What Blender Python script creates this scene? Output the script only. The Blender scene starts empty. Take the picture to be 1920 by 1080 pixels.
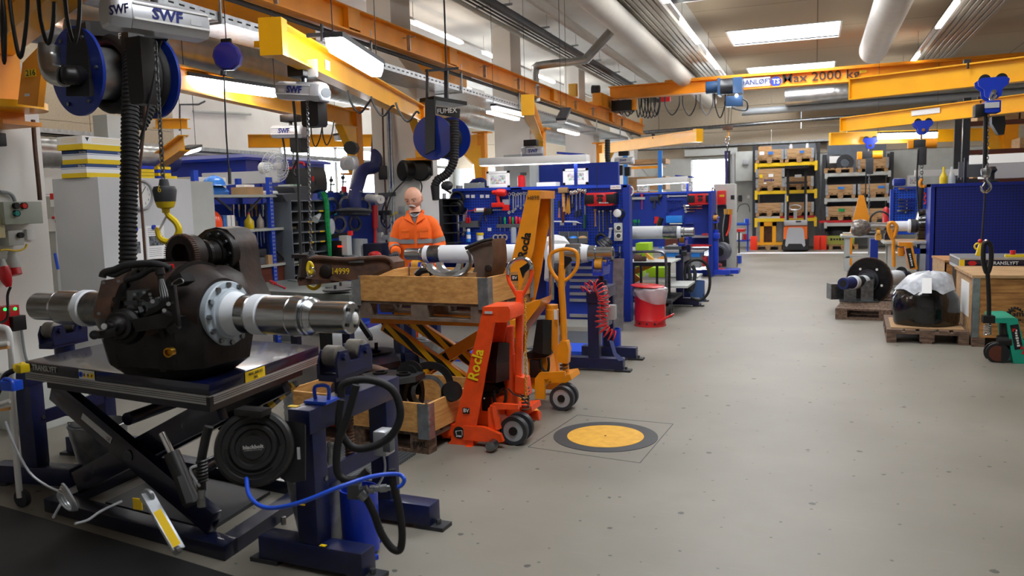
import bpy,bmesh,math,random
from math import sin,cos,pi
from mathutils import Vector as V,Matrix
random.seed(7)
sc=bpy.context.scene
COL=sc.collection
R=math.radians

# ---------------------------------------------------------------- camera
F_PX,YAW,PITCH,ROLL,CH=1515.0,.36,.1053,-.0271,1.65
_f=V((-sin(YAW)*cos(PITCH),cos(YAW)*cos(PITCH),-sin(PITCH)))
_r=V((cos(YAW),sin(YAW),0));_u=_r.cross(_f)
_rt=_r*cos(ROLL)+_u*sin(ROLL)
_up=-_r*sin(ROLL)+_u*cos(ROLL)
CAMP=V((0,0,CH))
cam_d=bpy.data.cameras.new('camera');cam=bpy.data.objects.new('camera',cam_d);COL.objects.link(cam)
cam_d.sensor_width=36;cam_d.lens=F_PX*36/1920;cam_d.clip_end=200;cam_d.clip_start=.05
cam.matrix_world=Matrix(((_rt.x,_up.x,-_f.x,0),(_rt.y,_up.y,-_f.y,0),(_rt.z,_up.z,-_f.z,CH),(0,0,0,1)))
cam_d.dof.use_dof=True;cam_d.dof.focus_distance=6.6;cam_d.dof.aperture_fstop=3.2
sc.camera=cam
sc.view_settings.view_transform='Standard';sc.view_settings.look='None'
sc.view_settings.exposure=0.32;sc.view_settings.gamma=1.0;sc.view_settings.use_curve_mapping=False

def ray(x,y):return _f+_rt*((x-960)/F_PX)-_up*((y-540)/F_PX)
def AY(x,y,Y):d=ray(x,y);return CAMP+d*(Y/d.y)
def AX(x,y,X):d=ray(x,y);return CAMP+d*(X/d.x)
def AZ(x,y,z):d=ray(x,y);return CAMP+d*((z-CH)/d.z)
def AD(x,y,D):return CAMP+ray(x,y)*D

# ---------------------------------------------------------------- world and light
w=bpy.data.worlds.new('daylight');sc.world=w;w.use_nodes=True
_bg=w.node_tree.nodes['Background'];_bg.inputs[0].default_value=(.80,.90,1,1);_bg.inputs[1].default_value=2.2

def area(name,loc,size,power,direction=(0,0,-1),color=(1,1,1)):
 l=bpy.data.lights.new(name,'AREA');l.shape='RECTANGLE';l.size,l.size_y=size;l.energy=power;l.color=color
 o=bpy.data.objects.new(name,l);COL.objects.link(o);o.location=loc
 o.rotation_euler=V(direction).to_track_quat('-Z','Y').to_euler();return o
LIGHTS=[] # the room is lit by its skylight panes, windows and lamps
for nm,lo,si,po in LIGHTS:area(nm,lo,si,po,color=(1,.985,.95))

# ---------------------------------------------------------------- materials
def lin(h):
 h=h.lstrip('#');c=[int(h[i:i+2],16)/255 for i in (0,2,4)]
 return tuple(((x+.055)/1.055)**2.4 if x>.04045 else x/12.92 for x in c)+(1,)
MATS={}
def mat(name,col,rough=.5,metal=0,n=0.,ns=6,bump=0,col2=None,stretch=None,emit=0,alpha=1,coat=0,trans=0,holes=0,lo=.35,hi=.65,detail=4,ecol=None):
 if name in MATS:return MATS[name]
 m=bpy.data.materials.new(name);m.use_nodes=True;nt=m.node_tree;N=nt.nodes;L=nt.links
 b=N['Principled BSDF'];c=lin(col)
 b.inputs['Roughness'].default_value=rough;b.inputs['Metallic'].default_value=metal
 b.inputs['Base Color'].default_value=c;b.inputs['Coat Weight'].default_value=coat;b.inputs['Coat Roughness'].default_value=.08
 if emit:b.inputs['Emission Color'].default_value=lin(ecol or col);b.inputs['Emission Strength'].default_value=emit
 if alpha<1:b.inputs['Alpha'].default_value=alpha
 if trans:b.inputs['Transmission Weight'].default_value=trans
 tc=N.new('ShaderNodeTexCoord');src=tc.outputs['Object']
 if stretch:
  mp=N.new('ShaderNodeMapping');mp.inputs['Scale'].default_value=stretch;L.new(src,mp.inputs[0]);src=mp.outputs[0]
 last=None
 if n or col2 or bump:
  t=N.new('ShaderNodeTexNoise');t.inputs['Scale'].default_value=ns;t.inputs['Detail'].default_value=detail;L.new(src,t.inputs['Vector'])
  r=N.new('ShaderNodeValToRGB');r.color_ramp.elements[0].position=lo;r.color_ramp.elements[1].position=hi
  if col2:a,z=c,lin(col2)
  else:a=tuple(x*(1-n) for x in c[:3])+(1,);z=tuple(min(1,x*(1+n)) for x in c[:3])+(1,)
  r.color_ramp.elements[0].color=a;r.color_ramp.elements[1].color=z
  L.new(t.outputs['Fac'],r.inputs[0]);last=r.outputs[0]
  L.new(last,b.inputs['Base Color'])
  if bump:
   bp=N.new('ShaderNodeBump');bp.inputs['Strength'].default_value=bump;bp.inputs['Distance'].default_value=.01
   L.new(t.outputs['Fac'],bp.inputs['Height']);L.new(bp.outputs[0],b.inputs['Normal'])
 if holes:
  v=N.new('ShaderNodeVectorMath');v.operation='SCALE';v.inputs['Scale'].default_value=holes;L.new(tc.outputs['Object'],v.inputs[0])
  fr=N.new('ShaderNodeVectorMath');fr.operation='FRACTION';L.new(v.outputs[0],fr.inputs[0])
  sb=N.new('ShaderNodeVectorMath');sb.operation='SUBTRACT';sb.inputs[1].default_value=(.5,.5,.5);L.new(fr.outputs[0],sb.inputs[0])
  mu=N.new('ShaderNodeVectorMath');mu.operation='MULTIPLY';mu.inputs[1].default_value=(1,0,1);L.new(sb.outputs[0],mu.inputs[0])
  le=N.new('ShaderNodeVectorMath');le.operation='LENGTH';L.new(mu.outputs[0],le.inputs[0])
  lt=N.new('ShaderNodeMath');lt.operation='LESS_THAN';lt.inputs[1].default_value=.24;L.new(le.outputs['Value'],lt.inputs[0])
  mx=N.new('ShaderNodeMix');mx.data_type='RGBA';mx.inputs['A'].default_value=c;mx.inputs['B'].default_value=(.002,.004,.03,1)
  L.new(lt.outputs[0],mx.inputs['Factor']);L.new(mx.outputs['Result'],b.inputs['Base Color'])
 MATS[name]=m;return m
mat('crane_yellow','#fab408',.38,n=.06,ns=3,coat=.2)
mat('crane_orange','#ef9810',.45,n=.08,ns=3)
mat('truck_yellow','#e89418',.38,n=.10,ns=5,coat=.2)
mat('truck_red','#f24d12',.42,n=.14,ns=9,coat=.2)
mat('truck_teal','#10a184',.4,n=.08)
mat('navy','#050c28',.35,n=.2,ns=8,coat=.25)
mat('navy_top','#040a2c',.25,n=.3,ns=5,coat=.4)
mat('blue','#1540b4',.4,n=.08)
mat('peg_blue','#103dbb',.45,holes=26)
mat('blue_flat','#0c2f94',.45,n=.05)
mat('cab_blue','#03228a',.5,n=.05,ns=3)
mat('rack_blue','#0a2c9c',.45,holes=30)
mat('hose_blue','#16235f',.6)
mat('air_blue','#1b4fd0',.35)
mat('light_blue','#2b7fd8',.3,coat=.4)
mat('red','#c3101a',.38,n=.08,coat=.3)
mat('red_bright','#e0231a',.4)
mat('black','#0d0d0f',.45)
mat('casting_brown','#5a4a40',.5,metal=.3,n=.2,ns=9,bump=.3)
mat('rubber','#0d0d10',.65,n=.3)
mat('dark_grey','#2c2e33',.5,n=.12)
mat('steel_dark','#55585c',.35,metal=.9,n=.2)
mat('grey_bin','#5a5d62',.5)
mat('grey_paint','#8b9094',.5,n=.05)
mat('rack_grey','#59616b',.45,n=.1)
mat('light_grey','#b9bdb9',.5,n=.04)
mat('grey_green','#a3aca0',.5,n=.03)
mat('white','#e3e4e2',.5)
mat('white_metal','#dcdcda',.35,n=.03)
mat('paper','#eceded',.8)
mat('print_grey','#7d8288',.8,col2='#20242a',ns=40)
mat('ink','#101114',.6)
mat('blue_ink','#10206e',.5)
mat('yellow_ink','#f7d20a',.5)
mat('red_ink','#c01818',.5)
mat('label_yellow','#f0c814',.5)
mat('label_silver','#c6c8cc',.35,metal=.2)
mat('steel','#b8bbbf',.22,metal=1,n=.12,ns=30,stretch=(.3,3,3))
mat('steel_worn','#85898d',.28,metal=1,n=.25,ns=20)
mat('chrome','#d8dade',.1,metal=1)
mat('galv','#a9aeb2',.35,metal=.85,n=.18,ns=14)
mat('duct','#b4b6b6',.28,metal=.95,n=.12,ns=5)
mat('alu','#c3c6c9',.3,metal=.8,n=.06)
mat('cast_iron','#27211f',.5,metal=.4,ns=7,bump=.6,col2='#4a2f20',lo=.45,hi=.85)
mat('cast_black','#1d1b1b',.42,metal=.5,n=.4,ns=12,bump=.4)
mat('rust','#61422f',.6,metal=.2,ns=12,bump=.3,col2='#433029')
mat('axle_white','#dfe5ec',.5,n=.04)
mat('ring_grey','#a8b3bd',.4,n=.06)
mat('brass','#b98b2c',.3,metal=1)
mat('pu_yellow','#cf922c',.5)
mat('wood','#c08a4c',.65,n=.2,ns=5,stretch=(1,9,9),col2='#8f5f30')
mat('wood_pine','#dca864',.6,ns=3,stretch=(1.2,5,14),col2='#bd8747',bump=.15)
mat('wood_pale','#bf9b70',.7,ns=4,stretch=(1,6,6),col2='#a27c50')
mat('pallet_wood','#7d6350',.8,ns=8,stretch=(1,5,5),col2='#4c3b31')
mat('pallet_grey','#857567',.8,ns=8,col2='#5d5047')
mat('cardboard','#a88760',.8,n=.08)
mat('brown','#5b2a18',.5,n=.1)
mat('concrete_white','#dedcd7',.7,n=.04,ns=2)
mat('wall_white','#e8e7e3',.8,n=.03,ns=2)
mat('wall_wood','#b5a893',.85,n=.12,ns=60)
mat('ceil_white','#cfcdc6',.85,n=.05,ns=1.2)
mat('duct_white','#c9c6bf',.6,n=.03)
mat('rib_panel','#a29d92',.35,metal=.6,n=.08,ns=2)
mat('plastic_white','#e6e8ea',.3,coat=.2)
mat('plastic_grey','#b2b5ba',.3,metal=.35)
mat('plastic_lime','#9dcb18',.4)
mat('yellow_plastic','#d9bb12',.35)
mat('orange_cloth','#ff6a10',.75,n=.08,ns=7,bump=.25)
mat('reflective','#8e9396',.35,metal=.3)
mat('skin','#dda68c',.5,n=.06,ns=20)
mat('hair','#c9c6c2',.7)
mat('glove','#33363b',.8)
mat('orange_plastic','#ff4d12',.35,coat=.3)
mat('green_cloth','#0f8c4a',.8,n=.3,ns=30)
mat('clear_bag','#d8dde2',.15,alpha=.45,n=.1)
mat('clear_glass','#dfe8ea',.08,alpha=.35)
mat('black_wrap','#0a0a0c',.16,n=.5,ns=9,bump=1.0,coat=.6)
mat('grey_wrap','#b7bcc4',.3,n=.2,ns=14,bump=1.0)
mat('sheet_blue','#3d78c8',.3,n=.2,ns=20,bump=.6)
mat('led','#ffffff',.5,emit=16,ecol='#fffaf2')
mat('led_cool','#ffffff',.5,emit=22,ecol='#f6faff')
mat('sky_pane','#ffffff',.5,emit=13,ecol='#fafcff')
mat('window_day','#f4f8ff',.5,emit=9)
mat('screen_red','#ff2010',.5,emit=2)
mat('green_led','#20ff50',.5,emit=3)
mat('lamp_warm','#ffffff',.5,emit=9)
mat('frosted','#c4c8ca',.3)
mat('cable_grey','#7f8287',.5)
mat('orange_safety','#ff3a14',.45)

# the floor: sealed screed with mottling, scuffs, dark chips and stains
m=bpy.data.materials.new('epoxy_floor');m.use_nodes=True;nt=m.node_tree;N=nt.nodes;L=nt.links;b=N['Principled BSDF']
tc=N.new('ShaderNodeTexCoord')
def fnoise(scale,det=4,stretch=None):
 t=N.new('ShaderNodeTexNoise');t.inputs['Scale'].default_value=scale;t.inputs['Detail'].default_value=det
 if stretch:mp=N.new('ShaderNodeMapping');mp.inputs['Scale'].default_value=stretch;mp.inputs['Rotation'].default_value=(0,0,.5);L.new(tc.outputs['Object'],mp.inputs[0]);L.new(mp.outputs[0],t.inputs['Vector'])
 else:L.new(tc.outputs['Object'],t.inputs['Vector'])
 return t.outputs['Fac']
def framp(src,p0,p1,c0,c1):
 r=N.new('ShaderNodeValToRGB');r.color_ramp.elements[0].position=p0;r.color_ramp.elements[1].position=p1;r.color_ramp.elements[0].color=lin(c0);r.color_ramp.elements[1].color=lin(c1);L.new(src,r.inputs[0]);return r.outputs[0]
def fmix(fac,a,col):
 mx=N.new('ShaderNodeMix');mx.data_type='RGBA';L.new(fac,mx.inputs['Factor']);L.new(a,mx.inputs['A']);mx.inputs['B'].default_value=lin(col);return mx.outputs['Result']
def spots(scale,wob,thr):
 vo=N.new('ShaderNodeTexVoronoi');vo.voronoi_dimensions='2D';vo.inputs['Scale'].default_value=scale;L.new(tc.outputs['Object'],vo.inputs['Vector'])
 ad=N.new('ShaderNodeMath');ad.operation='MULTIPLY_ADD';ad.inputs[1].default_value=wob;L.new(fnoise(scale*9),ad.inputs[0]);L.new(vo.outputs['Distance'],ad.inputs[2])
 lt=N.new('ShaderNodeMath');lt.operation='LESS_THAN';lt.inputs[1].default_value=thr;L.new(ad.outputs[0],lt.inputs[0]);return lt.outputs[0]
n1=fnoise(.9,8);base=framp(n1,.3,.7,'#716c62','#868177')
sc1=framp(fnoise(5,6,(1,9,1)),.62,.70,'#000000','#555555');base=fmix(sc1,base,'#a19d92')
sc2=framp(fnoise(2.3,7),.60,.72,'#000000','#8a8a8a');base=fmix(sc2,base,'#6c685d')
base=fmix(spots(1.5,.09,.068),base,'#45433f');base=fmix(spots(3.7,.12,.083),base,'#4f4c46')
L.new(base,b.inputs['Base Color'])
r2=N.new('ShaderNodeMapRange');r2.inputs['To Min'].default_value=.40;r2.inputs['To Max'].default_value=.56;L.new(n1,r2.inputs['Value']);L.new(r2.outputs[0],b.inputs['Roughness'])
MATS['floor']=m
# ceiling: wood wool boards with fine seams
m=mat('ceil_wood','#b9a283',.85,n=.05,ns=1.0)
nt=m.node_tree;N=nt.nodes;L=nt.links;b=N['Principled BSDF']
tc=N.new('ShaderNodeTexCoord');br=N.new('ShaderNodeTexBrick');br.offset=0;br.inputs['Scale'].default_value=1;br.inputs['Brick Width'].default_value=2.4;br.inputs['Row Height'].default_value=2.75;br.inputs['Mortar Size'].default_value=.012
L.new(tc.outputs['Object'],br.inputs['Vector']);br.inputs['Color1'].default_value=lin('#b3a48d');br.inputs['Color2'].default_value=lin('#ac9c84');br.inputs['Mortar'].default_value=lin('#6e5f4a')
L.new(br.outputs['Color'],b.inputs['Base Color'])
# diamond plate
m=mat('checker_mat','#4b4f54',.45,metal=.3)
nt=m.node_tree;N=nt.nodes;L=nt.links;b=N['Principled BSDF']
tc=N.new('ShaderNodeTexCoord');mp=N.new('ShaderNodeMapping');mp.inputs['Rotation'].default_value=(0,0,R(45));L.new(tc.outputs['Object'],mp.inputs[0])
ck=N.new('ShaderNodeTexChecker');ck.inputs['Scale'].default_value=45;ck.inputs['Color1'].default_value=lin('#3c4045');ck.inputs['Color2'].default_value=lin('#6c7176');L.new(mp.outputs[0],ck.inputs[0]);L.new(ck.outputs[0],b.inputs['Base Color'])
# hazard stripes and photo print
m=mat('hazard','#e8b810',.5)
nt=m.node_tree;N=nt.nodes;L=nt.links;b=N['Principled BSDF']
tc=N.new('ShaderNodeTexCoord');wv=N.new('ShaderNodeTexWave');wv.inputs['Scale'].default_value=5;wv.bands_direction='DIAGONAL';L.new(tc.outputs['Object'],wv.inputs[0])
gt=N.new('ShaderNodeMath');gt.operation='GREATER_THAN';gt.inputs[1].default_value=.5;L.new(wv.outputs['Fac'],gt.inputs[0])
mx=N.new('ShaderNodeMix');mx.data_type='RGBA';mx.inputs['A'].default_value=(.01,.01,.01,1);mx.inputs['B'].default_value=lin('#e8b810');L.new(gt.outputs[0],mx.inputs['Factor']);L.new(mx.outputs['Result'],b.inputs['Base Color'])
m=mat('photo_print','#888888',.4)
nt=m.node_tree;N=nt.nodes;L=nt.links;b=N['Principled BSDF']
tc=N.new('ShaderNodeTexCoord');vo=N.new('ShaderNodeTexVoronoi');vo.inputs['Scale'].default_value=34;L.new(tc.outputs['Object'],vo.inputs[0])
hs=N.new('ShaderNodeHueSaturation');hs.inputs['Saturation'].default_value=.35;hs.inputs['Value'].default_value=.8;L.new(vo.outputs['Color'],hs.inputs['Color']);L.new(hs.outputs[0],b.inputs['Base Color'])

# ---------------------------------------------------------------- mesh building
class MB:
 def __init__(s):s.b=bmesh.new()
 def _faces(s,vs,fs):
  v=[s.b.verts.new(p) for p in vs]
  for f in fs:
   try:s.b.faces.new([v[i] for i in f])
   except ValueError:pass
  return v
 def hexa(s,p,bev=0):
  fs=[(0,3,2,1),(4,5,6,7),(0,1,5,4),(1,2,6,5),(2,3,7,6),(3,0,4,7)]
  v=s._faces(p,fs)
  if bev:
   es=set(e for q in v for e in q.link_edges)
   bmesh.ops.bevel(s.b,geom=list(es),offset=bev,segments=2,affect='EDGES',profile=.6)
  return s
 def bx(s,x0,x1,y0,y1,z0,z1,bev=0):
  if x1<x0:x0,x1=x1,x0
  if y1<y0:y0,y1=y1,y0
  if z1<z0:z0,z1=z1,z0
  return s.hexa([(x0,y0,z0),(x1,y0,z0),(x1,y1,z0),(x0,y1,z0),(x0,y0,z1),(x1,y0,z1),(x1,y1,z1),(x0,y1,z1)],bev)
 def box(s,c,d,rz=0,bev=0,mat=None):
  c=V(c);h=[V((x*d[0]/2,y*d[1]/2,z*d[2]/2)) for z in (-1,1) for x,y in ((-1,-1),(1,-1),(1,1),(-1,1))]
  M=mat.to_3x3() if mat else Matrix.Rotation(rz,3,'Z')
  return s.hexa([c+M @ q for q in h],bev)
 def beam(s,p0,p1,w,h,up=(0,0,1),bev=0):
  p0,p1=V(p0),V(p1);a=(p1-p0).normalized();sd=a.cross(V(up))
  if sd.length<1e-4:sd=a.cross(V((1,0,0)))
  sd.normalize();u=sd.cross(a)
  q=[]
  for z in (-h/2,h/2):
   q+=[p0-sd*w/2+u*z,p0+sd*w/2+u*z,p1+sd*w/2+u*z,p1-sd*w/2+u*z]
  return s.hexa(q,bev)
 def ibeam(s,p0,p1,w,h,tf=.015,tw=.01,up=(0,0,1)):
  u=V(up)
  s.beam(V(p0)+u*(h/2-tf/2),V(p1)+u*(h/2-tf/2),w,tf,up);s.beam(V(p0)-u*(h/2-tf/2),V(p1)-u*(h/2-tf/2),w,tf,up)
  return s.beam(p0,p1,tw,h-2*tf,up)
 def prism(s,pts,vec):
  pts=[V(p) for p in pts];vec=V(vec);n=len(pts)
  v=[s.b.verts.new(p) for p in pts]+[s.b.verts.new(p+vec) for p in pts]
  s.b.faces.new(v[:n]);s.b.faces.new(list(reversed(v[n:])))
  for i in range(n):
   j=(i+1)%n;s.b.faces.new([v[i],v[i+n],v[j+n],v[j]])
  return s
 def frame(s,a):
  a=V(a).normalized();t=V((0,0,1)) if abs(a.z)<.9 else V((1,0,0))
  x=a.cross(t).normalized();return x,a.cross(x)
 def lathe(s,o,axis,prof,seg=24,cap=True,arc=None):
  """prof: (distance along the axis, radius)"""
  o=V(o);a=V(axis).normalized();x,y=s.frame(a);rings=[]
  for t,r in prof:
   rings.append([s.b.verts.new(o+a*t+(x*cos(k*2*pi/seg)+y*sin(k*2*pi/seg))*max(r,1e-4)) for k in range(seg)])
  for A,B in zip(rings,rings[1:]):
   for k in range(seg):
    j=(k+1)%seg;s.b.faces.new([A[k],B[k],B[j],A[j]])
  if cap:
   if prof[0][1]>2e-4:s.b.faces.new(rings[0])
   if prof[-1][1]>2e-4:s.b.faces.new(list(reversed(rings[-1])))
  return s
 def cyl(s,p0,p1,r,r1=None,seg=20):
  p0,p1=V(p0),V(p1);return s.lathe(p0,p1-p0,[(0,r),((p1-p0).length,r if r1 is None else r1)],seg)
 def ring(s,p0,p1,ro,ri,seg=28):
  p0,p1=V(p0),V(p1);l=(p1-p0).length
  return s.lathe(p0,p1-p0,[(0,ri),(0,ro),(l,ro),(l,ri),(0,ri)],seg,cap=False)
 def tube(s,pts,r,seg=8,closed=False,sub=4,rr=None,cap=True):
  pts=[V(p) for p in pts]
  if sub and len(pts)>2:pts=catmull(pts,sub,closed)
  n=len(pts);rings=[];px=None
  for i,p in enumerate(pts):
   if closed:t=pts[(i+1)%n]-pts[i-1]
   else:t=pts[min(i+1,n-1)]-pts[max(i-1,0)]
   if t.length<1e-7:t=V((0,0,1))
   t.normalize()
   if px is None:x,y=s.frame(t)
   else:
    x=px-t*px.dot(t)
    x=x.normalized() if x.length>1e-5 else s.frame(t)[0]
    y=t.cross(x)
   px=x;q=rr(i/(n-1)) if rr else (r[i%len(r)] if isinstance(r,(list,tuple)) else r)
   rings.append([s.b.verts.new(p+(x*cos(k*2*pi/seg)+y*sin(k*2*pi/seg))*q) for k in range(seg)])
  prs=list(zip(rings,rings[1:]))+([(rings[-1],rings[0])] if closed else [])
  for A,B in prs:
   for k in range(seg):
    j=(k+1)%seg;s.b.faces.new([A[k],A[j],B[j],B[k]])
  if cap and not closed:s.b.faces.new(list(reversed(rings[0])));s.b.faces.new(rings[-1])
  return s
 def hose(s,pts,r,pitch=.03,amp=.12,seg=16):
  """corrugated hose along a smooth path"""
  P=resample(catmull([V(p) for p in pts],8),pitch/4)
  return s.tube(P,[r*(1-amp),r,r,r*(1-amp)],seg,sub=0)
 def sphere(s,c,r,seg=16,rings=10,rot=None):
  c=V(c);r=(r,r,r) if isinstance(r,(int,float)) else r;M=rot.to_3x3() if rot else Matrix.Identity(3);rg=[]
  for i in range(rings+1):
   th=pi*i/rings
   if i in (0,rings):rg.append([s.b.verts.new(c+M @ V((0,0,r[2]*cos(th))))])
   else:rg.append([s.b.verts.new(c+M @ V((r[0]*sin(th)*cos(k*2*pi/seg),r[1]*sin(th)*sin(k*2*pi/seg),r[2]*cos(th)))) for k in range(seg)])
  for A,B in zip(rg,rg[1:]):
   for k in range(seg):
    j=(k+1)%seg
    if len(A)==1:s.b.faces.new([A[0],B[k],B[j]])
    elif len(B)==1:s.b.faces.new([A[k],B[0],A[j]])
    else:s.b.faces.new([A[k],B[k],B[j],A[j]])
  return s
 def torus(s,c,axis,R0,r,seg=24,ss=8):
  c=V(c);x,y=s.frame(axis)
  return s.tube([c+(x*cos(k*2*pi/seg)+y*sin(k*2*pi/seg))*R0 for k in range(seg)],r,ss,closed=True,sub=0)
 def loft(s,secs,cap=True):
  rg=[[s.b.verts.new(p) for p in q] for q in secs];n=len(rg[0])
  for A,B in zip(rg,rg[1:]):
   for k in range(n):
    j=(k+1)%n;s.b.faces.new([A[k],A[j],B[j],B[k]])
  if cap:s.b.faces.new(list(reversed(rg[0])));s.b.faces.new(rg[-1])
  return s
 def chain(s,p0,p1,link=.035,r=.004):
  p0,p1=V(p0),V(p1);d=p1-p0;n=max(2,int(d.length/(link*.72)));a=d.normalized();x,y=s.frame(a)
  for i in range(n):
   c=p0+d*((i+.5)/n);q=x if i%2 else y
   pts=[c+a*(link*.5*cos(t))+q*(link*.3*sin(t)) for t in [k*pi/4 for k in range(8)]]
   s.tube(pts,r,5,closed=True,sub=0)
  return s
def catmull(p,sub,closed=False):
 o=[];n=len(p)
 for i in range(n if closed else n-1):
  if closed:a,b,c,d=p[i-1],p[i],p[(i+1)%n],p[(i+2)%n]
  else:a,b,c,d=p[max(i-1,0)],p[i],p[i+1],p[min(i+2,n-1)]
  for k in range(sub):
   t=k/sub;o.append(.5*((2*b)+(c-a)*t+(2*a-5*b+4*c-d)*t*t+(3*b-a-3*c+d)*t**3))
 if not closed:o.append(p[-1])
 return o
def resample(p,step):
 o=[p[0]];acc=0
 for a,b in zip(p,p[1:]):
  l=(b-a).length
  if l<1e-9:continue
  t=step-acc
  while t <=l:o.append(a+(b-a)*(t/l));t+=step
  acc=(acc+l)%step if l+acc >=step else acc+l
 return o

WM={}
def _mesh(name,mb,material,M=None,sharp=38,smooth=True):
 me=bpy.data.meshes.new(name)
 if M is not None:bmesh.ops.transform(mb.b,matrix=M,verts=mb.b.verts)
 bmesh.ops.recalc_face_normals(mb.b,faces=mb.b.faces)
 if smooth:
  lim=R(sharp)
  for e in mb.b.edges:
   if len(e.link_faces)==2:
    try:e.smooth=e.calc_face_angle()<lim
    except ValueError:e.smooth=True
  for f in mb.b.faces:f.smooth=True
 mb.b.to_mesh(me);mb.b.free();me.materials.append(MATS[material] if isinstance(material,str) else material);return me
def _tag(o,label,cat,group=None,kind=None):
 if label:o['label']=label
 if cat:o['category']=cat
 if group:o['group']=group
 if kind:o['kind']=kind
 return o
def thing(name,label,cat,loc=(0,0,0),rz=0,group=None,rot=None):
 o=bpy.data.objects.new(name,None);COL.objects.link(o);o.location=loc;o.empty_display_size=.1
 o.rotation_euler=rot or (0,0,rz)
 WM[o]=Matrix.Translation(loc)@ (o.rotation_euler.to_matrix().to_4x4())
 return _tag(o,label,cat,group)
def part(par,name,mb,material,label=None,world=False,smooth=True,sharp=38,kind=None):
 """a part of par; the shape is in par's own frame, or in the room's frame with world=True"""
 me=_mesh(name,mb,material,WM[par].inverted() if world else None,sharp,smooth)
 o=bpy.data.objects.new(name,me);COL.objects.link(o);o.parent=par;WM[o]=WM[par]
 if label:o['label']=label
 if kind:o['kind']=kind
 return o
def pw(par,name,mb,material,**k):return part(par,name,mb,material,world=True,**k)
def solo(name,mb,material,label,cat,group=None,kind=None,smooth=True,sharp=38):
 """a thing of one mesh, shape in the room's frame; the origin goes to its base"""
 vs=[v.co for v in mb.b.verts];lo=[min(v[i] for v in vs) for i in range(3)];hi=[max(v[i] for v in vs) for i in range(3)]
 b=V(((lo[0]+hi[0])/2,(lo[1]+hi[1])/2,lo[2]))
 me=_mesh(name,mb,material,Matrix.Translation(-b),sharp,smooth)
 o=bpy.data.objects.new(name,me);COL.objects.link(o);o.location=b;WM[o]=Matrix.Translation(b)
 return _tag(o,label,cat,group,kind)
def struct(name,mb,material,smooth=False):
 me=_mesh(name,mb,material,None,38,smooth);o=bpy.data.objects.new(name,me);COL.objects.link(o);o['kind']='structure';WM[o]=Matrix.Identity(4);return o
def dup(root,loc=None,rz=None,label=None,group=None,scale=None):
 r=root.copy();COL.objects.link(r)
 if loc is not None:r.location=loc
 if rz is not None:r.rotation_euler=(0,0,rz)
 if scale:r.scale=(scale,)*3
 if label:r['label']=label
 if group:r['group']=group
 WM[r]=Matrix.Translation(r.location)@ r.rotation_euler.to_matrix().to_4x4()
 for ch in list(root.children):
  c=ch.copy();COL.objects.link(c);c.parent=r;WM[c]=WM[r]
  for g in list(ch.children):
   d=g.copy();COL.objects.link(d);d.parent=c;WM[d]=WM[r]
 return r
def again(o,par,offset=(0,0,0)):
 """another copy of a part"""
 c=o.copy();COL.objects.link(c);c.parent=par;c.location=V(o.location)+V(offset);WM[c]=WM[par];return c
_tcache={}
def text(par,s,org,right,up,size,material,bold=0,name='lettering',align='CENTER',world=True,spacing=1.0,sx=1.0):
 """raised lettering as a mesh part; org is the middle of the line, right/up span its plane"""
 cu=bpy.data.curves.new('t','FONT');cu.body=s;cu.size=size;cu.align_x=align;cu.align_y='CENTER';cu.extrude=size*.012;cu.offset=bold*size;cu.resolution_u=2;cu.space_character=spacing
 t=bpy.data.objects.new('t',cu);COL.objects.link(t)
 me=bpy.data.meshes.new_from_object(t);bpy.data.objects.remove(t);bpy.data.curves.remove(cu)
 right=V(right).normalized();up=V(up);up=(up-right*up.dot(right)).normalized();nn=right.cross(up)
 org=V(org)+nn*.0015
 M=Matrix(((right.x*sx,up.x,nn.x,org.x),(right.y*sx,up.y,nn.y,org.y),(right.z*sx,up.z,nn.z,org.z),(0,0,0,1)))
 if world:M=WM[par].inverted()@ M
 me.transform(M);me.materials.clear();me.materials.append(MATS[material] if isinstance(material,str) else material);me.name=name
 o=bpy.data.objects.new(name,me);COL.objects.link(o);o.parent=par;WM[o]=WM[par];return o
def pbox(x0,y0,x1,y1,Y,dY,mb=None,bev=0):
 """box whose front lies in the plane Y, seen between the two picture points"""
 a=AY(x0,y1,Y);b=AY(x1,y0,Y);mb=mb or MB();return mb.bx(a.x,b.x,Y,Y+dY,a.z,b.z,bev)
def quad(c,right,up,w,h,t=.002,mb=None):
 right=V(right).normalized();up=V(up).normalized();nn=right.cross(up);c=V(c);mb=mb or MB()
 p=[c+right*a*w/2+up*b*h/2 for a,b in ((-1,-1),(1,-1),(1,1),(-1,1))]
 return mb.hexa([p[0],p[1],p[2],p[3]]+[q+nn*t for q in p])
def marks(t,p,right,up,w,h,n,mt):
 r=V(right).normalized();p=V(p)
 for k in range(n):pw(t,'letter_mark',quad(p+r*w*((k+.5)/n-.5),r,up,w/n*.7,h*(.7+.3*(k%3 ==0)),.002),mt)
XR,ZU,YR=(1,0,0),(0,0,1),(0,1,0)
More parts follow.
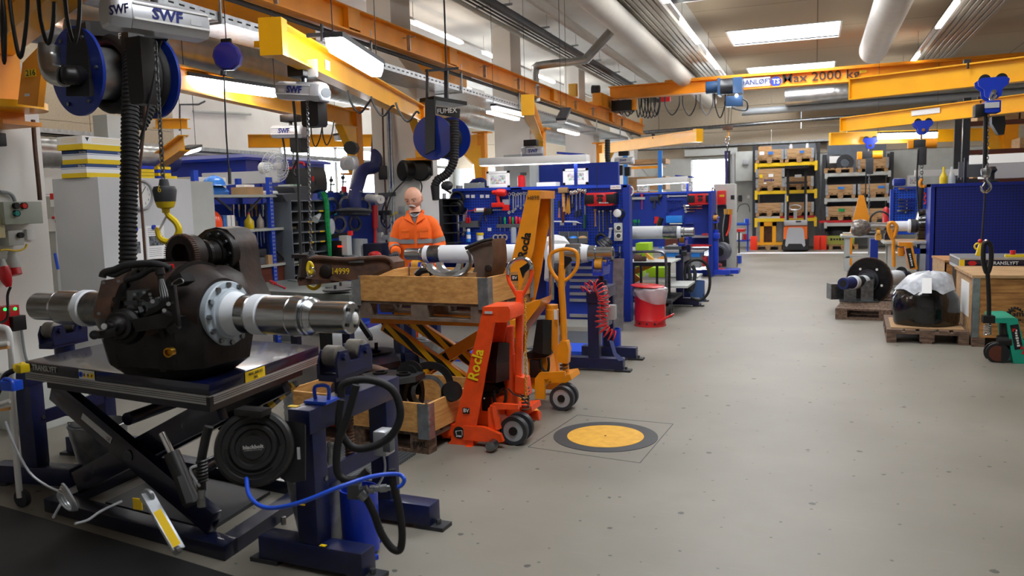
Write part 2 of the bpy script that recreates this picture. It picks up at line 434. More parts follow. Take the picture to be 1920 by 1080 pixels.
# ================================================================ the building
XL,XRT,YB,YF,ZC=-12.6,7.6,27.6,-3.2,5.25
struct('floor',MB().bx(XL,XRT,YF,YB+1.5,-.2,0),'floor')
SKY=[(-1.85,.45,18.7,20.5),(-1.85,.45,24.2,26.0),(-1.85,.45,13.2,15.0),(-1.85,.45,7.7,9.5),(-1.85,.45,2.2,4.0)]  # last one is out of view, added to light faces towards the camera
mb=MB();ys=[YF]+sorted(v for s in SKY for v in s[2:])+[YB]
for i in range(0,len(ys)-1):
 if i%2 ==0:mb.bx(-2.3,XRT,ys[i],ys[i+1],ZC,ZC+.25)
 else:mb.bx(-2.3,-1.85,ys[i],ys[i+1],ZC,ZC+.25);mb.bx(.45,XRT,ys[i],ys[i+1],ZC,ZC+.25)
struct('ceiling',mb,'ceil_wood')
struct('ceiling_concrete',MB().bx(XL,-2.3,YF,YB,ZC,ZC+.25),'ceil_white')
for i,(a,b,c,d) in enumerate(SKY):
 fr=MB()
 for q in ((a-.04,a,c-.04,d+.04),(b,b+.04,c-.04,d+.04),(a,b,c-.04,c),(a,b,d,d+.04)):fr.bx(*q,ZC-.02,ZC+.3)
 o=struct('window_%d'%(i+1),fr,'white');part(o,'skylight_pane',MB().bx(a,b,c,d,ZC+.03,ZC+.05),'sky_pane')
# back wall with the bright doorway
dx0,dx1,dz=AY(1297,300,YB).x,AY(1366,300,YB).x,AY(1330,299,YB).z
struct('wall_back',MB().bx(XL,dx0,YB,YB+.2,0,2.95).bx(dx1,XRT,YB,YB+.2,0,2.95).bx(dx0,dx1,YB,YB+.2,dz,2.95),'light_grey')
mb=MB()
for k in range(9):
 x=XL+k*2.25
 for z0,z1 in ((2.95,3.75),(3.76,4.55),(4.56,5.25)):mb.bx(x+.006+(.9 if z0==3.76 else 0),min(XRT,x+2.244+(.9 if z0==3.76 else 0)),YB-.03,YB+.2,z0,z1)
mb.bx(XL,XL+.91,YB-.03,YB+.2,3.76,4.55)
struct('wall_back_panels',mb,'wall_wood')
o=struct('door_1',MB().bx(dx0-.08,dx0,YB-.06,YB+.2,0,dz+.08).bx(dx1,dx1+.08,YB-.06,YB+.2,0,dz+.08).bx(dx0,dx1,YB-.06,YB+.2,dz,dz+.08),'light_grey')
part(o,'door_leaf',MB().bx(dx1-.05,dx1,YB+.2,YB+1.1,0.02,dz-.05),'white')
part(o,'door_header_box',MB().bx(dx0-.2,dx1+.3,YB-.25,YB-.03,dz+.12,dz+.34),'light_grey')
struct('floor_yard',MB().bx(-9,5,YB+1.5,YB+12,-.25,-.02),'light_grey')
solo('yard_screen',MB().bx(-9,2,YB+7,YB+7.2,0,4.6),'window_day','bright daylight seen through the open doorway in the back wall','daylight',kind='structure')
# left wall: beige boards near, white panels, then a long window strip
struct('wall_left',MB().bx(XL-.2,XL,YF,17.2,0,ZC).bx(XL-.2,XL,17.2,YB,0,.9).bx(XL-.2,XL,17.2,YB,3.35,ZC).bx(XL-.2,XL,27.2,YB,.9,3.35),'wall_white')
mb=MB()
for k in range(8):
 for z0,z1 in ((2.6,3.3),(3.31,4.1),(4.11,5.25)):mb.bx(XL,XL+.03,YF+k*2.1+.01,YF+k*2.1+2.09,z0,z1)
struct('wall_left_panels',mb,'wall_wood')
for i in range(4):
 y0=17.2+i*2.5;fr=MB()
 for q in ((y0,y0+.07,.9,3.35),(y0+2.43,y0+2.5,.9,3.35),(y0,y0+2.5,.9,.97),(y0,y0+2.5,3.28,3.35),(y0+1.2,y0+1.26,.9,3.35)):fr.bx(XL-.1,XL+.02,q[0],q[1],q[2],q[3])
 o=struct('window_%d'%(7+i),fr,'white');part(o,'window_pane',MB().bx(XL-.09,XL-.08,y0+.07,y0+2.43,.97,3.28),'window_day')
struct('wall_right',MB().bx(XRT,XRT+.2,YF,YB,0,ZC),'wall_white')
struct('wall_front',MB().bx(XL,XRT,YF-.2,YF,0,ZC),'wall_white')
# concrete columns of the left row, wider below the crane rail
for y,d in ((-.6,1.2),(10.9,.62),(15.95,.62),(21.1,.62),(26.2,.6)):
 mb=MB().bx(-6.3,-5.9,y,y+d,0,ZC)
 mb.prism([(-5.9,y,0),(-5.52,y,0),(-5.52,y,3.45),(-5.9,y,3.95)],(0,d,0))
 struct('column',mb,'concrete_white')
struct('column_partition',MB().bx(-6.75,-5.93,3.2,4.93,0,2.86,.006),'concrete_white')
for y in (11.5,15.7,20.6):struct('column_right',MB().bx(5.3,5.85,y,y+.55,0,ZC),'concrete_white')
# grooved radiant ceiling panels, both sides of the middle bay
for x0,x1,z in ((-3.15,-2.42,4.92),(2.32,3.1,4.92)):
 n=7;wd=(x1-x0)/n;mb=MB()
 for k in range(n):mb.prism([(x0+k*wd,YF,z),(x0+(k+.18)*wd,YF,z-.05),(x0+(k+.82)*wd,YF,z-.05),(x0+(k+1)*wd,YF,z),(x0+(k+1)*wd,YF,z+.03),(x0+k*wd,YF,z+.03)],(0,YB-YF-.3,0))
 o=solo('radiant_ceiling_panel',mb,'rib_panel','long grooved metal heating panel under the %s'%('white concrete ceiling, beside the round white duct' if x0<0 else 'wooden ceiling, by the lamp row above the jib cranes on the far side of the aisle'),'ceiling panel','radiant ceiling panels',sharp=20)
# floor details
c=AZ(1135,818,0)
t=thing('floor_hatch','round yellow steel floor cover set in a dark grey ring','floor hatch',(c.x,c.y,0))
part(t,'ring',MB().ring((0,0,-.002),(0,0,.003),.365,.27,56),'dark_grey')
part(t,'cover',MB().cyl((0,0,-.002),(0,0,.004),.268,seg=56),mat('hatch_yellow','#e3ad2c',.5,n=.08,ns=14,col2='#d39a1f'))
part(t,'lift_hole',MB().cyl((0,0,.004),(0,0,.0055),.008,seg=12),'ink')
sq=[AZ(*q,0) for q in ((1083,778),(1262,795),(1200,868),(990,838))];mb=MB()
for a,b in zip(sq,sq[1:]+sq[:1]):mb.beam(a,b,.006,.002)
solo('floor_joint',mb,'dark_grey','thin dark saw-cut joint in the floor around the yellow hatch','floor joint',kind='structure')
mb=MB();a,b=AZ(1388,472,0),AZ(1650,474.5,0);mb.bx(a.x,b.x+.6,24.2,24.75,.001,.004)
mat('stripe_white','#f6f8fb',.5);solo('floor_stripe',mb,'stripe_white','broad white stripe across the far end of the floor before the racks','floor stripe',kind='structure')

# ================================================================ lamps, ducts and pipes overhead
def led_strip(x,z,segs,label):
 t=thing('light_track',label,'ceiling lamp',(x,segs[0][0],z),group='suspended light tracks')
 y0,y1=segs[0][0]-1,segs[-1][1]+1
 pw(t,'rail',MB().bx(x-.03,x+.03,y0,y1,z,z+.05),'white_metal')
 for a,b in segs:pw(t,'diffuser',MB().bx(x-.045,x+.045,a,b,z-.04,z),'led')
 for a,b in segs:pw(t,'hanger',MB().cyl((x,a,z+.05),(x,a,ZC),.004,seg=6),'dark_grey')
H=3.1
led_strip(-.722*H,CH+H,[(11.0,13.2),(14.8,16.9),(18.6,20.4),(22.5,24.6)],'suspended light track over the aisle beside the skylights, nearer the round white duct')
led_strip(.69*H,CH+H,[(7.4,9.4),(12.0,14.2),(15.4,17.6),(20.8,22.4),(24.2,26.2)],'suspended light track on the jib crane side of the skylights')
led_strip(-6.75,CH+3.26,[(5.0,9.6),(13.3,15.4),(16.6,18.0),(20.2,21.6),(22.8,24.6)],'suspended light track behind the concrete columns')
for x in (-9.4,-11.3):led_strip(x,4.95,[(3,5),(6,8),(9,11),(12,14),(16,18),(20,22)],'added fill light track over the rear workplaces, %s the columns'%('nearer' if x>-10 else 'farther from'))  # both of these tracks are added to brighten the left walls
def duct(name,pts,r,mt,label,cat='duct',ridge=0,seg=28,sub=4,group=None):
 P=[V(p) for p in pts]
 if sub and len(P)>2:P=catmull(P,sub)
 if ridge:
  P=resample(P,ridge/3)+[P[-1]];mb=MB().tube(P,[r,r,r*1.02],seg,sub=0)
 else:mb=MB().tube(P,r,seg,sub=0)
 return solo(name,mb,mt,label,cat,group,sharp=30 if not ridge else 60)
duct('ceiling_duct',[(-1.03*3.05,1,CH+3.0),(-1.03*3.05,26.5,CH+3.0)],.21,'duct_white','long round white air duct below the white ceiling along the aisle')
t=thing('fabric_duct','round white air duct with domed end hanging from wooden ceiling','duct',(1.2,5,CH+3.05))
Dd=.285
pw(t,'tube',MB().lathe((1.13,2,CH+3.05),(0,1,0),[(0,Dd),(17.3,Dd),(17.5,Dd*.97),(17.68,Dd*.8),(17.78,Dd*.5),(17.82,.001)],32),'duct_white',sharp=50)
duct('cross_duct',[(-2.6,14.5,CH+3.42),(4.6,14.0,CH+3.47)],.09,'duct','thin spiral metal duct crossing under the wooden ceiling before the skylights',ridge=.12)
duct('pipe',[(-1.535*3.2,0,CH+3.2),(-1.535*3.2,27,CH+3.2)],.075,'dark_grey','thick dark insulated pipe running under the white ceiling','pipe')
for k,(q,r,nm) in enumerate(((-1.64,.04,'light grey pipe beside the column tops, outermost of the pipe bundle'),(-1.60,.018,'thin black pipe beside the light grey pipe of the ceiling bundle'),(-1.575,.018,'thin black pipe next to the thick insulated pipe'))):
 duct('pipe',[(q*3.2,0,CH+3.14+.01*k),(q*3.2,27,CH+3.14+.01*k)],r,'light_grey' if k==0 else 'black',nm,'pipe',seg=10)
mb=MB()
for y in range(3,27,2):mb.beam((-5.4,y,CH+3.28),(-4.75,y,CH+3.28),.04,.03).cyl((-4.8,y,CH+3.28),(-4.8,y,ZC),.006,seg=6).cyl((-5.35,y,CH+3.28),(-5.35,y,ZC),.006,seg=6)
solo('pipe_hanger_rail',mb,'galv','row of metal cross rails carrying the ceiling pipe bundle','pipe hanger',kind='stuff')
duct('pipe',[(-1.36*3.3,2,CH+3.4),(-1.36*3.3,27,CH+3.4)],.09,'duct_white','white painted pipe between the insulated pipe and the round duct','pipe')
# angled bright exhaust pipe
YY=15.2
duct('exhaust_pipe',[AY(1006,190,YY),AY(1003,150,YY),AY(1004,131,YY),AY(1012,123,YY),AY(1095,113,YY),AY(1100,110,YY)],.075,'duct','bright metal exhaust pipe rising beside the column and bending over to the side',sub=6,ridge=.15,seg=20)
duct('exhaust_pipe',[AY(1098,112,YY),AY(1150,54,YY+.2)],.085,'duct','short slanted metal exhaust pipe going up toward the round white duct',ridge=.15,seg=20)
# spiral duct behind the columns
duct('spiral_duct',[(-6.95,1.2,3.55),(-6.95,25,3.55)],.27,'duct','large spiral metal duct running behind the concrete columns',ridge=.16,seg=36)
duct('spiral_duct',[(-11.2,2,2.62),(-11.2,12,2.62)],.24,'duct','spiral metal duct low on the beige boarded wall at the far side',ridge=.16)
# cable tray along the columns
t=thing('cable_tray','long perforated metal cable tray hung below the crane rail','cable tray',(-5.4,4,3.37))
pw(t,'tray_bottom',MB().bx(-5.66,-5.12,4.6,23.5,3.37,3.375),'galv')
m=mat('perforated','#b6babd',.35,metal=.7)
mb=MB()
for x in (-5.12,-5.66):mb.bx(x-.004,x+.004,4.6,23.5,3.37,3.45)
pw(t,'tray_side',mb,'galv')
mb=MB()
for k in range(150):
 mb.bx(-5.117,-5.113,4.7+k*.125,4.76+k*.125,3.405,3.42)
pw(t,'slot',mb,'ink',kind='stuff')
for y in (6.2,8.9,11.6,14.2,17,19.8,22.4):pw(t,'hanger',MB().cyl((-5.1,y,3.36),(-5.1,y,3.78),.014,seg=8).beam((-5.7,y,3.35),(-5.08,y,3.35),.04,.025),'galv')
for k,y in enumerate((13.3,17.5)):
 t=thing('tube_lamp','white tube lamp hung under the cable tray, %s the yellow front jib arm'%('nearer than' if k==0 else 'beyond'),'lamp',(-5.35,y,3.25),group='lamps under the cable tray')
 pw(t,'housing',MB().bx(-5.42,-5.3,y,y+1.5,3.25,3.3),'white');pw(t,'diffuser',MB().bx(-5.41,-5.31,y+.03,y+1.47,3.21,3.25),'lamp_warm')
# pipes and ducts on the back wall
duct('spiral_duct',[(-.9,YB-1.1,4.62),(6.8,YB-1.0,4.75)],.26,'duct','thick metal duct high along the back wall behind the bridge crane',ridge=.2)
duct('pipe',[(-2.2,YB-.8,4.28),(6.8,YB-.7,4.38)],.11,'grey_paint','grey pipe along the back wall below the thick duct','pipe')
duct('pipe',[(-6.2,YB-.6,3.82),(-2.4,YB-.6,3.9),(3.1,YB-.55,4.02),(3.6,YB-.55,4.1),(4.0,YB-.55,4.5)],.06,'steel_worn','thin steel pipe along the beige boards of the back wall','pipe',sub=3)
t=thing('wall_cable_tray','perforated cable tray across the back wall above the pallet racks','cable tray',(0,YB-.2,3.3))
pw(t,'tray',MB().bx(-6.2,.95,YB-.3,YB-.03,3.27,3.29).bx(-6.2,.95,YB-.3,YB-.295,3.27,3.35),'galv')
for y0,y1,z in ((3.0,12.0,3.02),):solo('wall_cable_tray',MB().bx(XL+.03,XL+.35,y0,y1,z,z+.02).bx(XL+.345,XL+.35,y0,y1,z,z+.1),'galv','perforated metal tray along the beige boarded left wall','cable tray')
solo('wall_cable_tray',MB().bx(XL+.03,XL+.35,12.2,27,2.9,2.92).bx(XL+.345,XL+.35,12.2,27,2.9,3.0),'galv','long perforated tray along the white wall above the blue paint cabin','cable tray')
p=[AX(x,y,XL+.1) for x,y in ((337,245),(337,196),(372,196),(384,190))]
duct('pipe',p,.02,'steel_dark','thin bent pipe on the white wall above the blue cabin','pipe',seg=8,sub=0)
duct('pipe',[AX(362,209,XL+.1),AX(470,214,XL+.1)],.03,'light_grey','light pipe along the white wall under the yellow jib arm','pipe',seg=8)
# radiators/white boxes on the back wall beside the door
solo('wall_cabinet',pbox(1379,283,1412,340,YB-.4,.37,bev=.01),'light_grey','light grey electrical cabinet on the back wall beside the doorway','cabinet')
solo('wall_panel',pbox(1243,297,1296,420,YB-.12,.1),'light_grey','pale sliding door leaf standing against the wall beside the doorway','panel')
solo('junction_box',pbox(1393,298,1404,309,YB-.5,.1,bev=.01),'plastic_grey','small grey junction box on the electrical cabinet','box')
solo('wall_switch',pbox(1384,366,1391,378,YB-.08,.07),'dark_grey','dark switch box on the grey back wall left of the racks','switch')
# ================================================================ crane rail and bridge crane
t=thing('crane_rail','long yellow crane rail beam on the columns running down the hall','crane rail',(-5.1,0,3.67))
pw(t,'beam',MB().ibeam((-5.1,YF+.1,3.8),(-5.1,25.6,3.8),.16,.28,.018,.012),'crane_orange')
pw(t,'conductor_bar',MB().bx(-5.19,-5.14,YF+.1,25.5,3.60,3.64),'ink')
pw(t,'end_stop',MB().bx(-5.14,-5.06,25.3,25.4,3.94,4.14),'crane_orange')
for y in (5.4,8.4,11.15,16.2,21.3):pw(t,'splice_plate',MB().bx(-5.03,-5.02,y-.12,y+.12,3.7,3.92).bx(-5.09,-5.02,y-.13,y-.12,3.68,3.93).bx(-5.09,-5.02,y+.12,y+.13,3.68,3.93),'crane_orange')
for y in (6.9,9.7,12.3,13.9,15,17.6,19.1,22.2):pw(t,'clip',MB().beam((-5.0,y,3.66),(-5.0,y,3.86),.015,.05).beam((-5.08,y,3.83),(-4.9,y,3.83),.02,.01),'galv')
t=thing('support_beam','yellow beam beside the columns, behind the long crane rail','beam',(-6.0,0,3.9))
for y0,y1 in ((YF+.1,10.2),(12.2,15.6)):pw(t,'girder',MB().ibeam((-6.75,y0,4.1),(-6.75,y1,4.1),.22,.28,.02,.014),'crane_yellow')
t=thing('support_beam','dark orange beam farthest behind the long crane rail','beam',(-7.5,0,4.0))
pw(t,'girder',MB().ibeam((-8.0,YF+.1,4.18),(-8.0,15.5,4.18),.2,.26,.02,.014),mat('rust_orange','#c9560c',.55,n=.1))
t=thing('bridge_crane','orange overhead bridge crane beam spanning the hall, marked with its load','crane',(0,21,4.2))
BZ=CH+2.76
pw(t,'girder',MB().ibeam((-5.05,21.06,BZ),(7.0,21.0,BZ),.3,.32,.022,.016),'crane_orange')
pw(t,'top_cable_channel',MB().bx(-3.6,7,20.92,20.97,BZ+.17,BZ+.21),'crane_orange')
pw(t,'end_truck',MB().bx(-5.22,-4.98,19.9,22.1,3.98,4.3,.01),'crane_orange')
pw(t,'control_box',pbox(1066,156,1080,181,19.6,.16,bev=.01),mat('box_amber','#dba33a',.5),label='amber drive box')
pw(t,'motor',MB().cyl(AY(1110,168,20.6),AY(1124,168,20.6),.11,seg=18),'black')
pw(t,'trolley_motor_box',pbox(1146,186,1183,209,20.6,.5,bev=.02),'black')
pw(t,'motor_bracket',pbox(1184,185,1193,206,20.7,.1),'crane_orange')
pw(t,'limit_box',pbox(1238,181,1256,191,20.8,.1),'red',label='red box')
for k in range(2):pw(t,'wheel_guard',pbox(1105+k*12,190,1113+k*12,222,20.7,.1),'dark_grey' if k else 'crane_orange')
for k,(x0,x1,yb,dk) in enumerate([(1147,1160,210,0),(1158,1172,215,0),(1168,1186,218,0),(1192,1202,220,0),(1198,1210,219,0),(1203,1216,221,0),(1209,1221,222,0),(1214,1229,221,0),(1220,1236,219,0),(1226,1238,216,0),(1247,1274,216,0),(1280,1305,217,0),(1313,1337,216,1),(1340,1360,221,0),(1173,1192,214,0)]):
 Y=20.75+.02*(k%4);top=188-.075*(x0-1150)*.9
 a,b,c,d,e=AY(x0,top,Y),AY(x0+1,(top+yb)/2,Y),AY((x0+x1)/2,yb,Y),AY(x1-1,(top+yb)/2,Y),AY(x1,top-1,Y)
 pw(t,'festoon_cable',MB().tube([a,b,c,d,e],.016,6,sub=5),'cable_grey' if dk else 'black')
def on_girder(x,y):p=AY(x,y,20.84);return p
text(t,'Max 2000 kg',AY(1538,143.5,20.985),XR,ZU,.29,'ink',.008,sx=1.16)
pw(t,'name_plate',quad(AY(1417,154,20.985),XR,ZU,.68,.22,.01),'alu')
text(t,'DANLØFT',AY(1417,154,20.96),XR,ZU,.165,'blue_ink',.01)
p=AY(1455,153,20.985);pw(t,'badge',MB().cyl(p,p+V((0,-.012,0)),.125,seg=28),'blue_flat');text(t,'TS',p+V((0,-.014,0)),XR,ZU,.16,'white',.01)
pw(t,'number_plate',quad(AY(1618,134,20.985),XR,ZU,.15,.06,.01),'label_yellow');text(t,'217',AY(1618,134,20.97),XR,ZU,.05,'ink')
# its trolley hoist
t=thing('bridge_hoist','dark blue rope hoist trolley hanging on the orange bridge crane','hoist',AY(1365,190,20.5))
m=mat('hoist_blue','#20446c',.4,coat=.2)
pw(t,'drum_frame',pbox(1345,146,1350,178,20.3,.5).bx(*[v for v in (AY(1374,200,20.3).x,AY(1391,200,20.3).x,20.3,20.8,AY(1374,174,20.3).z,AY(1374,145,20.3).z)]),m)
pw(t,'drum',MB().cyl(AY(1348,163,20.5),AY(1376,161,20.5),.19,seg=24),'steel_dark')
pw(t,'motor',MB().cyl(AY(1324,165,20.5),AY(1347,163,20.5),.15,seg=12),m)
pw(t,'gear_case',pbox(1360,178,1392,200,20.35,.3,bev=.03),m)
a=AY(1381,179,20.3);pw(t,'lamp',MB().sphere(a,.035),'led_cool')
for k,x in enumerate((1358,1368,1373)):pw(t,'wire_rope',MB().cyl(AY(x,190,20.5),AY(1360+k*5,232,20.5),.006,seg=6),'ink')
pw(t,'cable',MB().tube([AY(1384,182,20.4),AY(1400,190,20.4),AY(1400,206,20.4),AY(1385,206,20.4),AY(1372,202,20.4)],.02,7),'black')
pw(t,'hook_block',pbox(1355,235,1373,244,20.45,.12,bev=.01),'rust')
pw(t,'hook',MB().tube([AY(1364,243,20.5),AY(1366,250,20.5),AY(1364,258,20.5),AY(1361,256,20.5)],.02,7),'pu_yellow')
t=thing('chain_sling','long chain and purple strap sling hanging from the bridge crane hook','sling',AY(1364,300,20.5))
pw(t,'top_link',MB().tube([AY(1364,256,20.5),AY(1368,262,20.5),AY(1364,273,20.5),AY(1360,265,20.5)],.018,7,closed=True),'chrome')
pw(t,'strap',MB().tube([AY(1361,283,20.5),AY(1362,330,20.5),AY(1361,370,20.5),AY(1363,416,20.5),AY(1361,450,20.5)],.035,7),mat('purple','#33265e',.8))
pw(t,'strap',MB().tube([AY(1367,283,20.5),AY(1367,340,20.5),AY(1368,390,20.5),AY(1364,455,20.5)],.03,7),mat('dark_strap','#23242c',.8))
pw(t,'chain',MB().chain(AY(1364,272,20.5),AY(1364,285,20.5),.09,.012),'steel_dark')

# ================================================================ jib cranes
def jib(label,piv,end,zc=2.97,h=.25,fw=.14,num=None,box_end=False,brace=True,mast=.8,plate=None,mastw=.16,side=1):
 px_,py_=piv;ex,ey=end;d=V((ex-px_,ey-py_,0));L=d.length;d.normalize();n=V((-d.y,d.x,0))
 t=thing('jib_crane',label,'jib crane',(px_,py_,zc-mast),group='yellow jib cranes')
 p0,p1=V((px_,py_,zc)),V((ex,ey,zc))
 pw(t,'arm',MB().ibeam(p0,p1,fw,h,.016,.012),'crane_yellow')
 if box_end:pw(t,'end_box',MB().beam(p1-d*.02,p1+d*.1,fw+.04,h+.03),'crane_yellow')
 else:pw(t,'end_plate',MB().beam(p1,p1+d*.012,fw,h),'crane_yellow');pw(t,'end_stop',MB().box(p1-d*.08+V((0,0,-h*.36))+n*.04*-1,(.03,.03,.03)),'ink')
 m=MB().bx(px_-mastw/2,px_+mastw/2,py_-mastw/2,py_+mastw/2,zc-mast,zc+h*.6)
 pw(t,'mast',m,'crane_orange')
 if brace:
  q=[p0+d*.06+V((0,0,-h/2)),p0+d*.62+V((0,0,-h/2)),p0+d*.22+V((0,0,-mast*.62)),p0+d*.2+V((0,0,-mast)),p0+d*.04+V((0,0,-mast))]
  pw(t,'brace',MB().prism([a-n*.06 for a in q],n*.12),'crane_yellow')
 pw(t,'base_plate',MB().bx(px_-.2,px_+.2,py_-.16,py_+.16,zc-mast-.03,zc-mast),'crane_orange')
 pw(t,'top_plate',MB().bx(px_-.18,px_+.18,py_-.14,py_+.14,zc+h*.6,zc+h*.6+.03),'crane_orange')
 t['L']=L;del t['L']
 return t,d,n,p0,p1
def side_label(t,p0,p1,f,w,h,n,s,zc,txt=None):
 d=(p1-p0).normalized();c=p0.lerp(p1,f)+n*.012;r=-d if n.dot(V((0,-1,0)))>0 and d.x<0 else d
 pw(t,'load_sticker',quad(c,r,ZU,w,h,.002),'white')
 if txt:text(t,txt,c+n*.004,r,ZU,h*.42,'blue_ink')
# 215: arm toward the viewer
t,d,n,p0,p1=jib('yellow jib crane numbered 215, its arm reaching toward the viewer under a bright lamp',(-5.38,10.75),(-3.9,5.35),2.95,box_end=True,mast=.62)
c=AX(781,242,-5.3)
pw(t,'number_plate',MB().bx(-5.3,-5.19,10.655,10.66,2.42,2.48).bx(-5.31,-5.2,10.65,10.66,2.42,2.48),'label_yellow');text(t,'215',(-5.25,10.645,2.45),XR,ZU,.055,'ink')
nn=V((d.y,-d.x,0));nn=nn if nn.x>0 else -nn
q=p1.lerp(p0,.22);pw(t,'load_sticker',quad(q+nn*.012,(-d).normalized() if (-d).cross(V(ZU)).dot(nn)>0 else d,ZU,.14,.09,.002),'white')
t2=t
pw(t,'top_bar',MB().beam(AY(480,84,5.5),AY(530,82,5.5),.05,.05),'crane_yellow')
# 216 beside the viewer
t,d,n,p0,p1=jib('yellow jib crane numbered 216 at the near white partition, with looped black cables',(-5.72,4.45),(-2.5,2.75),2.97,h=.26,fw=.18,mast=.62,mastw=.2,brace=False)
pw(t,'pivot_flange',MB().cyl((-5.55,4.35,2.42),(-5.55,4.35,2.47),.27,seg=32),'crane_yellow')
a,b,c_,e=AY(38,135,4.15),AY(76,120,4.15),AY(70,205,4.15),AY(32,205,4.15)
pw(t,'front_strut',MB().prism([AY(42,118,4.15),AY(84,75,4.15),AY(70,200,4.15),AY(33,195,4.15)],(0,.05,0)),'crane_orange')
pw(t,'number_plate',quad(AY(57.5,137,4.14),XR,ZU,.1,.05,.003),'label_yellow');text(t,'216',AY(57.5,137,4.125),XR,ZU,.055,'ink',.01,sx=1.1)
pw(t,'sticker',quad(AY(51,178,4.14),XR,ZU,.045,.018,.002),'label_silver')
for k,(x0,x1,yb) in enumerate([(2,6,118),(16,52,108),(70,102,82),(120,150,80)]):
 Y=3.5 if k<3 else 3.3
 pw(t,'festoon_cable',MB().tube([AY(x0,-20,Y),AY(x0+7,40,Y),AY((x0+x1)/2+4,yb,Y),AY(x1-2,40,Y),AY(x1,-20,Y)],.011,8,sub=6),'black')
# the ones behind
J3=jib('yellow jib crane behind the near column, its arm under a second bright tube lamp',(-6.62,10.95),(-5.85,5.9),2.97)
jib('far yellow jib crane low over the blue cabin roof, held by the third column',(-6.6,16.0),(-10.3,13.1),2.97,box_end=False)
J5=jib('yellow jib crane whose square arm end points straight at the viewer',(-5.3,16.0),(-3.72,10.7),2.97,box_end=True)
J6=jib('yellow jib crane at the far column reaching out over the aisle',(-5.3,20.9),(-2.4,17.9),2.97,box_end=True)
R1=jib('nearest of the three parallel yellow jib cranes across the aisle',(5.25,9.2),(.42,11.4),2.97,h=.27)
R2=jib('middle of the three parallel yellow jib cranes across the aisle, with white sticker',(5.25,12.6),(.48,17.1),2.97,h=.27)
R3=jib('farthest of the three parallel yellow jib cranes across the aisle, lit by a tube lamp',(4.35,22.6),(.32,21.3),2.97,h=.3,mast=1.2,mastw=.3)
for J,f in ((R1,.5),(R2,.42),(R2,.7),(R1,.25),(J6,.4),(J5,.5)):
 p=J[4].lerp(J[3],f)+V((0,0,.14));pw(J[0],'clamp',MB().box(p+V((0,0,.02)),(.07,.07,.05)).cyl(p+V((0,-.08,0)),p+V((0,-.08,-.07)),.012,seg=8),'dark_grey')
c=R2[4].lerp(R2[3],.27);pw(R2[0],'load_sticker',quad(c+V((-.0,-.03,.05)),(.73,-.68,0),ZU,.55,.09,.003),'white')
text(R2[0],'WLL 500 kg',c+V((.06,-.045,.05)),(.73,-.68,0),ZU,.06,'blue_ink')

# ================================================================ hoists
def hoist(label,c,ax,L,rad,with_chainbag=True,face=1,chain_to=None,sz=1.0,logo='SWF'):
 """silver chain hoist; ax points to the motor cap seen; c is its middle"""
 c=V(c);ax=V(ax).normalized();up=V(ZU);s=ax.cross(up).normalized()
 if s.y>0:s=-s
 t=thing('chain_hoist',label,'hoist',c,group='silver chain hoists')
 def sec(t_,k):
  r=rad*k;return [c+ax*t_+s*(r*a)+up*(r*b) for a,b in ((.8,.75),(.35,1),(-.35,1),(-.8,.75),(-1,.2),(-1,-.35),(-.7,-.85),(.7,-.85),(1,-.35),(1,.2))]
 pw(t,'body',MB().loft([sec(-L/2,.92),sec(-L/2+.02,1),sec(L*.28,1)]),'plastic_grey',sharp=25)
 pw(t,'motor_cap',MB().loft([sec(L*.29,1.06),sec(L*.42,1.1),sec(L*.48,1.0),sec(L*.5,.85)]),'plastic_grey',sharp=25)
 pw(t,'rib',MB().beam(c-ax*L*.49+s*rad*.9+up*rad*.62,c+ax*L*.27+s*rad*.9+up*rad*.62,.008,.008).beam(c-ax*L*.49+s*rad*1.0-up*rad*.3,c+ax*L*.27+s*rad*1.0-up*rad*.3,.008,.01),'white_metal')
 rgt=ax if ax.cross(up).dot(s)>0 else -ax
 text(t,logo,c+s*(rad*1.0)-ax*L*.06+up*rad*.12,rgt,up,rad*.95,'blue_ink',.03)
 text(t,'KRANTECHNIK',c+s*(rad*1.0)-ax*L*.06-up*rad*.36,rgt,up,rad*.22,'blue_ink',0,spacing=1.1)
 pw(t,'rating_plate',quad(c+s*(rad*1.0)-ax*L*.35+up*rad*.02,rgt,up,rad*.7,rad*.35,.003),'label_silver')
 return t,ax,s,up
def chain_bag(t,c,w,d,h,mt='black'):
 c=V(c);pw(t,'chain_bag',MB().prism([c+V((-w/2,-d/2,0)),c+V((w/2,-d/2,0)),c+V((w/2,-d/2,-h*.9)),c+V((w*.4,-d/2,-h)),c+V((-w*.4,-d/2,-h)),c+V((-w/2,-d/2,-h*.9))],(0,d,0)),mt)
def hook(t,top,s=1.0,mt='yellow_plastic',block='dark_grey'):
 """hook block hanging at top"""
 p=V(top)
 pw(t,'hook_block',MB().lathe(p,(0,0,-1),[(0,.018*s),(.03*s,.024*s),(.032*s,.045*s),(.05*s,.052*s),(.1*s,.044*s),(.104*s,.03*s)],20),block)
 pw(t,'hook_neck',MB().lathe(p+V((0,0,-.1*s)),(0,0,-1),[(0,.044*s),(.025*s,.036*s),(.032*s,.018*s),(.05*s,.016*s)],18),mt)
 q=p+V((0,0,-.145*s));r=_rt
 pts=[q,q+V((0,0,-.02*s))+r*.012*s,q+V((0,0,-.05*s))+r*.042*s,q+V((0,0,-.085*s))+r*.052*s,q+V((0,0,-.12*s))+r*.034*s,q+V((0,0,-.135*s))+r*.0*s,q+V((0,0,-.12*s))-r*.034*s,q+V((0,0,-.085*s))-r*.045*s,q+V((0,0,-.07*s))-r*.042*s]
 pw(t,'hook',MB().tube(pts,.014*s,8,sub=5,rr=lambda u:.015*s*(1.15-.75*abs(u-.45)*1.1)),mt)
 pw(t,'latch',MB().beam(q+V((0,0,-.02*s))-r*.0*s,q+V((0,0,-.078*s))-r*.034*s,.012*s,.006*s),'white_metal')
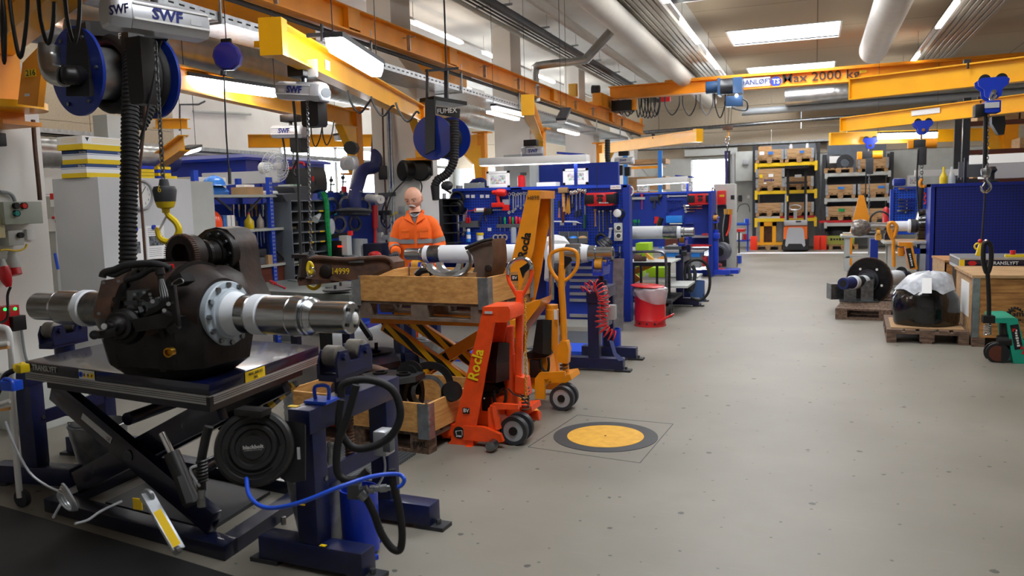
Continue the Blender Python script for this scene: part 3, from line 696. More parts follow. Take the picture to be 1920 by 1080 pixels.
# near hoist under 216
hc=AD(292,38,4.15)
H1,ax,s,up=hoist('large silver chain hoist at the top of the picture above the transmission',hc,AD(215,22,3.95)-AD(380,50,4.25),.50,.082)
text(H1,'SWF',AD(223,18,3.8),XR,ZU,.06,'blue_ink',.03)
chain_bag(H1,AD(262,72,4.2),.1,.1,.34)
pw(H1,'suspension',MB().cyl(hc+V((0,0,.08)),hc+V((0,0,.5)),.02),'steel_dark')
pw(H1,'load_chain',MB().chain(AD(291,78,4.15),AD(306,338,4.15),.035,.0042),'steel_worn')
hook(H1,AD(307,336,4.15),1.15)
text(H1,'6',AD(299,355,4.08),XR,ZU,.05,'yellow_ink')
pw(H1,'control_cable',MB().tube([AD(303,76,4.2),AD(298,90,4.2),AD(292,130,4.2),AD(262,280,4.2)],.006,6),'ink')
# hoist under 215
hc=AD(568,173,7.0)
H2,ax,s,up=hoist('silver chain hoist under the jib arm numbered 215, its vented end cap in view',hc,AD(620,176,6.9)-AD(525,172,7.1),.47,.085)
pw(H2,'vent',MB().cyl(AD(611,174,6.8),AD(612,174,6.78),.04,seg=20),'grey_paint')
chain_bag(H2,AD(588,190,7.0),.17,.14,.22)
pw(H2,'trolley',MB().box(AD(566,135,7.0),(.16,.2,.1),0,.008),'black');pw(H2,'trolley_plate',MB().box(AD(586,128,6.85),(.09,.03,.15),0,.01),'white_metal')
pw(H2,'suspension',MB().cyl(AD(570,145,7),AD(570,158,7),.025),'steel_dark')
pw(H2,'load_chain',MB().chain(AD(576,190,6.9),AD(583,470,6.6),.036,.0045),'steel_worn')
hook(H2,AD(584,470,6.55),1.1)
pw(H2,'control_cable',MB().tube([AD(550,190,7),AD(553,220,7),AD(558,300,7),AD(564,480,6.9)],.012,8),'black')
pw(H2,'cable_tail',MB().tube([AD(556,300,7),AD(549,320,7),AD(556,331,7),AD(560,322,7)],.009,7),'black')
for a,b,yb in ((606,650,212),(650,694,218),(696,735,228)):
 pw(H2,'festoon_cable',MB().tube([AD(a+46,170+(a-606)*.25,8),AD(a+52,yb-20,8),AD(a+68,yb,8),AD(a+84,yb-18,8),AD(a+90,186+(a-606)*.3,8)],.011,7),'black')
# hoist behind, on the back jib
hc=AD(543,248,9.3)
H3,ax,s,up=hoist('smaller silver chain hoist behind, below the big one of jib 215',hc,AD(578,249,9.25)-AD(510,250,9.4),.42,.078)
chain_bag(H3,AD(560,258,9.3),.15,.14,.17)
pw(H3,'trolley',MB().box(AD(545,222,9.3),(.2,.14,.08),0,.008),'black')
pw(H3,'suspension',MB().cyl(AD(545,228,9.3),AD(545,240,9.3),.02),'steel_dark')
pw(H3,'load_chain',MB().chain(AD(549,258,9.3),AD(550,322,9.3),.04,.005),'steel_worn')
pw(H3,'control_cable',MB().tube([AD(530,258,9.3),AD(534,285,9.3),AD(533,320,9.2)],.012,7),'black')
for a,yb in ((583,275),(604,272)):pw(H3,'festoon_cable',MB().tube([AD(a,235,9.5),AD(a+2,yb-15,9.5),AD(a+9,yb,9.5),AD(a+18,yb-20,9.5),AD(a+22,225,9.5)],.008,6),'black')
# white hoist end above the bench rings, with its small black reel
hc=AD(656,306,10.2)
H4,ax,s,up=hoist('small white chain hoist above the ring gear pegboard',hc,AD(644,308,9.9)-AD(675,302,10.5),.22,.09)
pw(H4,'vent',MB().cyl(AD(651,305,10.0),AD(652,305,9.98),.035,seg=18),'grey_paint')
solo('spring_balancer',MB().cyl(AD(656,277,10.2),AD(656,277,10.28)+V((0,.08,0)),.085,seg=9),'black','small black spring balancer above the white hoist','balancer')
# hoist under the front facing arm and the far one
hc=AD(999,285,13.2)
H5,ax,s,up=hoist('silver chain hoist seen end to side below the arm that points at the viewer',hc,(-1,-.1,0),.36,.085)
pw(H5,'trolley',MB().box(AD(996,268,13.2),(.22,.15,.1),0,.008),'black')
hc=AD(1171,302,17.6)
H6,ax,s,up=hoist('silver chain hoist at the far column under the jib arm reaching over the aisle',hc,(1,.1,0),.42,.08)
chain_bag(H6,AD(1163,310,17.6),.13,.14,.22);chain_bag(H6,AD(1177,313,17.6),.12,.14,.2)
pw(H6,'trolley',MB().box(AD(1170,288,17.6),(.22,.15,.1),0,.008),'black')
pw(H6,'load_chain',MB().chain(AD(1160,320,17.6),AD(1160,345,17.6),.05,.008),'ink')

# blue trolleys with hoists across the aisle
def balancer_trolley(label,x,y,Y,s):
 c=AY(x,y,Y);t=thing('beam_trolley',label,'trolley',c,group='blue beam trolleys')
 k=s
 prof=[(-.17,.09),(-.13,.12),(.13,.12),(.17,.09),(.16,.03),(.1,-.02),(.09,-.1),(.04,-.14),(-.04,-.14),(-.09,-.1),(-.1,-.02),(-.16,.03)]
 pw(t,'side_plate',MB().prism([c+V((a*k,0,b*k)) for a,b in prof],(0,-.03*k,0)),mat('trolley_blue','#1235b0',.35))
 pw(t,'far_plate',MB().prism([c+V((a*k,.2*k,b*k)) for a,b in prof],(0,.03*k,0)),'trolley_blue')
 for q in (-1,1):pw(t,'wheel',MB().cyl(c+V((q*.09*k,.0,.1*k)),c+V((q*.09*k,.05*k,.1*k)),.065*k,seg=18),'black')
 pw(t,'pin',MB().cyl(c+V((0,-.06*k,-.06*k)),c+V((0,.24*k,-.06*k)),.03*k,seg=14),'chrome');return t,c
c1=R1[4].lerp(R1[3],.29)
T1,c=balancer_trolley('nearest blue trolley on the highest of the three jib beams',1862,164,10.35,.9)
T2,c2=balancer_trolley('blue trolley on the middle jib beam, above an orange hoist',1731,238,15.7,.9)
T3,c3=balancer_trolley('small blue trolley on the farthest jib beam before the racks',1632,268,21.4,1.0)
Y=10.3
t=thing('electric_hoist','blue and black electric chain hoist with black chain bag across the aisle','hoist',AY(1855,205,Y))
pw(t,'hanger',MB().tube([AY(1862,172,Y),AY(1857,182,Y),AY(1858,190,Y)],.014).tube([AY(1868,178,Y),AY(1862,186,Y),AY(1862,190,Y)],.016),'chrome')
pw(t,'body',pbox(1848,187,1878,212,Y-.1,.22,bev=.015),'trolley_blue');pw(t,'motor',pbox(1828,194,1848,219,Y-.06,.18,bev=.02),'black')
pw(t,'nameplate',quad(AY(1860,197,Y-.105),XR,ZU,.14,.06,.003),'label_silver')
pw(t,'chain_bag',MB().prism([AY(1860,219,Y),AY(1884,217,Y),AY(1886,232,Y),AY(1883,252,Y),AY(1872,252,Y),AY(1860,232,Y)],(0,.14,0)),'black')
pw(t,'load_chain',MB().chain(AY(1852,215,Y),AY(1850,312,Y),.05,.006),'steel_worn')
pw(t,'control_cable',MB().cyl(AY(1848,212,Y),AY(1846,322,Y),.02,seg=10),'black')
hook(t,AY(1849,310,Y),1.05,'chrome','steel_worn')
t=thing('lifting_strap','long thin black strap hanging down to the yellow crane remote','strap',AY(1845,400,Y));pw(t,'strap',MB().tube([AY(1848,328,Y),AY(1846,380,Y),AY(1841,450,Y)],.011,6),'ink')
t=thing('crane_remote','yellow hanging crane remote control with a red stop button','remote control',AY(1838,470,Y))
pw(t,'body',MB().beam(AY(1841,454,Y),AY(1833,480,Y),.055,.05,bev=.01),'yellow_plastic');pw(t,'stop_button',MB().sphere(AY(1838,452,Y-.02),.024),'red');pw(t,'guard',MB().torus(AY(1834,462,Y),(0,1,0),.035,.01),'yellow_plastic')
def orange_hoist(label,x,y,Y,s,bag):
 c=AY(x,y,Y);t=thing('electric_hoist',label,'hoist',c)
 pw(t,'gear_cap',MB().bx(c.x-.26*s,c.x-.15*s,Y-.1*s,Y+.1*s,c.z-.09*s,c.z+.09*s,.015),'crane_orange')
 pw(t,'body',MB().bx(c.x-.15*s,c.x+.08*s,Y-.09*s,Y+.1*s,c.z-.08*s,c.z+.09*s,.01),'dark_grey');pw(t,'motor',MB().cyl(c+V((.08*s,0,0)),c+V((.3*s,0,0)),.1*s,seg=18),'crane_orange')
 pw(t,'chain_bag',MB().bx(c.x-.07*s,c.x+.1*s,Y-.13*s,Y+.05*s,c.z-.45*s,c.z-.07*s,.01),'dark_grey')
 pw(t,'hanger',MB().cyl(c+V((0,0,.09*s)),c+V((0,0,.23*s)),.02),'chrome')
 pw(t,'load_chain',MB().chain(c+V((.02,0,-.45*s)),c+V((.03,0,-bag)),.07,.008),'steel_worn');pw(t,'control_cable',MB().tube([c+V((-.05,-.1,-.1)),c+V((-.06,-.1,-bag*.5)),c+V((-.02,-.1,-bag))],.014,6),'ink');return t
orange_hoist('orange and grey electric hoist hanging from the middle jib beam',1727,270,15.7,.8,1.15)
orange_hoist('smaller looking orange hoist on the farthest jib beam before the pallet racks',1629,291,21.4,1.0,1.9)
solo('hanging_hook',MB().tube([AY(1729,335,15.7),AY(1725,345,15.7),AY(1730,352,15.7),AY(1734,347,15.7)],.03,7),'crane_orange','orange hook at the end of the middle jib chain','hook')
solo('lifting_strap',MB().tube([AY(1728,352,15.7),AY(1726,370,15.7),AY(1725,392,15.7)],.045,7),'dark_strap','dark strap between the orange hook and the wrapped axle end','strap')

# ================================================================ tube lamps under the jib arms
def tube_lamp(label,a,b,w=.13,h=.08,power_mat='led_cool',n='tube_lamp'):
 a,b=V(a),V(b);t=thing(n,label,'lamp',a)
 d=(b-a).normalized();sd=d.cross(V(ZU)).normalized()
 def sec(p,k):return [p+sd*(w/2*x*k)+V((0,0,h*z)) for x,z in ((-1,0),(-.95,-.5),(-.6,-.95),(.6,-.95),(.95,-.5),(1,0))]
 pw(t,'diffuser',MB().loft([sec(a,.8),sec(a+d*.04,1),sec(b-d*.04,1),sec(b,.8)]),power_mat)
 pw(t,'housing',MB().beam(a+V((0,0,.02)),b+V((0,0,.02)),w*1.05,.04),'dark_grey')
 for q in (a,b):pw(t,'hanger_wire',MB().cyl(q,V((q.x,q.y,ZC)),.004,seg=5),'dark_grey')
 return t
tl=tube_lamp('bright tube lamp clamped above the jib arm numbered 215',AD(624,70,6.2),AD(706,122,7.35),.15,.11)
pw(tl,'bracket',MB().beam(AD(575,67,6.4),AD(646,63,6.4),.03,.03).cyl(AD(603,45,6.3),AD(604,78,6.3),.012),'dark_grey')
tube_lamp('bright tube lamp over the arm of the jib crane behind the near column',AD(345,143,8.2),AD(515,168,9.2),.14,.09)
tube_lamp('bright tube lamp behind the big hose reel, partly hidden',AD(305,120,9.5),AD(345,127,9.7),.12,.07)
tube_lamp('small unlit tube lamp over the far jib arm, before the bright windows',AD(630,254,15),AD(668,256,15.3),.2,.1,'frosted')
tube_lamp('white lamp hanging at a slant beside the arm that points at the viewer',AD(1062,206,14.0),AD(1052,226,13.0),.16,.06,'frosted')
tube_lamp('bright tube lamp on the farthest jib beam across the aisle',AY(1646,251,20.8),AY(1757,248,21.0),.12,.13)
tube_lamp('lamp glowing at the far wall behind the yellow stack of boxes',AD(342,283,12),AD(367,276,12.5),.2,.06,'led_cool')
tube_lamp('thin lamp strip under the cable tray beside the fume reel',AD(925,199,13),AD(985,214,14.5),.1,.05,'lamp_warm')

# ================================================================ hose reels
def hose_reel(label,a,b,r,mats=('blue_flat','galv'),drum=.6,big=True):
 """reel with two discs, axis from a to b"""
 a,b=V(a),V(b);ax=(b-a).normalized();L=(b-a).length;t=thing('hose_reel',label,'hose reel',(a+b)/2,group='fume hose reels')
 for p in (a,b):pw(t,'disc',MB().lathe(p,ax,[(-.01,r*.96),(-.01,r),(.01,r),(.01,r*.96)],48),mats[0])
 pw(t,'drum',MB().cyl(a,b,r*drum,seg=40),mats[1]);return t,ax
a,b=AD(146,134,5.0),AD(288,146,5.45)
t,ax=hose_reel('huge blue and steel fume hose reel hanging over the near workplace',a,b,.27)
for k in range(6):
 x,y=MB().frame(ax);q=a-ax*.013+(x*cos(k*1.05)+y*sin(k*1.05))*.22
 pw(t,'bolt',MB().cyl(q,q-ax*.012,.012,seg=8),'steel_worn')
pw(t,'side_frame',MB().prism([AD(126,60,4.9),AD(160,40,4.9),AD(166,110,4.9),AD(168,180,4.9),AD(124,180,4.9),AD(124,120,4.9)],ax*.03),'black')
pw(t,'top_frame',MB().beam(AD(120,56,5.1),AD(310,66,5.4),.22,.09),'black');text(t,'FUMEX',AD(240,66,5.05),XR,ZU,.05,'white',.02)
pw(t,'far_frame',MB().beam(AD(300,60,5.4),AD(306,130,5.4),.1,.04),'black')
pw(t,'air_elbow',MB().tube([AD(93,84,4.9),AD(92,110,4.9),AD(100,138,4.85),AD(122,143,4.8)],.062,16,sub=6),'duct')
pw(t,'coupling',MB().hose([AD(118,140,4.8),AD(135,141,4.82),AD(150,141,4.92)],.058,.02,.06),'black')
x,y=MB().frame(ax)
mb=MB()
for k in range(5):mb.tube([a+ax*(.22+.06*k)+(x*cos(q)+y*sin(q))*.215 for q in [i*2*pi/28 for i in range(28)]],.036,10,closed=True,sub=0)
pw(t,'wound_hose',mb,'rubber')
pw(t,'hanging_hose',MB().hose([AD(248,60,5.0),AD(246,140,4.85),AD(244,220,4.8),AD(243,300,4.75),AD(241,370,4.72),AD(240,440,4.7),AD(240,505,4.7)],.051,.026,.13,18),'rubber')
pw(t,'guide_arm',MB().beam(AD(249,55,4.95),AD(249,130,4.95),.05,.14),'black')
pw(t,'side_hose',MB().hose([AD(262,120,5.2),AD(284,150,5.2),AD(280,200,5.2),AD(262,240,5.15)],.042,.026,.13,14),'rubber')
pw(t,'indicator',MB().sphere(AD(173,91,5.15),.012),'screen_red')
for k,pts in enumerate([[(270,130),(272,200),(268,260),(262,330),(268,420),(273,490)],[(265,80),(268,200),(270,235),(262,262)]]):
 solo('hanging_cable',MB().tube([AD(px,py,4.55) for px,py in pts],.007 if k else .008,7),'rust' if not k else 'ink','reddish hanging hose beside the thick black fume hose' if not k else 'black control cable beside the thick fume hose','cable')
# second reel beyond the near column
a,b=AD(812,258,10.6),AD(846,260,11.1)
t,ax=hose_reel('blue fume hose reel in a black frame beside the column of jib 215',a,b,.29,('blue_flat','dark_grey'))
pw(t,'side_frame',MB().prism([AD(797,186,10.5),AD(815,186,10.5),AD(815,280,10.5),AD(797,290,10.5)],(0,.03,0)),'black')
pw(t,'top_frame',MB().beam(AD(800,186,10.6),AD(862,196,11),.3,.05).prism([AD(818,200,10.6),AD(862,204,10.6),AD(861,222,10.6),AD(818,214,10.6)],(0,.02,0)),'black')
text(t,'FUMEX',AD(838,208,10.5),XR,ZU,.09,'white',.01)
x,y=MB().frame(ax);mb=MB()
for k in range(3):mb.tube([a+ax*(.08+.09*k)+(x*cos(q)+y*sin(q))*.22 for q in [i*2*pi/28 for i in range(28)]],.05,10,closed=True,sub=0)
pw(t,'wound_hose',mb,'rubber')
pw(t,'hanging_hose',MB().hose([AD(852,225,10.4),AD(852,260,10.4),AD(851,300,10.4),AD(838,325,10.4),AD(821,338,10.4),AD(815,352,10.4)],.06,.035,.12,14),'rubber')
pw(t,'hose_nozzle',MB().cyl(AD(816,350,10.4),AD(818,375,10.4),.06,.05),'black')
pw(t,'drop_bracket',MB().beam(AD(801,130,10.6),AD(801,190,10.6),.03,.03).beam(AD(837,128,10.8),AD(837,195,10.8),.05,.05),'dark_grey')
q=AD(837,128,10.8);pw(t,'hanger_wire',MB().cyl(q,V((q.x,q.y,ZC)),.012,seg=6),'dark_grey');pw(t,'hanger_frame',MB().beam(AD(797,133,10.7),AD(860,128,10.7),.04,.03),'dark_grey')
# third, partly seen in the far bay
t=thing('fume_hose','short black fume hose hanging in the far bay beside the yellow bracket','hose',AD(1141,320,16.5))
pw(t,'hose',MB().hose([AD(1139,262,16.5),AD(1139,292,16.5),AD(1141,310,16.5),AD(1140,330,16.5),AD(1134,345,16.5)],.06,.05,.12,12),'rubber')
# blue dial balancer
c=AD(427,106,6.0)
t=thing('spring_balancer','round blue spring balancer with white ring emblem over the shelves','balancer',c)
d=(CAMP-c).normalized();e=d+V((-.3,0,.1));e.normalize()
pw(t,'housing',MB().lathe(c,e,[(-.07,.08),(-.06,.1),(.03,.105),(.045,.09),(.05,.03)],10),mat('balancer_blue','#24247e',.35,coat=.2),sharp=30)
pw(t,'emblem',MB().ring(c+e*.047+V((-.02,0,.005)),c+e*.052+V((-.02,0,.005)),.03,.024,20).ring(c+e*.047+V((-.02,0,.005)),c+e*.052+V((-.02,0,.005)),.016,.011,16),'white')
pw(t,'nose',MB().cyl(AD(419,133,6),AD(419,141,6),.022),'dark_grey')
pw(t,'hanger',MB().beam(AD(424,73,6),AD(424,82,6),.08,.02),'black');q=AD(424,75,6);pw(t,'hanger_wire',MB().cyl(q,V((q.x,q.y,ZC)),.004,seg=5),'dark_grey')
pw(t,'wire_rope',MB().tube([AD(420,141,6),AD(424,250,6),AD(429,316,6),AD(431,340,6)],.006,6,sub=2),'ink')
pw(t,'hook',MB().cyl(AD(430,316,6),AD(431,345,6),.012),'steel_dark')
# copper coloured pipe at the partition
solo('pipe',MB().tube([AD(62,225,6.3),AD(66,280,6.3),AD(72,340,6.3),AD(75,375,6.3)],.016,8),'rust','rust red pipe hanging beside the near white partition','pipe')
# ================================================================ pallets, collars, racks
def make_pallet(label,loc,rz=0,mt='pallet_wood',group='wooden pallets'):
 t=thing('pallet',label,'pallet',(0,0,0),0,group) # .8 (x) by 1.2 (y), top at .144
 for x in (-.3275,-.165,0,.165,.3275):part(t,'deck_board',MB().bx(x-(.072 if abs(x)!=.165 else .05),x+(.072 if abs(x)!=.165 else .05),-.6,.6,.122,.144),mt)
 for y in (-.5275,0,.5275):
  part(t,'cross_board',MB().bx(-.4,.4,y-.0725,y+.0725,.1,.122),mt)
  for x in (-.35,0,.35):part(t,'block',MB().bx(x-.05 if x else -.0725,x+.05 if x else .0725,y-.0725,y+.0725,.022,.1),mt)
 for x in (-.35,0,.35):part(t,'runner',MB().bx(x-.05,x+.05,-.6,.6,0,.022),mt)
 t.location=loc;t.rotation_euler=(0,0,rz);WM[t]=Matrix.Translation(loc)@ Matrix.Rotation(rz,4,'Z')
 for c in t.children:WM[c]=WM[t]
 return t
def make_collar(label,loc,rz=0,h=.195,mt='wood_pine',group='wooden pallet collars'):
 t=thing('pallet_collar',label,'crate',(0,0,0),0,group)
 for s in (-1,1):
  part(t,'side_board',MB().bx(s*.4-.01,s*.4+.01,-.58,.58,0,h),mt)
  part(t,'end_board',MB().bx(-.39,.39,s*.6-.01,s*.6+.01,0,h),mt)
  for q in (-1,1):
   mb=MB().bx(s*.413-.003,s*.413+.001,q*.60-q*.07,q*.612,-.04,h).bx(s*.34,s*.415,q*.614-.002,q*.614+.002,-.04,h)
   for k in range(4):mb.cyl((s*.412,q*.613,.02+k*.045),(s*.412,q*.613,.045+k*.045),.009,seg=8);mb.bx(s*.36,s*.375,q*.614-.004,q*.614+.004,.02+k*.045,.04+k*.045);mb.bx(s*.413-.005,s*.413+.004,q*.55,q*.565,.02+k*.045,.04+k*.045)
   part(t,'hinge',mb,'galv')
 t.location=loc;t.rotation_euler=(0,0,rz);WM[t]=Matrix.Translation(loc)@ Matrix.Rotation(rz,4,'Z')
 for c in t.children:WM[c]=WM[t]
 return t
YR_=26.0
def rack(label,xs,zs,mt_beam,foot=True,cap=None):
 t=thing('pallet_rack',label,'rack',(sum(xs)/2,YR_+.5,0),group='pallet racks')
 for x in xs:
  for y in (YR_,YR_+1.0):pw(t,'upright',MB().bx(x-.05,x+.05,y-.04,y+.04,0,max(zs)+.55),'dark_grey' if mt_beam !='rack_blue' else 'rack_blue')
  pw(t,'side_bracing',MB().beam((x,YR_,.3),(x,YR_+1,1.4),.03,.03).beam((x,YR_+1,1.4),(x,YR_,2.4),.03,.03),'dark_grey')
  if foot:pw(t,'foot_guard',MB().bx(x-.1,x+.1,YR_-.16,YR_-.05,0,.42,.01),'orange_safety',label='orange foot guard')
 for z in zs:
  for y in (YR_-.03,YR_+1.0):pw(t,'shelf_beam',MB().bx(xs[0]+.05,xs[1]-.05,y-.03,y+.02,z-.1,z),mt_beam)
  for x in xs:pw(t,'beam_claw',MB().bx(x+(.02 if x==xs[0] else -.1),x+(.1 if x==xs[0] else -.02),YR_-.08,YR_-.045,z-.26 if mt_beam=='label_yellow' else z-.16,z+.02),mt_beam)
  pw(t,'shelf_mesh',MB().bx(xs[0]+.05,xs[1]-.05,YR_,YR_+1,z-.03,z-.02),'galv')
 return t
def zat(y,x=1470):return AY(x,y,YR_).z
xa,xb,xc,xd=AY(1414,400,YR_).x,AY(1533,400,YR_).x,AY(1544,400,YR_).x,AY(1670,400,YR_).x
Z1=[zat(409),zat(357),zat(305)];Z2=[AY(1610,y,YR_).z for y in (417,371,323)]
rack('left pallet rack with dark uprights and yellow shelf beams',(xa,xb),Z1,'label_yellow')
rack('pallet rack with pale shelf beams beside the one with yellow beams',(xc,xd),Z2,'light_grey')
for x0 in (xa,xc):solo('rack_net',MB().bx(x0+.1,x0+1.75,YR_+1.06,YR_+1.07,.9,Z1[2]+.6),'rack_grey','grey mesh back behind the pallets of the %s rack'%('yellow beamed' if x0==xa else 'pale beamed'),'net')
P0=make_pallet('wooden pallet at the top of the yellow beamed rack under the lidded crate',(AY(1443,300,YR_).x,YR_+.52,Z1[2]),0,'wood_pale','pallets in the racks')
C0=make_collar('wooden crate with printed sheets at the top of the yellow beamed rack',(AY(1443,300,YR_).x,YR_+.52,Z1[2]+.144),0,.26,'wood_pale','crates in the racks')
lid=part(C0,'lid',MB().bx(-.38,.38,-.57,.57,.235,.25),'wood_pale')
items=[(1498,Z1[2],1,'wooden crate with two jars on it, top of the yellow beamed rack'),(1444,Z1[1],2,'tall stacked crate with a yellow sticker in the yellow rack'),(1498,Z1[1],1,'reddish wooden crate above the forklift mast'),(1443,Z1[0]+.07,1,'low wooden crate just above the yellow machine frame'),(1499,Z1[0]+.07,1,'wooden crate on the low shelf behind the forklift'),
  (1636,Z2[2],1,'wooden crate behind the smaller orange hoist'),(1576,Z2[1],1,'wooden crate with blue slip on the middle shelf, nearer the yellow rack'),(1637,Z2[1],1,'wooden crate with blue slip on the middle shelf, farther from the yellow rack'),(1577,Z2[0]+.08,1,'wooden crate with a green slip above the red pallet'),(1640,Z2[0],1,'wooden crate with a green slip behind the yellow folded jack')]
for x,z,n,lb in items:
 X=AY(x,350,YR_).x
 dup(P0,(X,YR_+.52,z),label='pallet under the '+lb.replace('wooden ','',1)[:75])
 sc_=.195/.26
 for k in range(n):
  c=dup(C0,(X,YR_+.52,z+.144+k*.262),label=lb if n==1 else lb.replace('tall stacked crate',('lower half','upper half')[k]+' of the tall stacked crate'))
def front(c,px0,px1,py0,py1,mt,nm='slip',par=None,Y=None):
 a=AY(px0,py1,Y or YR_-.12);b=AY(px1,py0,Y or YR_-.12);return pw(par,nm,MB().bx(a.x,b.x,a.y-.004,a.y,a.z,b.z),mt)
cr=[o for o in COL.objects if o.name.startswith('pallet_collar')]
def near(o_list,px):return min(o_list,key=lambda o:(V(o.location)-px).length)
for px0,px1,py0,py1,mt in ((1424,1433,284,291,'paper'),(1440,1450,284,290,'sheet_blue'),(1424,1430,327,334,'label_yellow'),(1441,1450,326,332,'paper'),(1432,1437,342,345,'paper'),(1499,1508,282,287,'sheet_blue'),(1490,1503,327,333,'paper'),(1571,1583,350,355,'light_blue'),(1646,1659,348,353,'light_blue'),(1572,1584,391,397,'green_cloth')):
 p=AY((px0+px1)/2,(py0+py1)/2,YR_);front(None,px0,px1,py0,py1,mt,'slip',near(cr,p))
marks(near(cr,AY(1444,338,YR_)),AY(1442,338,YR_-.13),XR,ZU,.3,.07,5,'blue_ink')
solo('wooden_box',pbox(1422,274,1446,283,YR_+.1,.5),'wood_pale','small wooden box on the top crate of the yellow beamed rack','box')
for i,x in enumerate((1483,1514)):
 p=AY(x,280,YR_+.3);solo('jar',MB().lathe((p.x,p.y,Z1[2]+.39),(0,0,1),[(0,.06),(.11,.06),(.13,.045),(.17,.045),(.18,.02)],16),'plastic_grey','small grey jar on the top shelf crate, %s'%('the shorter one' if i==0 else 'nearer the end upright'),'jar')
X=AY(1443,1,YR_).x
solo('white_board_stack',MB().bx(X-.42,X+.42,YR_,YR_+1,Z1[0],Z1[0]+.065),'white','white slab under the pallet on the low shelf of the yellow rack','board')
X=AY(1499,1,YR_).x;solo('red_pallet',MB().bx(X-.5,X+.5,YR_-.05,YR_+1,Z1[0],Z1[0]+.065),'red','flat red plastic pallet behind the forklift posts','pallet')
X=AY(1576,1,YR_).x;solo('red_pallet',MB().bx(X-.5,X+.45,YR_-.05,YR_+1,Z2[0],Z2[0]+.075),'red','flat red plastic pallet on the low shelf of the pale beamed rack','pallet')
# machine part on the top shelf
X=AY(1577,1,YR_).x;dup(P0,(X,YR_+.52,Z2[2]),label='pale wooden pallet under the grey gearbox with a round opening')
t=thing('gearbox_unit','dark grey gearbox with round opening on the top shelf of the rack','machine part',(X,YR_+.4,Z2[2]+.144))
pw(t,'housing',MB().bx(X-.4,X+.05,YR_+.1,YR_+.7,Z2[2]+.144,Z2[2]+.55,.04),'steel_dark');pw(t,'bell',MB().ring((X+.18,YR_+.05,Z2[2]+.3),(X+.18,YR_+.4,Z2[2]+.3),.24,.12),'dark_grey');pw(t,'paper',MB().bx(X-.25,X+.05,YR_+.09,YR_+.1,Z2[2]+.3,Z2[2]+.5),'paper')
# yellow frame machine on the ground
X=AY(1443,1,YR_).x
dup(P0,(X,YR_+.52,0),label='pallet on the floor under the yellow machine frame')
t=thing('portal_machine','yellow portal shaped machine frame on a pallet at the foot of the rack','machine',(X,YR_+.3,.144))
pw(t,'base',MB().bx(X-.42,X+.42,YR_-.05,YR_+.9,.144,.22),'crane_yellow')
pw(t,'portal',MB().bx(X-.24,X-.13,YR_,YR_+.3,.22,.85).bx(X+.12,X+.23,YR_,YR_+.3,.22,.85).bx(X-.24,X+.23,YR_,YR_+.3,.72,.85),'crane_yellow');pw(t,'inner_plate',MB().bx(X-.13,X+.12,YR_+.15,YR_+.2,.22,.72),'rust');pw(t,'bags',MB().bx(X-.4,X+.4,YR_+.5,YR_+.9,.22,.95,.05),'clear_bag');pw(t,'head',MB().bx(X-.1,X+.12,YR_+.02,YR_+.2,.85,1.0,.02),'dark_grey')
X=AY(1575,1,YR_).x
dup(P0,(X+.2,YR_+.52,0),label='pallet on the floor under the lime green crate')
t=thing('green_crate','yellowish green crate with black lettering on the floor of the rack','crate',(X,YR_+.3,.144));pw(t,'box',MB().bx(X-.4,X+.5,YR_-.02,YR_+.9,.144,.4,.01),mat('olive','#9aa34a',.7));marks(t,(X+.02,YR_-.025,.3),XR,ZU,.4,.07,5,'ink')
solo('tarpaulin_heap',MB().loft([[V((X+.1+r*1.0*cos(a),YR_+.5+r*.4*sin(a),z)) for a in [k*pi/6 for k in range(12)]] for r,z in ((.5,.4),(.48,.5),(.38,.68),(.2,.82),(.05,.86))]),'black','black tarpaulin heap on the green crate','tarpaulin')
# forklift
Y=24.9;c=AY(1491,467,Y)
t=thing('forklift','small orange and grey reach forklift parked before the yellow beamed rack','forklift',(c.x,Y+.5,0))
pw(t,'base',pbox(1467,448,1516,470,Y,1.1,bev=.05),'black')
a,b=AY(1469,460,Y),AY(1514,424,Y)
pw(t,'body',MB().bx(a.x,b.x,Y+.03,Y+.8,a.z,b.z,.05),mat('lift_orange','#ef6a10',.4,coat=.3));pw(t,'rear_cover',MB().prism([AY(*q,Y-.02) for q in ((1475,463),(1472,460),(1476,432),(1479,427),(1504,427),(1507,432),(1510,460),(1507,463),(1503,457),(1479,457))],(0,.08,0)),'plastic_grey')
pw(t,'dashboard',pbox(1470,413,1514,423,Y,.5,bev=.03),'plastic_grey');pw(t,'console',pbox(1492,414,1502,417,Y-.01,.05),'ink')
for x0,x1 in ((1471,1475),(1510,1514)):pw(t,'guard_post',pbox(x0,364,x1,415,Y+.1,.06),'plastic_grey')
for x0,x1 in ((1474,1480),(1507,1513)):pw(t,'mast_rail',pbox(x0,318,x1,430,Y+.8,.12),'black')
pw(t,'mast_bar',pbox(1474,340,1514,345,Y+.78,.05).bx(*[AY(1472,312,Y+.5).x,AY(1516,312,Y+.5).x,Y+.2,Y+.9,AY(1490,316,Y+.5).z,AY(1490,311,Y+.5).z]),'black')
pw(t,'steering_column',MB().beam(AY(1491,410,Y+.3),AY(1491,392,Y+.25),.09,.06),'plastic_grey');pw(t,'steering_wheel',MB().torus(AY(1491,389,Y+.25),(0,-.5,1),.16,.015),'plastic_grey');pw(t,'warning_plate',pbox(1475,367,1478,378,Y+.05,.03),'label_yellow')
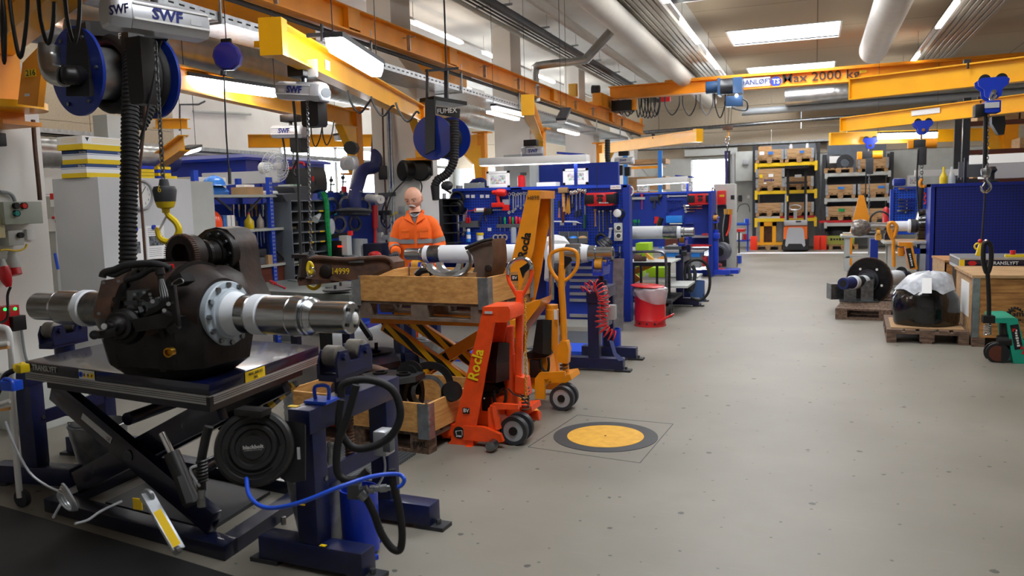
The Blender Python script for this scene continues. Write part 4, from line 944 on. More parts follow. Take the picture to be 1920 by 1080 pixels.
# dark rack farther right with pallets, and white boxes
t=thing('pallet_rack','tall dark rack with wooden boxes high behind the blue cabinet across the aisle','rack',(4.3,20,0))
for x,y in ((3.0,19.8),(3.0,20.9),(5.0,19.8),(5.0,20.9)):pw(t,'upright',MB().bx(x-.07,x+.07,y-.05,y+.05,0,3.6),'dark_grey')
for z in (1.9,2.5,3.1):pw(t,'shelf_beam',MB().bx(3.07,4.93,19.77,19.85,z-.1,z).bx(3.07,4.93,19.8,20.9,z-.02,z),'brown')
for k,(x,z,lb) in enumerate(((3.55,1.9,'lowest box in the tall dark rack behind the blue cabinet'),(4.4,2.5,'box on the middle shelf of the tall dark rack'),(3.6,3.1,'box on the top shelf of the tall dark rack'),(4.4,3.1,'second box on the top shelf of the tall dark rack'))):solo('wooden_box',MB().bx(x-.38,x+.38,19.9,20.7,z,z+.22),'wood_pale','pale wooden '+lb,'box')
# left rear rack near the doorway
t=thing('pallet_rack','light blue pallet rack with long crates beside the doorway, behind the second bench','rack',(-4.2,25.5,0),group='pallet racks')
for x in (AY(1174,400,25).x,AY(1239,400,25).x):pw(t,'upright',MB().bx(x-.06,x+.06,24.9,25.05,0,3.1),'light_blue')
xl,xr=AY(1174,400,25).x,AY(1239,400,25).x
for z in (AY(1200,312,25).z,AY(1200,360,25).z):pw(t,'shelf_beam',MB().bx(xl,xr,24.93,25.0,z-.08,z).bx(xl,xr,25,26,z-.02,z),'crane_orange')
pw(t,'bracing',MB().beam(AY(1200,313,25.9),AY(1235,352,25.9),.05,.03).beam(AY(1200,352,25.9),AY(1235,325,25.9),.05,.03),'alu')
for y0,y1,w_,lb in ((297,309,1250,'long pale crate topmost in the light blue rack'),(330,357,1250,'long pale crate on the lower shelf of the light blue rack'),(362,400,1250,'pale crate at the bottom of the light blue rack')):
 solo('wooden_crate',pbox(1178,y0,w_-2,y1,25.1,.8),'wood_pale',lb,'crate')

# ================================================================ across the aisle
def bench(label,Y,x0,x1,ytop,ybot,d=.7,shelf=True):
 a=AY(x0,ytop,Y);b=AY(x1,ytop,Y);z=(a.z+b.z)/2;t=thing('workbench',label,'workbench',((a.x+b.x)/2,Y+d/2,0),group='grey workbenches across the aisle')
 pw(t,'worktop',MB().bx(a.x,b.x,Y,Y+d,z-.05,z,.006),'light_grey',sharp=25);pw(t,'top_mat',MB().bx(a.x+.03,b.x-.03,Y+.03,Y+d-.03,z,z+.004),'wood_pale')
 for x in (a.x+.08,b.x-.14):
  for y in (Y+.05,Y+d-.12):pw(t,'leg',MB().bx(x,x+.1 if x<(a.x+b.x)/2 else x+.1,y,y+.07,0,z-.05),'light_grey')
 if shelf:pw(t,'lower_shelf',MB().bx(a.x+.1,b.x-.1,Y+.05,Y+d-.05,.28,.31),'light_grey')
 return t,a.x,b.x,z
tA,bx0,bx1,bz=bench('small grey workbench with a pale top at the aisle edge, before the pallet racks',18.6,1577,1645,441,505)
tB,cx0,cx1,cz=bench('grey workbench beside the big blue cabinet, a yellow jack standing in front',15.4,1657,1744,452,520,.7,False)
pw(tB,'drawer',pbox(1690,466,1743,476,15.45,.5),'blue');
solo('round_tray',MB().cyl(AY(1628,437,18.8)+V((0,0,-.0)),AY(1628,437,18.8)+V((0,0,.02)),.26,seg=30),'grey_bin','flat dark round plate on the small grey workbench','plate')
solo('light_board',MB().bx(bx0+.05,bx0+.55,18.95,19.28,bz+.006,bz+.035),'light_grey','light board lying at the back of the small grey workbench','board')
# yellow folded jack behind the bench
Y=20.2
solo('folded_lift_mast',MB().prism([AY(1592,442,Y),AY(1611,366,Y),AY(1620,366,Y),AY(1631,410,Y),AY(1620,442,Y)],(0,.12,0)).bx(AY(1598,1,Y).x,AY(1606,1,Y).x,Y,Y+.1,0,AY(1600,442,Y).z),'crane_orange','tall pointed orange yellow lift mast behind the small grey workbench','lift mast')
# blue peg boards
Y=17.6
t=thing('pegboard','bright blue pegboard with clamps and tool bars beside the big blue cabinet','pegboard',(AY(1690,400,Y).x,Y,.9))
pw(t,'panel',pbox(1674,349,1748,440,Y,.05),mat('peg_bright','#1250cf',.45,holes=20));pw(t,'side_post',pbox(1668,355,1676,440,Y-.1,.15),'blue')
for k,(x0,x1,y) in enumerate(((1684,1716,354),(1684,1716,374.5),(1684,1716,380.5),(1684,1714,387),(1682,1716,395))):
 solo('tool_bar',MB().beam(AY(x0,y,Y-.05),AY(x1,y-.5,Y-.05),.03,.035).cyl(AY(x0+16,y,Y),AY(x0+16,y+3,Y-.06),.015),'chrome',('uppermost clamp bar','second bar from the top','third bar from the top','fourth bar from the top','lowest bar')[k]+' on the bright blue pegboard','tool','bars on the bright blue pegboard')
for k,y in enumerate((366,378)):solo('pliers',MB().tube([AY(1732,y-5,Y-.03),AY(1737,y,Y-.03),AY(1740,y+5,Y-.03)],.016,6).tube([AY(1741,y-5,Y-.03),AY(1737,y,Y-.03),AY(1733,y+5,Y-.03)],.016,6),'red_bright','%s red handled pliers on the bright blue pegboard'%('upper','lower')[k],'pliers','red pliers')
solo('paper_roll_dispenser',pbox(1675,334,1699,349,Y,.3,bev=.04),'blue_flat','dark blue box on top of the bright blue pegboard','box')
def framed(label,x0,y0,x1,y1,Y,fr='white',rx=0):
 a=AY(x0,y1,Y);b=AY(x1,y0,Y);t=thing('framed_photo',label,'framed picture',((a.x+b.x)/2,Y,a.z))
 w_=(b.x-a.x);pw(t,'frame',MB().bx(a.x,b.x,Y,Y+.03,a.z,a.z+w_*.09).bx(a.x,b.x,Y,Y+.03,b.z-w_*.09,b.z).bx(a.x,a.x+w_*.09,Y,Y+.03,a.z,b.z).bx(b.x-w_*.09,b.x,Y,Y+.03,a.z,b.z),fr)
 pw(t,'mount',MB().bx(a.x+.01,b.x-.01,Y+.012,Y+.028,a.z+.01,b.z-.01),'paper');pw(t,'print',MB().bx(a.x+w_*.17,b.x-w_*.17,Y+.009,Y+.012,a.z+w_*.17,b.z-w_*.17),'photo_print');return t
framed('white framed workshop photo above the bright blue pegboard',1701,328,1728,349.3,17.62)
# big blue cabinet
Y=15.0;a=AY(1746,345,Y)
t=thing('tool_cabinet','big dark blue perforated tool cabinet wall across the aisle','cabinet',(2.9,Y+.3,0))
pw(t,'front_panel',MB().bx(a.x+.08,5.2,Y,Y+.03,.05,a.z-.04),mat('cab_peg','#021c78',.5,holes=22));pw(t,'side_panel',MB().bx(a.x,a.x+.06,Y+.01,Y+.6,0,a.z),'cab_blue');pw(t,'top_edge',MB().bx(a.x,5.2,Y-.01,Y+.6,a.z-.05,a.z+.0),'cab_blue');pw(t,'rear_panel',MB().bx(a.x+.06,5.2,Y+.55,Y+.6,.05,a.z-.05),'cab_blue')
ct=a.z
for x,mt,lb in ((1769,'yellow_plastic','yellow squeeze bottle'),(1784,'clear_glass','clear spray bottle')):
 p=AY(x,340,Y+.2);solo('bottle',MB().lathe((p.x,Y+.2,ct),(0,0,1),[(0,.06),(.1,.062),(.13,.05),(.19,.02),(.22,.018),(.26,.022),(.28,.012)],16),mt,lb+' standing on the big blue cabinet','bottle')
p=AY(1811,318,Y+.3)
t=thing('monitor_panel','grey rectangular screen panel standing on the big blue cabinet','panel',(p.x,Y+.35,ct));pw(t,'panel',pbox(1797,302,1843,333,Y+.3,.05),'grey_bin');pw(t,'foot',MB().bx(p.x-.2,p.x+.2,Y+.28,Y+.4,ct,ct+.06),'dark_grey')
t=thing('bench_lamp','long white bench lamp on a dark blue post above the big blue cabinet','lamp',(AY(1822,330,Y).x,Y+.1,ct))
pw(t,'post',MB().bx(AY(1820,1,Y).x,AY(1825,1,Y).x,Y+.1,Y+.15,ct,AY(1822,295,Y).z),'navy');pw(t,'arm',MB().beam(AY(1808,299,Y),AY(1842,290,Y),.05,.03),'navy');pw(t,'shade',MB().beam(AY(1825,300,Y),AY(1990,292,Y-.8),.25,.14),'white')
t=thing('bench_lamp','white lamp bar in front of the dark rack, above the bright blue pegboard','lamp',AY(1750,322,17.5));pw(t,'shade',MB().beam(AY(1715,325,17.6),AY(1797,323,17.6),.12,.12),'white');pw(t,'post',MB().cyl(AY(1797,323,17.6),AY(1797,352,17.6),.02),'navy')
solo('white_cabinet',pbox(1845,300,1925,335,16.5,.6),'white','white wall cupboard behind the big blue cabinet','cupboard')
t=thing('bench_vise','dark machine vice standing before the white cupboard','vice',AY(1870,330,15.5));pw(t,'body',MB().lathe((AY(1870,1,15.4).x,15.4,ct),(0,0,1),[(0,.12),(.03,.12),(.05,.05),(.15,.05),(.2,.09),(.26,.06)],16),'dark_grey')
# wrapped white axle on the bench with rollers
def shaft(t,name,p0,p1,prof,mt,seg=32):pw(t,name,MB().lathe(p0,V(p1)-V(p0),prof,seg),mt,sharp=25)
Y=15.9;z=AY(1700,424,Y).z;xA,xB=AY(1632,420,Y).x,AY(1716,420,Y).x
t=thing('wheel_axle','white painted wheel axle lying on the grey bench beside the blue cabinet','axle',((xA+xB)/2,Y,z-.1))
pw(t,'journal',MB().lathe((xA,Y,z),XR,[(0,.07),(.28,.07),(.28,.085),(.55,.085)],28),'steel',sharp=25);pw(t,'shaft',MB().lathe((xA+.4,Y,z),XR,[(0,.09),(.2,.09),(.22,.12),(.95,.12)],28),'axle_white',sharp=25);pw(t,'seal_band',MB().cyl((xA+.42+.23,Y,z),(xA+.42+.43,Y,z),.1215,seg=28),'dark_grey')
t=thing('wrapped_gear','gear wrapped in crumpled black film at the end of the white axle','gear',(xB+.15,Y,cz));pw(t,'film',MB().lathe((xB,Y,z),XR,[(0,.15),(.03,.27),(.15,.3),(.27,.24),(.33,.18)],26),'black_wrap')
t=thing('wrapped_hub','hub wrapped in clear crumpled film at the free end of the white axle','hub',(xA-.1,Y+.05,cz));pw(t,'film',MB().lathe((xA-.32,Y,z-.02),XR,[(0,.09),(.04,.14),(.14,.16),(.26,.13),(.33,.06)],24),mat('smoke_film','#77706b',.2,n=.4,ns=18,bump=1,metal=.3))
for i,xo in enumerate((1655,1672)):
 X=AY(xo,1,Y).x;solo('roller_support',MB().bx(X-.04,X+.05,Y-.15,Y+.15,cz,cz+.1).cyl((X-.03,Y-.12,cz+.13),(X+.03,Y-.12,cz+.13),.05),'pu_yellow' if i==0 else 'navy',('yellow' if i==0 else 'dark blue')+' roller support under the white axle on the grey bench','support')
solo('cable_drum',MB().cyl(AY(1627,429,19.2),AY(1640,429,19.2),.15).torus(AY(1650,414,19.2),(0,1,0),.2,.02),'dark_grey','small cable drum with hoop behind the wrapped hub','drum')
p=AY(1661,405,22);solo('fire_extinguisher',MB().lathe((p.x,22,AY(1661,418,22).z),(0,0,1),[(0,.08),(.32,.08),(.38,.04),(.4,.02)],14),'red','red extinguisher with white top beside the bright blue pegboard','extinguisher')
solo('blue_post',MB().bx(AY(1641,1,17).x,AY(1656,1,17).x,17.0,17.2,0,AY(1650,448,17).z),'blue_flat','dark blue machine post between the two grey workbenches','post')

# ================================================================ pallet jacks (hand trucks)
def loop_handle(t,p,s,mt,up=V((0,0,1)),lat=V((0,1,0)),shaft_to=None,w=.2,grip='steel',tr=.018):
 p=V(p);pts=[p,p+up*.10*s+lat*w*.42*s,p+up*.2*s+lat*w*.5*s,p+up*.28*s+lat*w*.42*s,p+up*.31*s,p+up*.28*s-lat*w*.42*s,p+up*.2*s-lat*w*.5*s,p+up*.10*s-lat*w*.42*s]
 pw(t,'handle_loop',MB().tube(pts,tr,10,closed=True,sub=5),mt)
def spring(p0,p1,R0,r,n,seg=7):
 p0,p1=V(p0),V(p1);mb=MB();a=(p1-p0).normalized();x,y=mb.frame(a);N_=n*12
 return mb.tube([p0.lerp(p1,k/N_)+(x*cos(k*pi/6)+y*sin(k*pi/6))*R0 for k in range(N_+1)],r,seg,sub=0)
Y=8.75
t=thing('hand_pallet_truck','turquoise hand pallet truck with black handle at the edge of the aisle','pallet truck',(AY(1885,680,Y).x,Y,0))
a=lambda x,y,yy=Y:AY(x,y,yy)
pw(t,'fork_carriage',MB().prism([a(1866,597),a(1866,605),a(1888,606),a(1896,660),a(1902,690),a(1980,694),a(1980,660),a(1922,650),a(1908,598),a(1902,596)],(0,.5,0)),'truck_teal')
for yy in (Y-.0,Y+.18):
 for x in ((1866,1872)[:1] if yy>Y else (1862,)):
  c=AY(1871 if yy==Y else 1866,663 if yy==Y else 661,yy);pw(t,'steer_wheel',MB().lathe(c,(.15,1,0),[(0,.08),(0,.1),(.05,.1),(.05,.08)],28),'rubber');pw(t,'wheel_rim',MB().cyl(c+V((0,-.004,0)),c+V((0,.054,0)),.075,seg=20),'brown')
pw(t,'pump',MB().cyl(a(1885,655,Y+.1),a(1885,605,Y+.1),.05).cyl(a(1870,640,Y+.05),a(1895,640,Y+.05),.06),'black')
pw(t,'spring',spring(a(1851,628,Y+.05),a(1851,607,Y+.05),.03,.006,7),'chrome');pw(t,'linkage',MB().box(a(1853,598,Y+.05),(.1,.1,.07)),'black')
pw(t,'handle_shaft',MB().tube([a(1854,600,Y+.05),a(1854,560,Y+.05),a(1851,500,Y+.03)],.02,10),'black')
pw(t,'handle_loop',MB().tube([a(1851,512,Y),a(1844,490,Y),a(1844,465,Y),a(1847,455,Y),a(1853,455,Y),a(1858,465,Y),a(1858,490,Y)],.022,10,closed=True,sub=6),'black')
pw(t,'release_button',MB().sphere(a(1849,452,Y),.018),'chrome')
pw(t,'decal',quad(a(1906,632,Y-.002),(.2,0,-1),(.98,0,.2),.24,.07,.002),'ink');marks(t,a(1907,634,Y-.006),(.2,0,-1),(.98,0,.2),.17,.025,7,'white');pw(t,'red_mark',quad(a(1901,619,Y-.006),XR,ZU,.03,.03),'red_ink');pw(t,'emblem',MB().prism([a(1912,655,Y-.003),a(1916,647,Y-.003),a(1920,655,Y-.003)],(0,-.003,0)).prism([a(1915,664,Y-.003),a(1919,656,Y-.003),a(1923,664,Y-.003)],(0,-.003,0)),'red_ink')
# yellow pallet jack before the grey bench
Y=14.9
t=thing('hand_pallet_truck','yellow hand pallet truck under the grey bench beside the blue cabinet','pallet truck',(AY(1700,500,Y).x,Y,0));a=lambda x,y,yy=Y:AY(x,y,yy)
pw(t,'carriage',MB().prism([a(1702,456),a(1710,456),a(1721,505),a(1706,505),a(1700,462)],(0,.45,0)),'truck_yellow');pw(t,'head',MB().prism([a(1686,455),a(1712,455),a(1712,462),a(1686,462)],(0,.3,0)),'truck_yellow');pw(t,'pump',MB().cyl(a(1689,480,Y+.1),a(1689,464,Y+.1),.05),'truck_yellow')
pw(t,'base',MB().bx(a(1684,1).x,a(1722,1).x,Y,Y+.4,.1,.3),'black');pw(t,'handle_shaft',MB().tube([a(1676,500),a(1675,465),a(1675,450),a(1670,430)],.028,8),'truck_yellow')
pw(t,'handle_loop',MB().tube([a(1673,447),a(1666,430),a(1668,419),a(1675,418),a(1681,425),a(1679,437)],.03,8,closed=True,sub=5),'truck_yellow');pw(t,'decal',quad(a(1707,484,Y-.004),(.22,0,-1),(.98,0,.22),.34,.08,.002),'ink');marks(t,a(1708,487,Y-.008),(.22,0,-1),(.98,0,.22),.22,.03,6,'white')
pw(t,'wheel',MB().cyl(a(1690,510,Y),a(1690,510,Y+.1),.09),'rubber')
for c in t.children:c.location.z=0

# ================================================================ crates and pallets across the aisle
zc_=1.0
c=AZ(1822,650,0)
t=thing('wooden_crate','large plywood crate with gear wheel emblem beside the turquoise pallet truck','crate',(c.x+.6,c.y+.5,0),group='plywood crates');ht=AY(1822,521,c.y).z
pw(t,'front_panel',MB().bx(c.x+.06,c.x+1.3,c.y,c.y+.02,.1,ht),'wood');pw(t,'side_panel',MB().bx(c.x,c.x+.02,c.y+.05,c.y+1.1,.1,ht),'wood_pale');pw(t,'lid',MB().bx(c.x-.02,c.x+1.32,c.y-.02,c.y+1.15,ht,ht+.03),'wood_pale');pw(t,'back_panel',MB().bx(c.x,c.x+1.3,c.y+1.1,c.y+1.12,.1,ht),'wood')
pw(t,'corner_rail',MB().bx(c.x-.004,c.x+.06,c.y-.004,c.y+.004,.1,ht).bx(c.x-.004,c.x+.004,c.y,c.y+.06,.1,ht),'galv')
for x in (c.x,c.x+.55,c.x+1.15):pw(t,'skid',MB().bx(x,x+.12,c.y,c.y+1.1,0,.1),'pallet_wood')
pw(t,'papers',MB().bx(c.x-.004,c.x,c.y+.25,c.y+.75,ht-.45,ht-.08),'paper')
def gear_logo(t,p,s,txt):
 p=V(p);mb=MB()
 for k in range(14):
  an=.5+k*.38;mb.box(p+V((cos(an)*s,0,sin(an)*s)),(s*.2,.003,s*.2),mat=Matrix.Rotation(-an,4,'Y'))
 mb.tube([p+V((cos(an)*s*.86,0,sin(an)*s*.86)) for an in [.6+k*.2 for k in range(25)]],s*.09,6,sub=0)
 pw(t,'emblem',mb,'ink');text(t,txt,p+V((s*1.7,-.004,.01)),XR,ZU,s*1.2,'ink',.02);text(t,'Getriebe',p+V((s*1.9,-.004,-s*.9)),XR,ZU,s*.6,'ink',.01)
gear_logo(t,AY(1903,590,c.y-.003),.075,'Gmeinder')
Y=11.9;a0=AY(1767,485,Y)
t=thing('wooden_crate','plywood crate with gear emblem at the foot of the big blue cabinet','crate',(a0.x+.7,Y+.4,0),group='plywood crates');ht2=AY(1800,492,Y).z
pw(t,'front_panel',MB().bx(AY(1786,1,Y).x,a0.x+1.7,Y,Y+.02,.08,ht2),'wood');pw(t,'side_panel',MB().prism([(AY(1786,1,Y).x,Y,.08),(AY(1786,1,Y).x,Y,ht2),(AY(1762,1,Y+.8).x,Y+.8,ht2),(AY(1762,1,Y+.8).x,Y+.8,.08)],(.02,0,0)),'wood_pale');pw(t,'lid',MB().prism([(AY(1785,1,Y).x,Y-.02,ht2),(a0.x+1.7,Y-.02,ht2),(a0.x+1.7,Y+.85,ht2),(AY(1760,1,Y+.85).x,Y+.85,ht2)],(0,0,.03)),'wood');pw(t,'corner_rail',pbox(1784,493,1792,555,Y-.005,.01),'galv');pw(t,'skid',MB().bx(AY(1786,1,Y).x,a0.x+1.6,Y,Y+.1,0,.08),'pallet_wood')
gear_logo(t,AY(1804,503,Y-.01),.06,'Gmeinder')
# lift table behind the crates
Y=10.9
t=thing('lift_table','dark blue scissor lift table with silver top behind the plywood crate','lift table',(AY(1880,495,Y).x,Y+.4,.45))
zt=AY(1860,484,Y).z;xl=AY(1800,484,Y).x
pw(t,'top_plate',MB().bx(xl,xl+1.6,Y-.0,Y+.8,zt-.02,zt),'alu');pw(t,'frame',MB().bx(xl,xl+1.6,Y,Y+.8,zt-.1,zt-.02),'navy_top');pw(t,'skirt',MB().bx(xl,xl+1.6,Y-.005,Y+.8,zt-.135,zt-.1),'alu');pw(t,'warning_mark',MB().bx(xl-.003,xl+.05,Y-.003,Y+.02,zt-.1,zt-.02),'label_yellow');pw(t,'scissor',MB().beam((xl+.1,Y+.4,.15),(xl+1.4,Y+.4,zt-.15),.05,.1).beam((xl+.1,Y+.5,zt-.15),(xl+1.4,Y+.5,.15),.05,.1),'navy');pw(t,'base',MB().bx(xl,xl+1.5,Y+.1,Y+.7,0,.1),'navy')
text(t,'TRANSLYFT',(xl+.46,Y-.008,zt-.06),XR,ZU,.055,'white',.01);pw(t,'emblem',MB().prism([(xl+.13+.05*cos(k*pi/3),Y-.006,zt-.06+.03*sin(k*pi/3)) for k in range(6)],(0,-.003,0)),'red_ink')
t=thing('crane_remote','yellow remote control with red button lying on the far lift table','remote control',(xl+.75,Y+.3,zt));pw(t,'body',MB().bx(xl+.5,xl+.78,Y+.15,Y+.22,zt,zt+.03,.008),'yellow_plastic');pw(t,'stop_button',MB().cyl((xl+.58,Y+.18,zt+.03),(xl+.58,Y+.18,zt+.08),.03),'red')
# front pallet with the wrapped load
c1,c2=AZ(1662,642,0),AZ(1816,648,0)
an=math.atan2(c2.y-c1.y,c2.x-c1.x);L1=V((c2.x-c1.x,c2.y-c1.y,0)).normalized();W1=V((-L1.y,L1.x,0))
pc=c1+L1*.4+W1*.6+V((0,0,0))
make_pallet('worn wooden pallet carrying the black wrapped load',(pc.x,pc.y,0),an,'pallet_wood')
t=thing('wrapped_load','rounded machine part wrapped in black film with a grey cover on a pallet','wrapped load',(pc.x,pc.y,.146))
pw(t,'cardboard',MB().box((pc.x,pc.y-.1,.15),(.72,.8,.012),an),'cardboard')
rings=[]
for z,r,q in ((.156,.33,0),(.2,.34,0),(.34,.345,0),(.46,.34,0),(.54,.30,0),(.62,.26,.02),(.68,.22,.04),(.72,.14,.05),(.735,.03,.05)):
 rings.append([V((pc.x+q+r*cos(a_)*(1.0+.035*sin(5*a_+z*9)),pc.y-.12+r*.92*sin(a_)*(1+.03*cos(4*a_-z*7)),z+.012*sin(6*a_+z*20))) for a_ in [k*2*pi/40 for k in range(40)]])
pw(t,'black_film',MB().loft(rings[:6]),'black_wrap',sharp=60);
top=[[V((p.x,p.y,p.z)) for p in r] for r in rings[4:]]
top=[[V((pc.x+(p.x-pc.x)*1.03,pc.y-.12+(p.y-pc.y+.12)*1.03,p.z+.012-(.06*max(0,sin(3*math.atan2(p.y-pc.y,p.x-pc.x))) if i==0 else 0))) for p in r] for i,r in enumerate(top)]
pw(t,'grey_cover',MB().loft(top),'grey_wrap',sharp=60)
q=AY(1739,533,pc.y-.5);pw(t,'label_sheet',MB().prism([AY(1728,550,pc.y-.50),AY(1747,550,pc.y-.50),AY(1747,521,pc.y-.38),AY(1729,521,pc.y-.38)],(0,-.003,0)),'paper')
# rear pallet with the gear axle
c3=AZ(1573,600,0);make_pallet('wooden pallet under the axle with the big black gear',(c3.x+.60,c3.y+.42,0),R(90)-.12,'pallet_wood')
dup(bpy.data.objects['pallet.%03d'%max([int(o.name.split('.')[1]) for o in COL.objects if o.name.startswith('pallet.')])],(c3.x+.85,c3.y+1.5,0),R(90),label='worn pallet farther back under the white part of the geared axle')
t=thing('gear_axle','wheel axle with a big black gear, white shaft and navy blue cap on a pallet','axle',(c3.x+.4,c3.y+.3,.15))
Dg=11.35;g0=AD(1549,534,10.7);g1=AD(1627,527,11.45);ax=(g1-g0).normalized();ax2=(AD(1706,516,12.6)-AD(1560,533,10.9)).normalized();ax=ax2;g1=AD(1630,526,11.5);
def gp(tt):return g1+ax*tt
pw(t,'gear',MB().lathe(gp(-.03),ax,[(0,.1),(0,.25),(0,.315),(.06,.315),(.06,.1)],64),'cast_black',sharp=25)
mb=MB();x_,y_=mb.frame(ax)
for k in range(96):
 a_=k*2*pi/96;d_=x_*cos(a_)+y_*sin(a_);mb.beam(gp(-.03)+d_*.322,gp(.03)+d_*.322,.01,.014,up=d_)
pw(t,'gear_teeth',mb,'rust',kind='stuff')
for k in range(5):
 a_=k*2*pi/5+.3;q=gp(-.033)+(x_*cos(a_)+y_*sin(a_))*.2;pw(t,'lightening_hole',MB().cyl(q,q-ax*.003,.018,seg=14),'paper')
pw(t,'hub',MB().lathe(gp(-.16),ax,[(0,.1),(.05,.11),(.05,.13),(.1,.13),(.1,.16),(.13,.16)],36),'steel_dark',sharp=25)
pw(t,'collar_ring',MB().lathe(gp(-.26),ax,[(0,.085),(.1,.085)],32),'axle_white');pw(t,'journal',MB().lathe(gp(-.44),ax,[(0,.078),(.18,.078)],32),'steel_dark');pw(t,'seal_band',MB().lathe(gp(-.55),ax,[(0,.085),(.01,.095),(.1,.095),(.11,.085)],32),'axle_white')
pw(t,'blue_cap',MB().lathe(gp(-.8),ax,[(0,.05),(0,.078),(.03,.082),(.22,.075),(.25,.085)],28),'hose_blue',label='dark blue protective cap');pw(t,'bore',MB().cyl(gp(-.801),gp(-.795),.05),'ink')
pw(t,'shaft',MB().lathe(gp(.05),ax,[(0,.1),(.1,.1),(.14,.11),(.85,.11),(.95,.1)],32),'axle_white',sharp=25);pw(t,'shaft_band',MB().lathe(gp(.12),ax,[(0,.111),(.02,.111)],32),'blue');pw(t,'far_journal',MB().lathe(gp(1.0),ax,[(0,.09),(.15,.09)],28),'steel_dark')
t=thing('axle_stand_block','rusty welded steel cradle holding the geared axle on its pallet','support',(gp(-.3).x,gp(-.3).y,.15))
q=gp(-.33);h_=q.z
for s in (-.11,.11):
 o=V((s,.02,0));pw(t,'cradle_plate',MB().prism([(q.x+s-.08,q.y-.02,.165),(q.x+s+.08,q.y-.02,.165),(q.x+s+.08,q.y-.02,h_-.02+.06*(s>0)),(q.x+s-.08,q.y-.02,h_-.02+.06*(s<0)),],(0,.03,0)),'steel_worn')
pw(t,'foot_plate',MB().box((q.x,q.y,.155),(.5,.3,.02)),'steel_worn')
p=AD(1565,521,11.6)
solo('bearing_block',MB().box((p.x,p.y,.26),(.16,.2,.22),.3).box((p.x+.12,p.y+.1,.24),(.12,.16,.18),.3),'steel_worn','pair of small steel blocks behind the navy cap of the geared axle','block')
# ================================================================ main pegboard of the middle workplace
YP=10.75
def tp(X,Yy,d=0.0):return AY(850+X/5.818,330+Yy/5.818,YP-d)
a=AY(852,355,YP);b=AY(1177,347,YP)
t=thing('pegboard_wall','wide blue pegboard wall of the middle workplace, full of hand tools','pegboard',((a.x+b.x)/2,YP+.05,0))
pw(t,'panel',MB().prism([(a.x,YP,.95),(b.x,YP,.95),(b.x,YP,b.z-.02),(a.x,YP,a.z-.02)],(0,.04,0)),'peg_blue')
pw(t,'side_post',MB().bx(b.x-.06,b.x+.03,YP-.05,YP+.12,0,b.z),'blue_flat');pw(t,'side_post',MB().bx(a.x-.03,a.x+.03,YP-.02,YP+.1,0,a.z),'blue_flat')
pw(t,'top_cap',MB().prism([(a.x,YP-.05,a.z-.03),(b.x,YP-.05,b.z-.03),(b.x,YP-.05,b.z+.01),(a.x,YP-.05,a.z+.01)],(0,.17,0)),'blue');pw(t,'lower_panel',MB().bx(a.x,b.x-.06,YP+.02,YP+.05,0.05,.95),'blue_flat')
TG='hand tools on the middle pegboard'
def wrench(X,y0,y1,label,w=.022,mt='chrome',P=tp,g='combination wrenches on the middle pegboard',d=.03):
 p,q=P(X,y0,d),P(X,y1,d);ax=(q-p).normalized();mb=MB().beam(p+ax*w,q-ax*w,w*.75,.008,up=(0,-1,0))
 mb.ring(p+V((0,.006,0)),p-V((0,.006,0)),w,w*.5,16)
 c=q;sd=V((1,0,0));n8=10
 mb.prism([c+V((cos(u)*w,0,sin(u)*w)) for u in [(-70+k*320/n8)*pi/180+.9 for k in range(n8+1)]]+[c+V((0,0,-w*.2))],(0,-.01,0))
 return solo('wrench',mb,mt,label,'wrench',g,sharp=25)
for k,(X,y0,y1) in enumerate([(612,200,398),(655,195,383),(682,208,362),(708,196,330),(738,196,352),(772,188,318),(797,190,318),(824,188,300)]):
 wrench(X,y0,y1,('longest','second','third','fourth','fifth','sixth','seventh','eighth')[k]+' combination wrench from the red drill in the hanging row',.026 if k<2 else .02)
for k,(X,y0,y1) in enumerate([(112,375,640),(128,365,600),(145,370,500)]):wrench(X,y0,y1,('long open wrench at the edge beside the spray can','wrench hanging between two others by the glue gun tip','short ring wrench behind the glue gun tip')[k],.025)
# cordless drill
t=thing('cordless_drill','red and black cordless drill hanging on the middle pegboard','drill',tp(490,340,.1))
p=tp(430,178,.08);q=tp(540,182,.08)
pw(t,'motor_body',MB().lathe(p,q-p,[(0,.02),(.0,.03),(.06,.035),(.07,.05),(.17,.055),(.2,.04)],18),'red_bright');pw(t,'chuck',MB().lathe(p-V((.03,0,0)),XR,[(0,.012),(.03,.024),(.05,.03)],16),'dark_grey')
pw(t,'grip',MB().beam(tp(488,215,.08),tp(505,300,.08),.045,.05,up=(0,1,0),bev=.01),'red_bright');pw(t,'grip_pad',MB().beam(tp(500,225,.08),tp(518,290,.08),.02,.045,up=(0,1,0)),'black');pw(t,'battery',MB().box(tp(485,318,.09),(.17,.08,.07),0,.012),'red_bright');pw(t,'battery_base',MB().box(tp(485,337,.09),(.165,.078,.02),0,.006),'black')
# glue gun
t=thing('caulking_gun','caulking gun with a red and white cartridge on the middle pegboard','glue gun',tp(300,380,.08))
pw(t,'cartridge',MB().cyl(tp(235,375,.09),tp(345,372,.09),.03),'paper',label='white cartridge');pw(t,'nozzle',MB().lathe(tp(160,383,.09),tp(235,375,.09)-tp(160,383,.09),[(0,.004),(.1,.014),(.11,.03),(.14,.032)],14),'red');pw(t,'red_band',MB().cyl(tp(340,372,.09),tp(352,372,.09),.033),'red');pw(t,'frame',MB().beam(tp(190,400,.09),tp(420,388,.09),.02,.02).box(tp(382,385,.09),(.12,.06,.09),0,.01),'black');pw(t,'push_rod',MB().cyl(tp(420,372,.09),tp(530,368,.09),.007),'chrome');pw(t,'trigger',MB().tube([tp(330,400,.09),tp(345,430,.09),tp(352,470,.09),tp(358,495,.09)],.012,8).tube([tp(320,410,.09),tp(300,450,.09),tp(290,495,.09)],.009,8),'dark_grey')
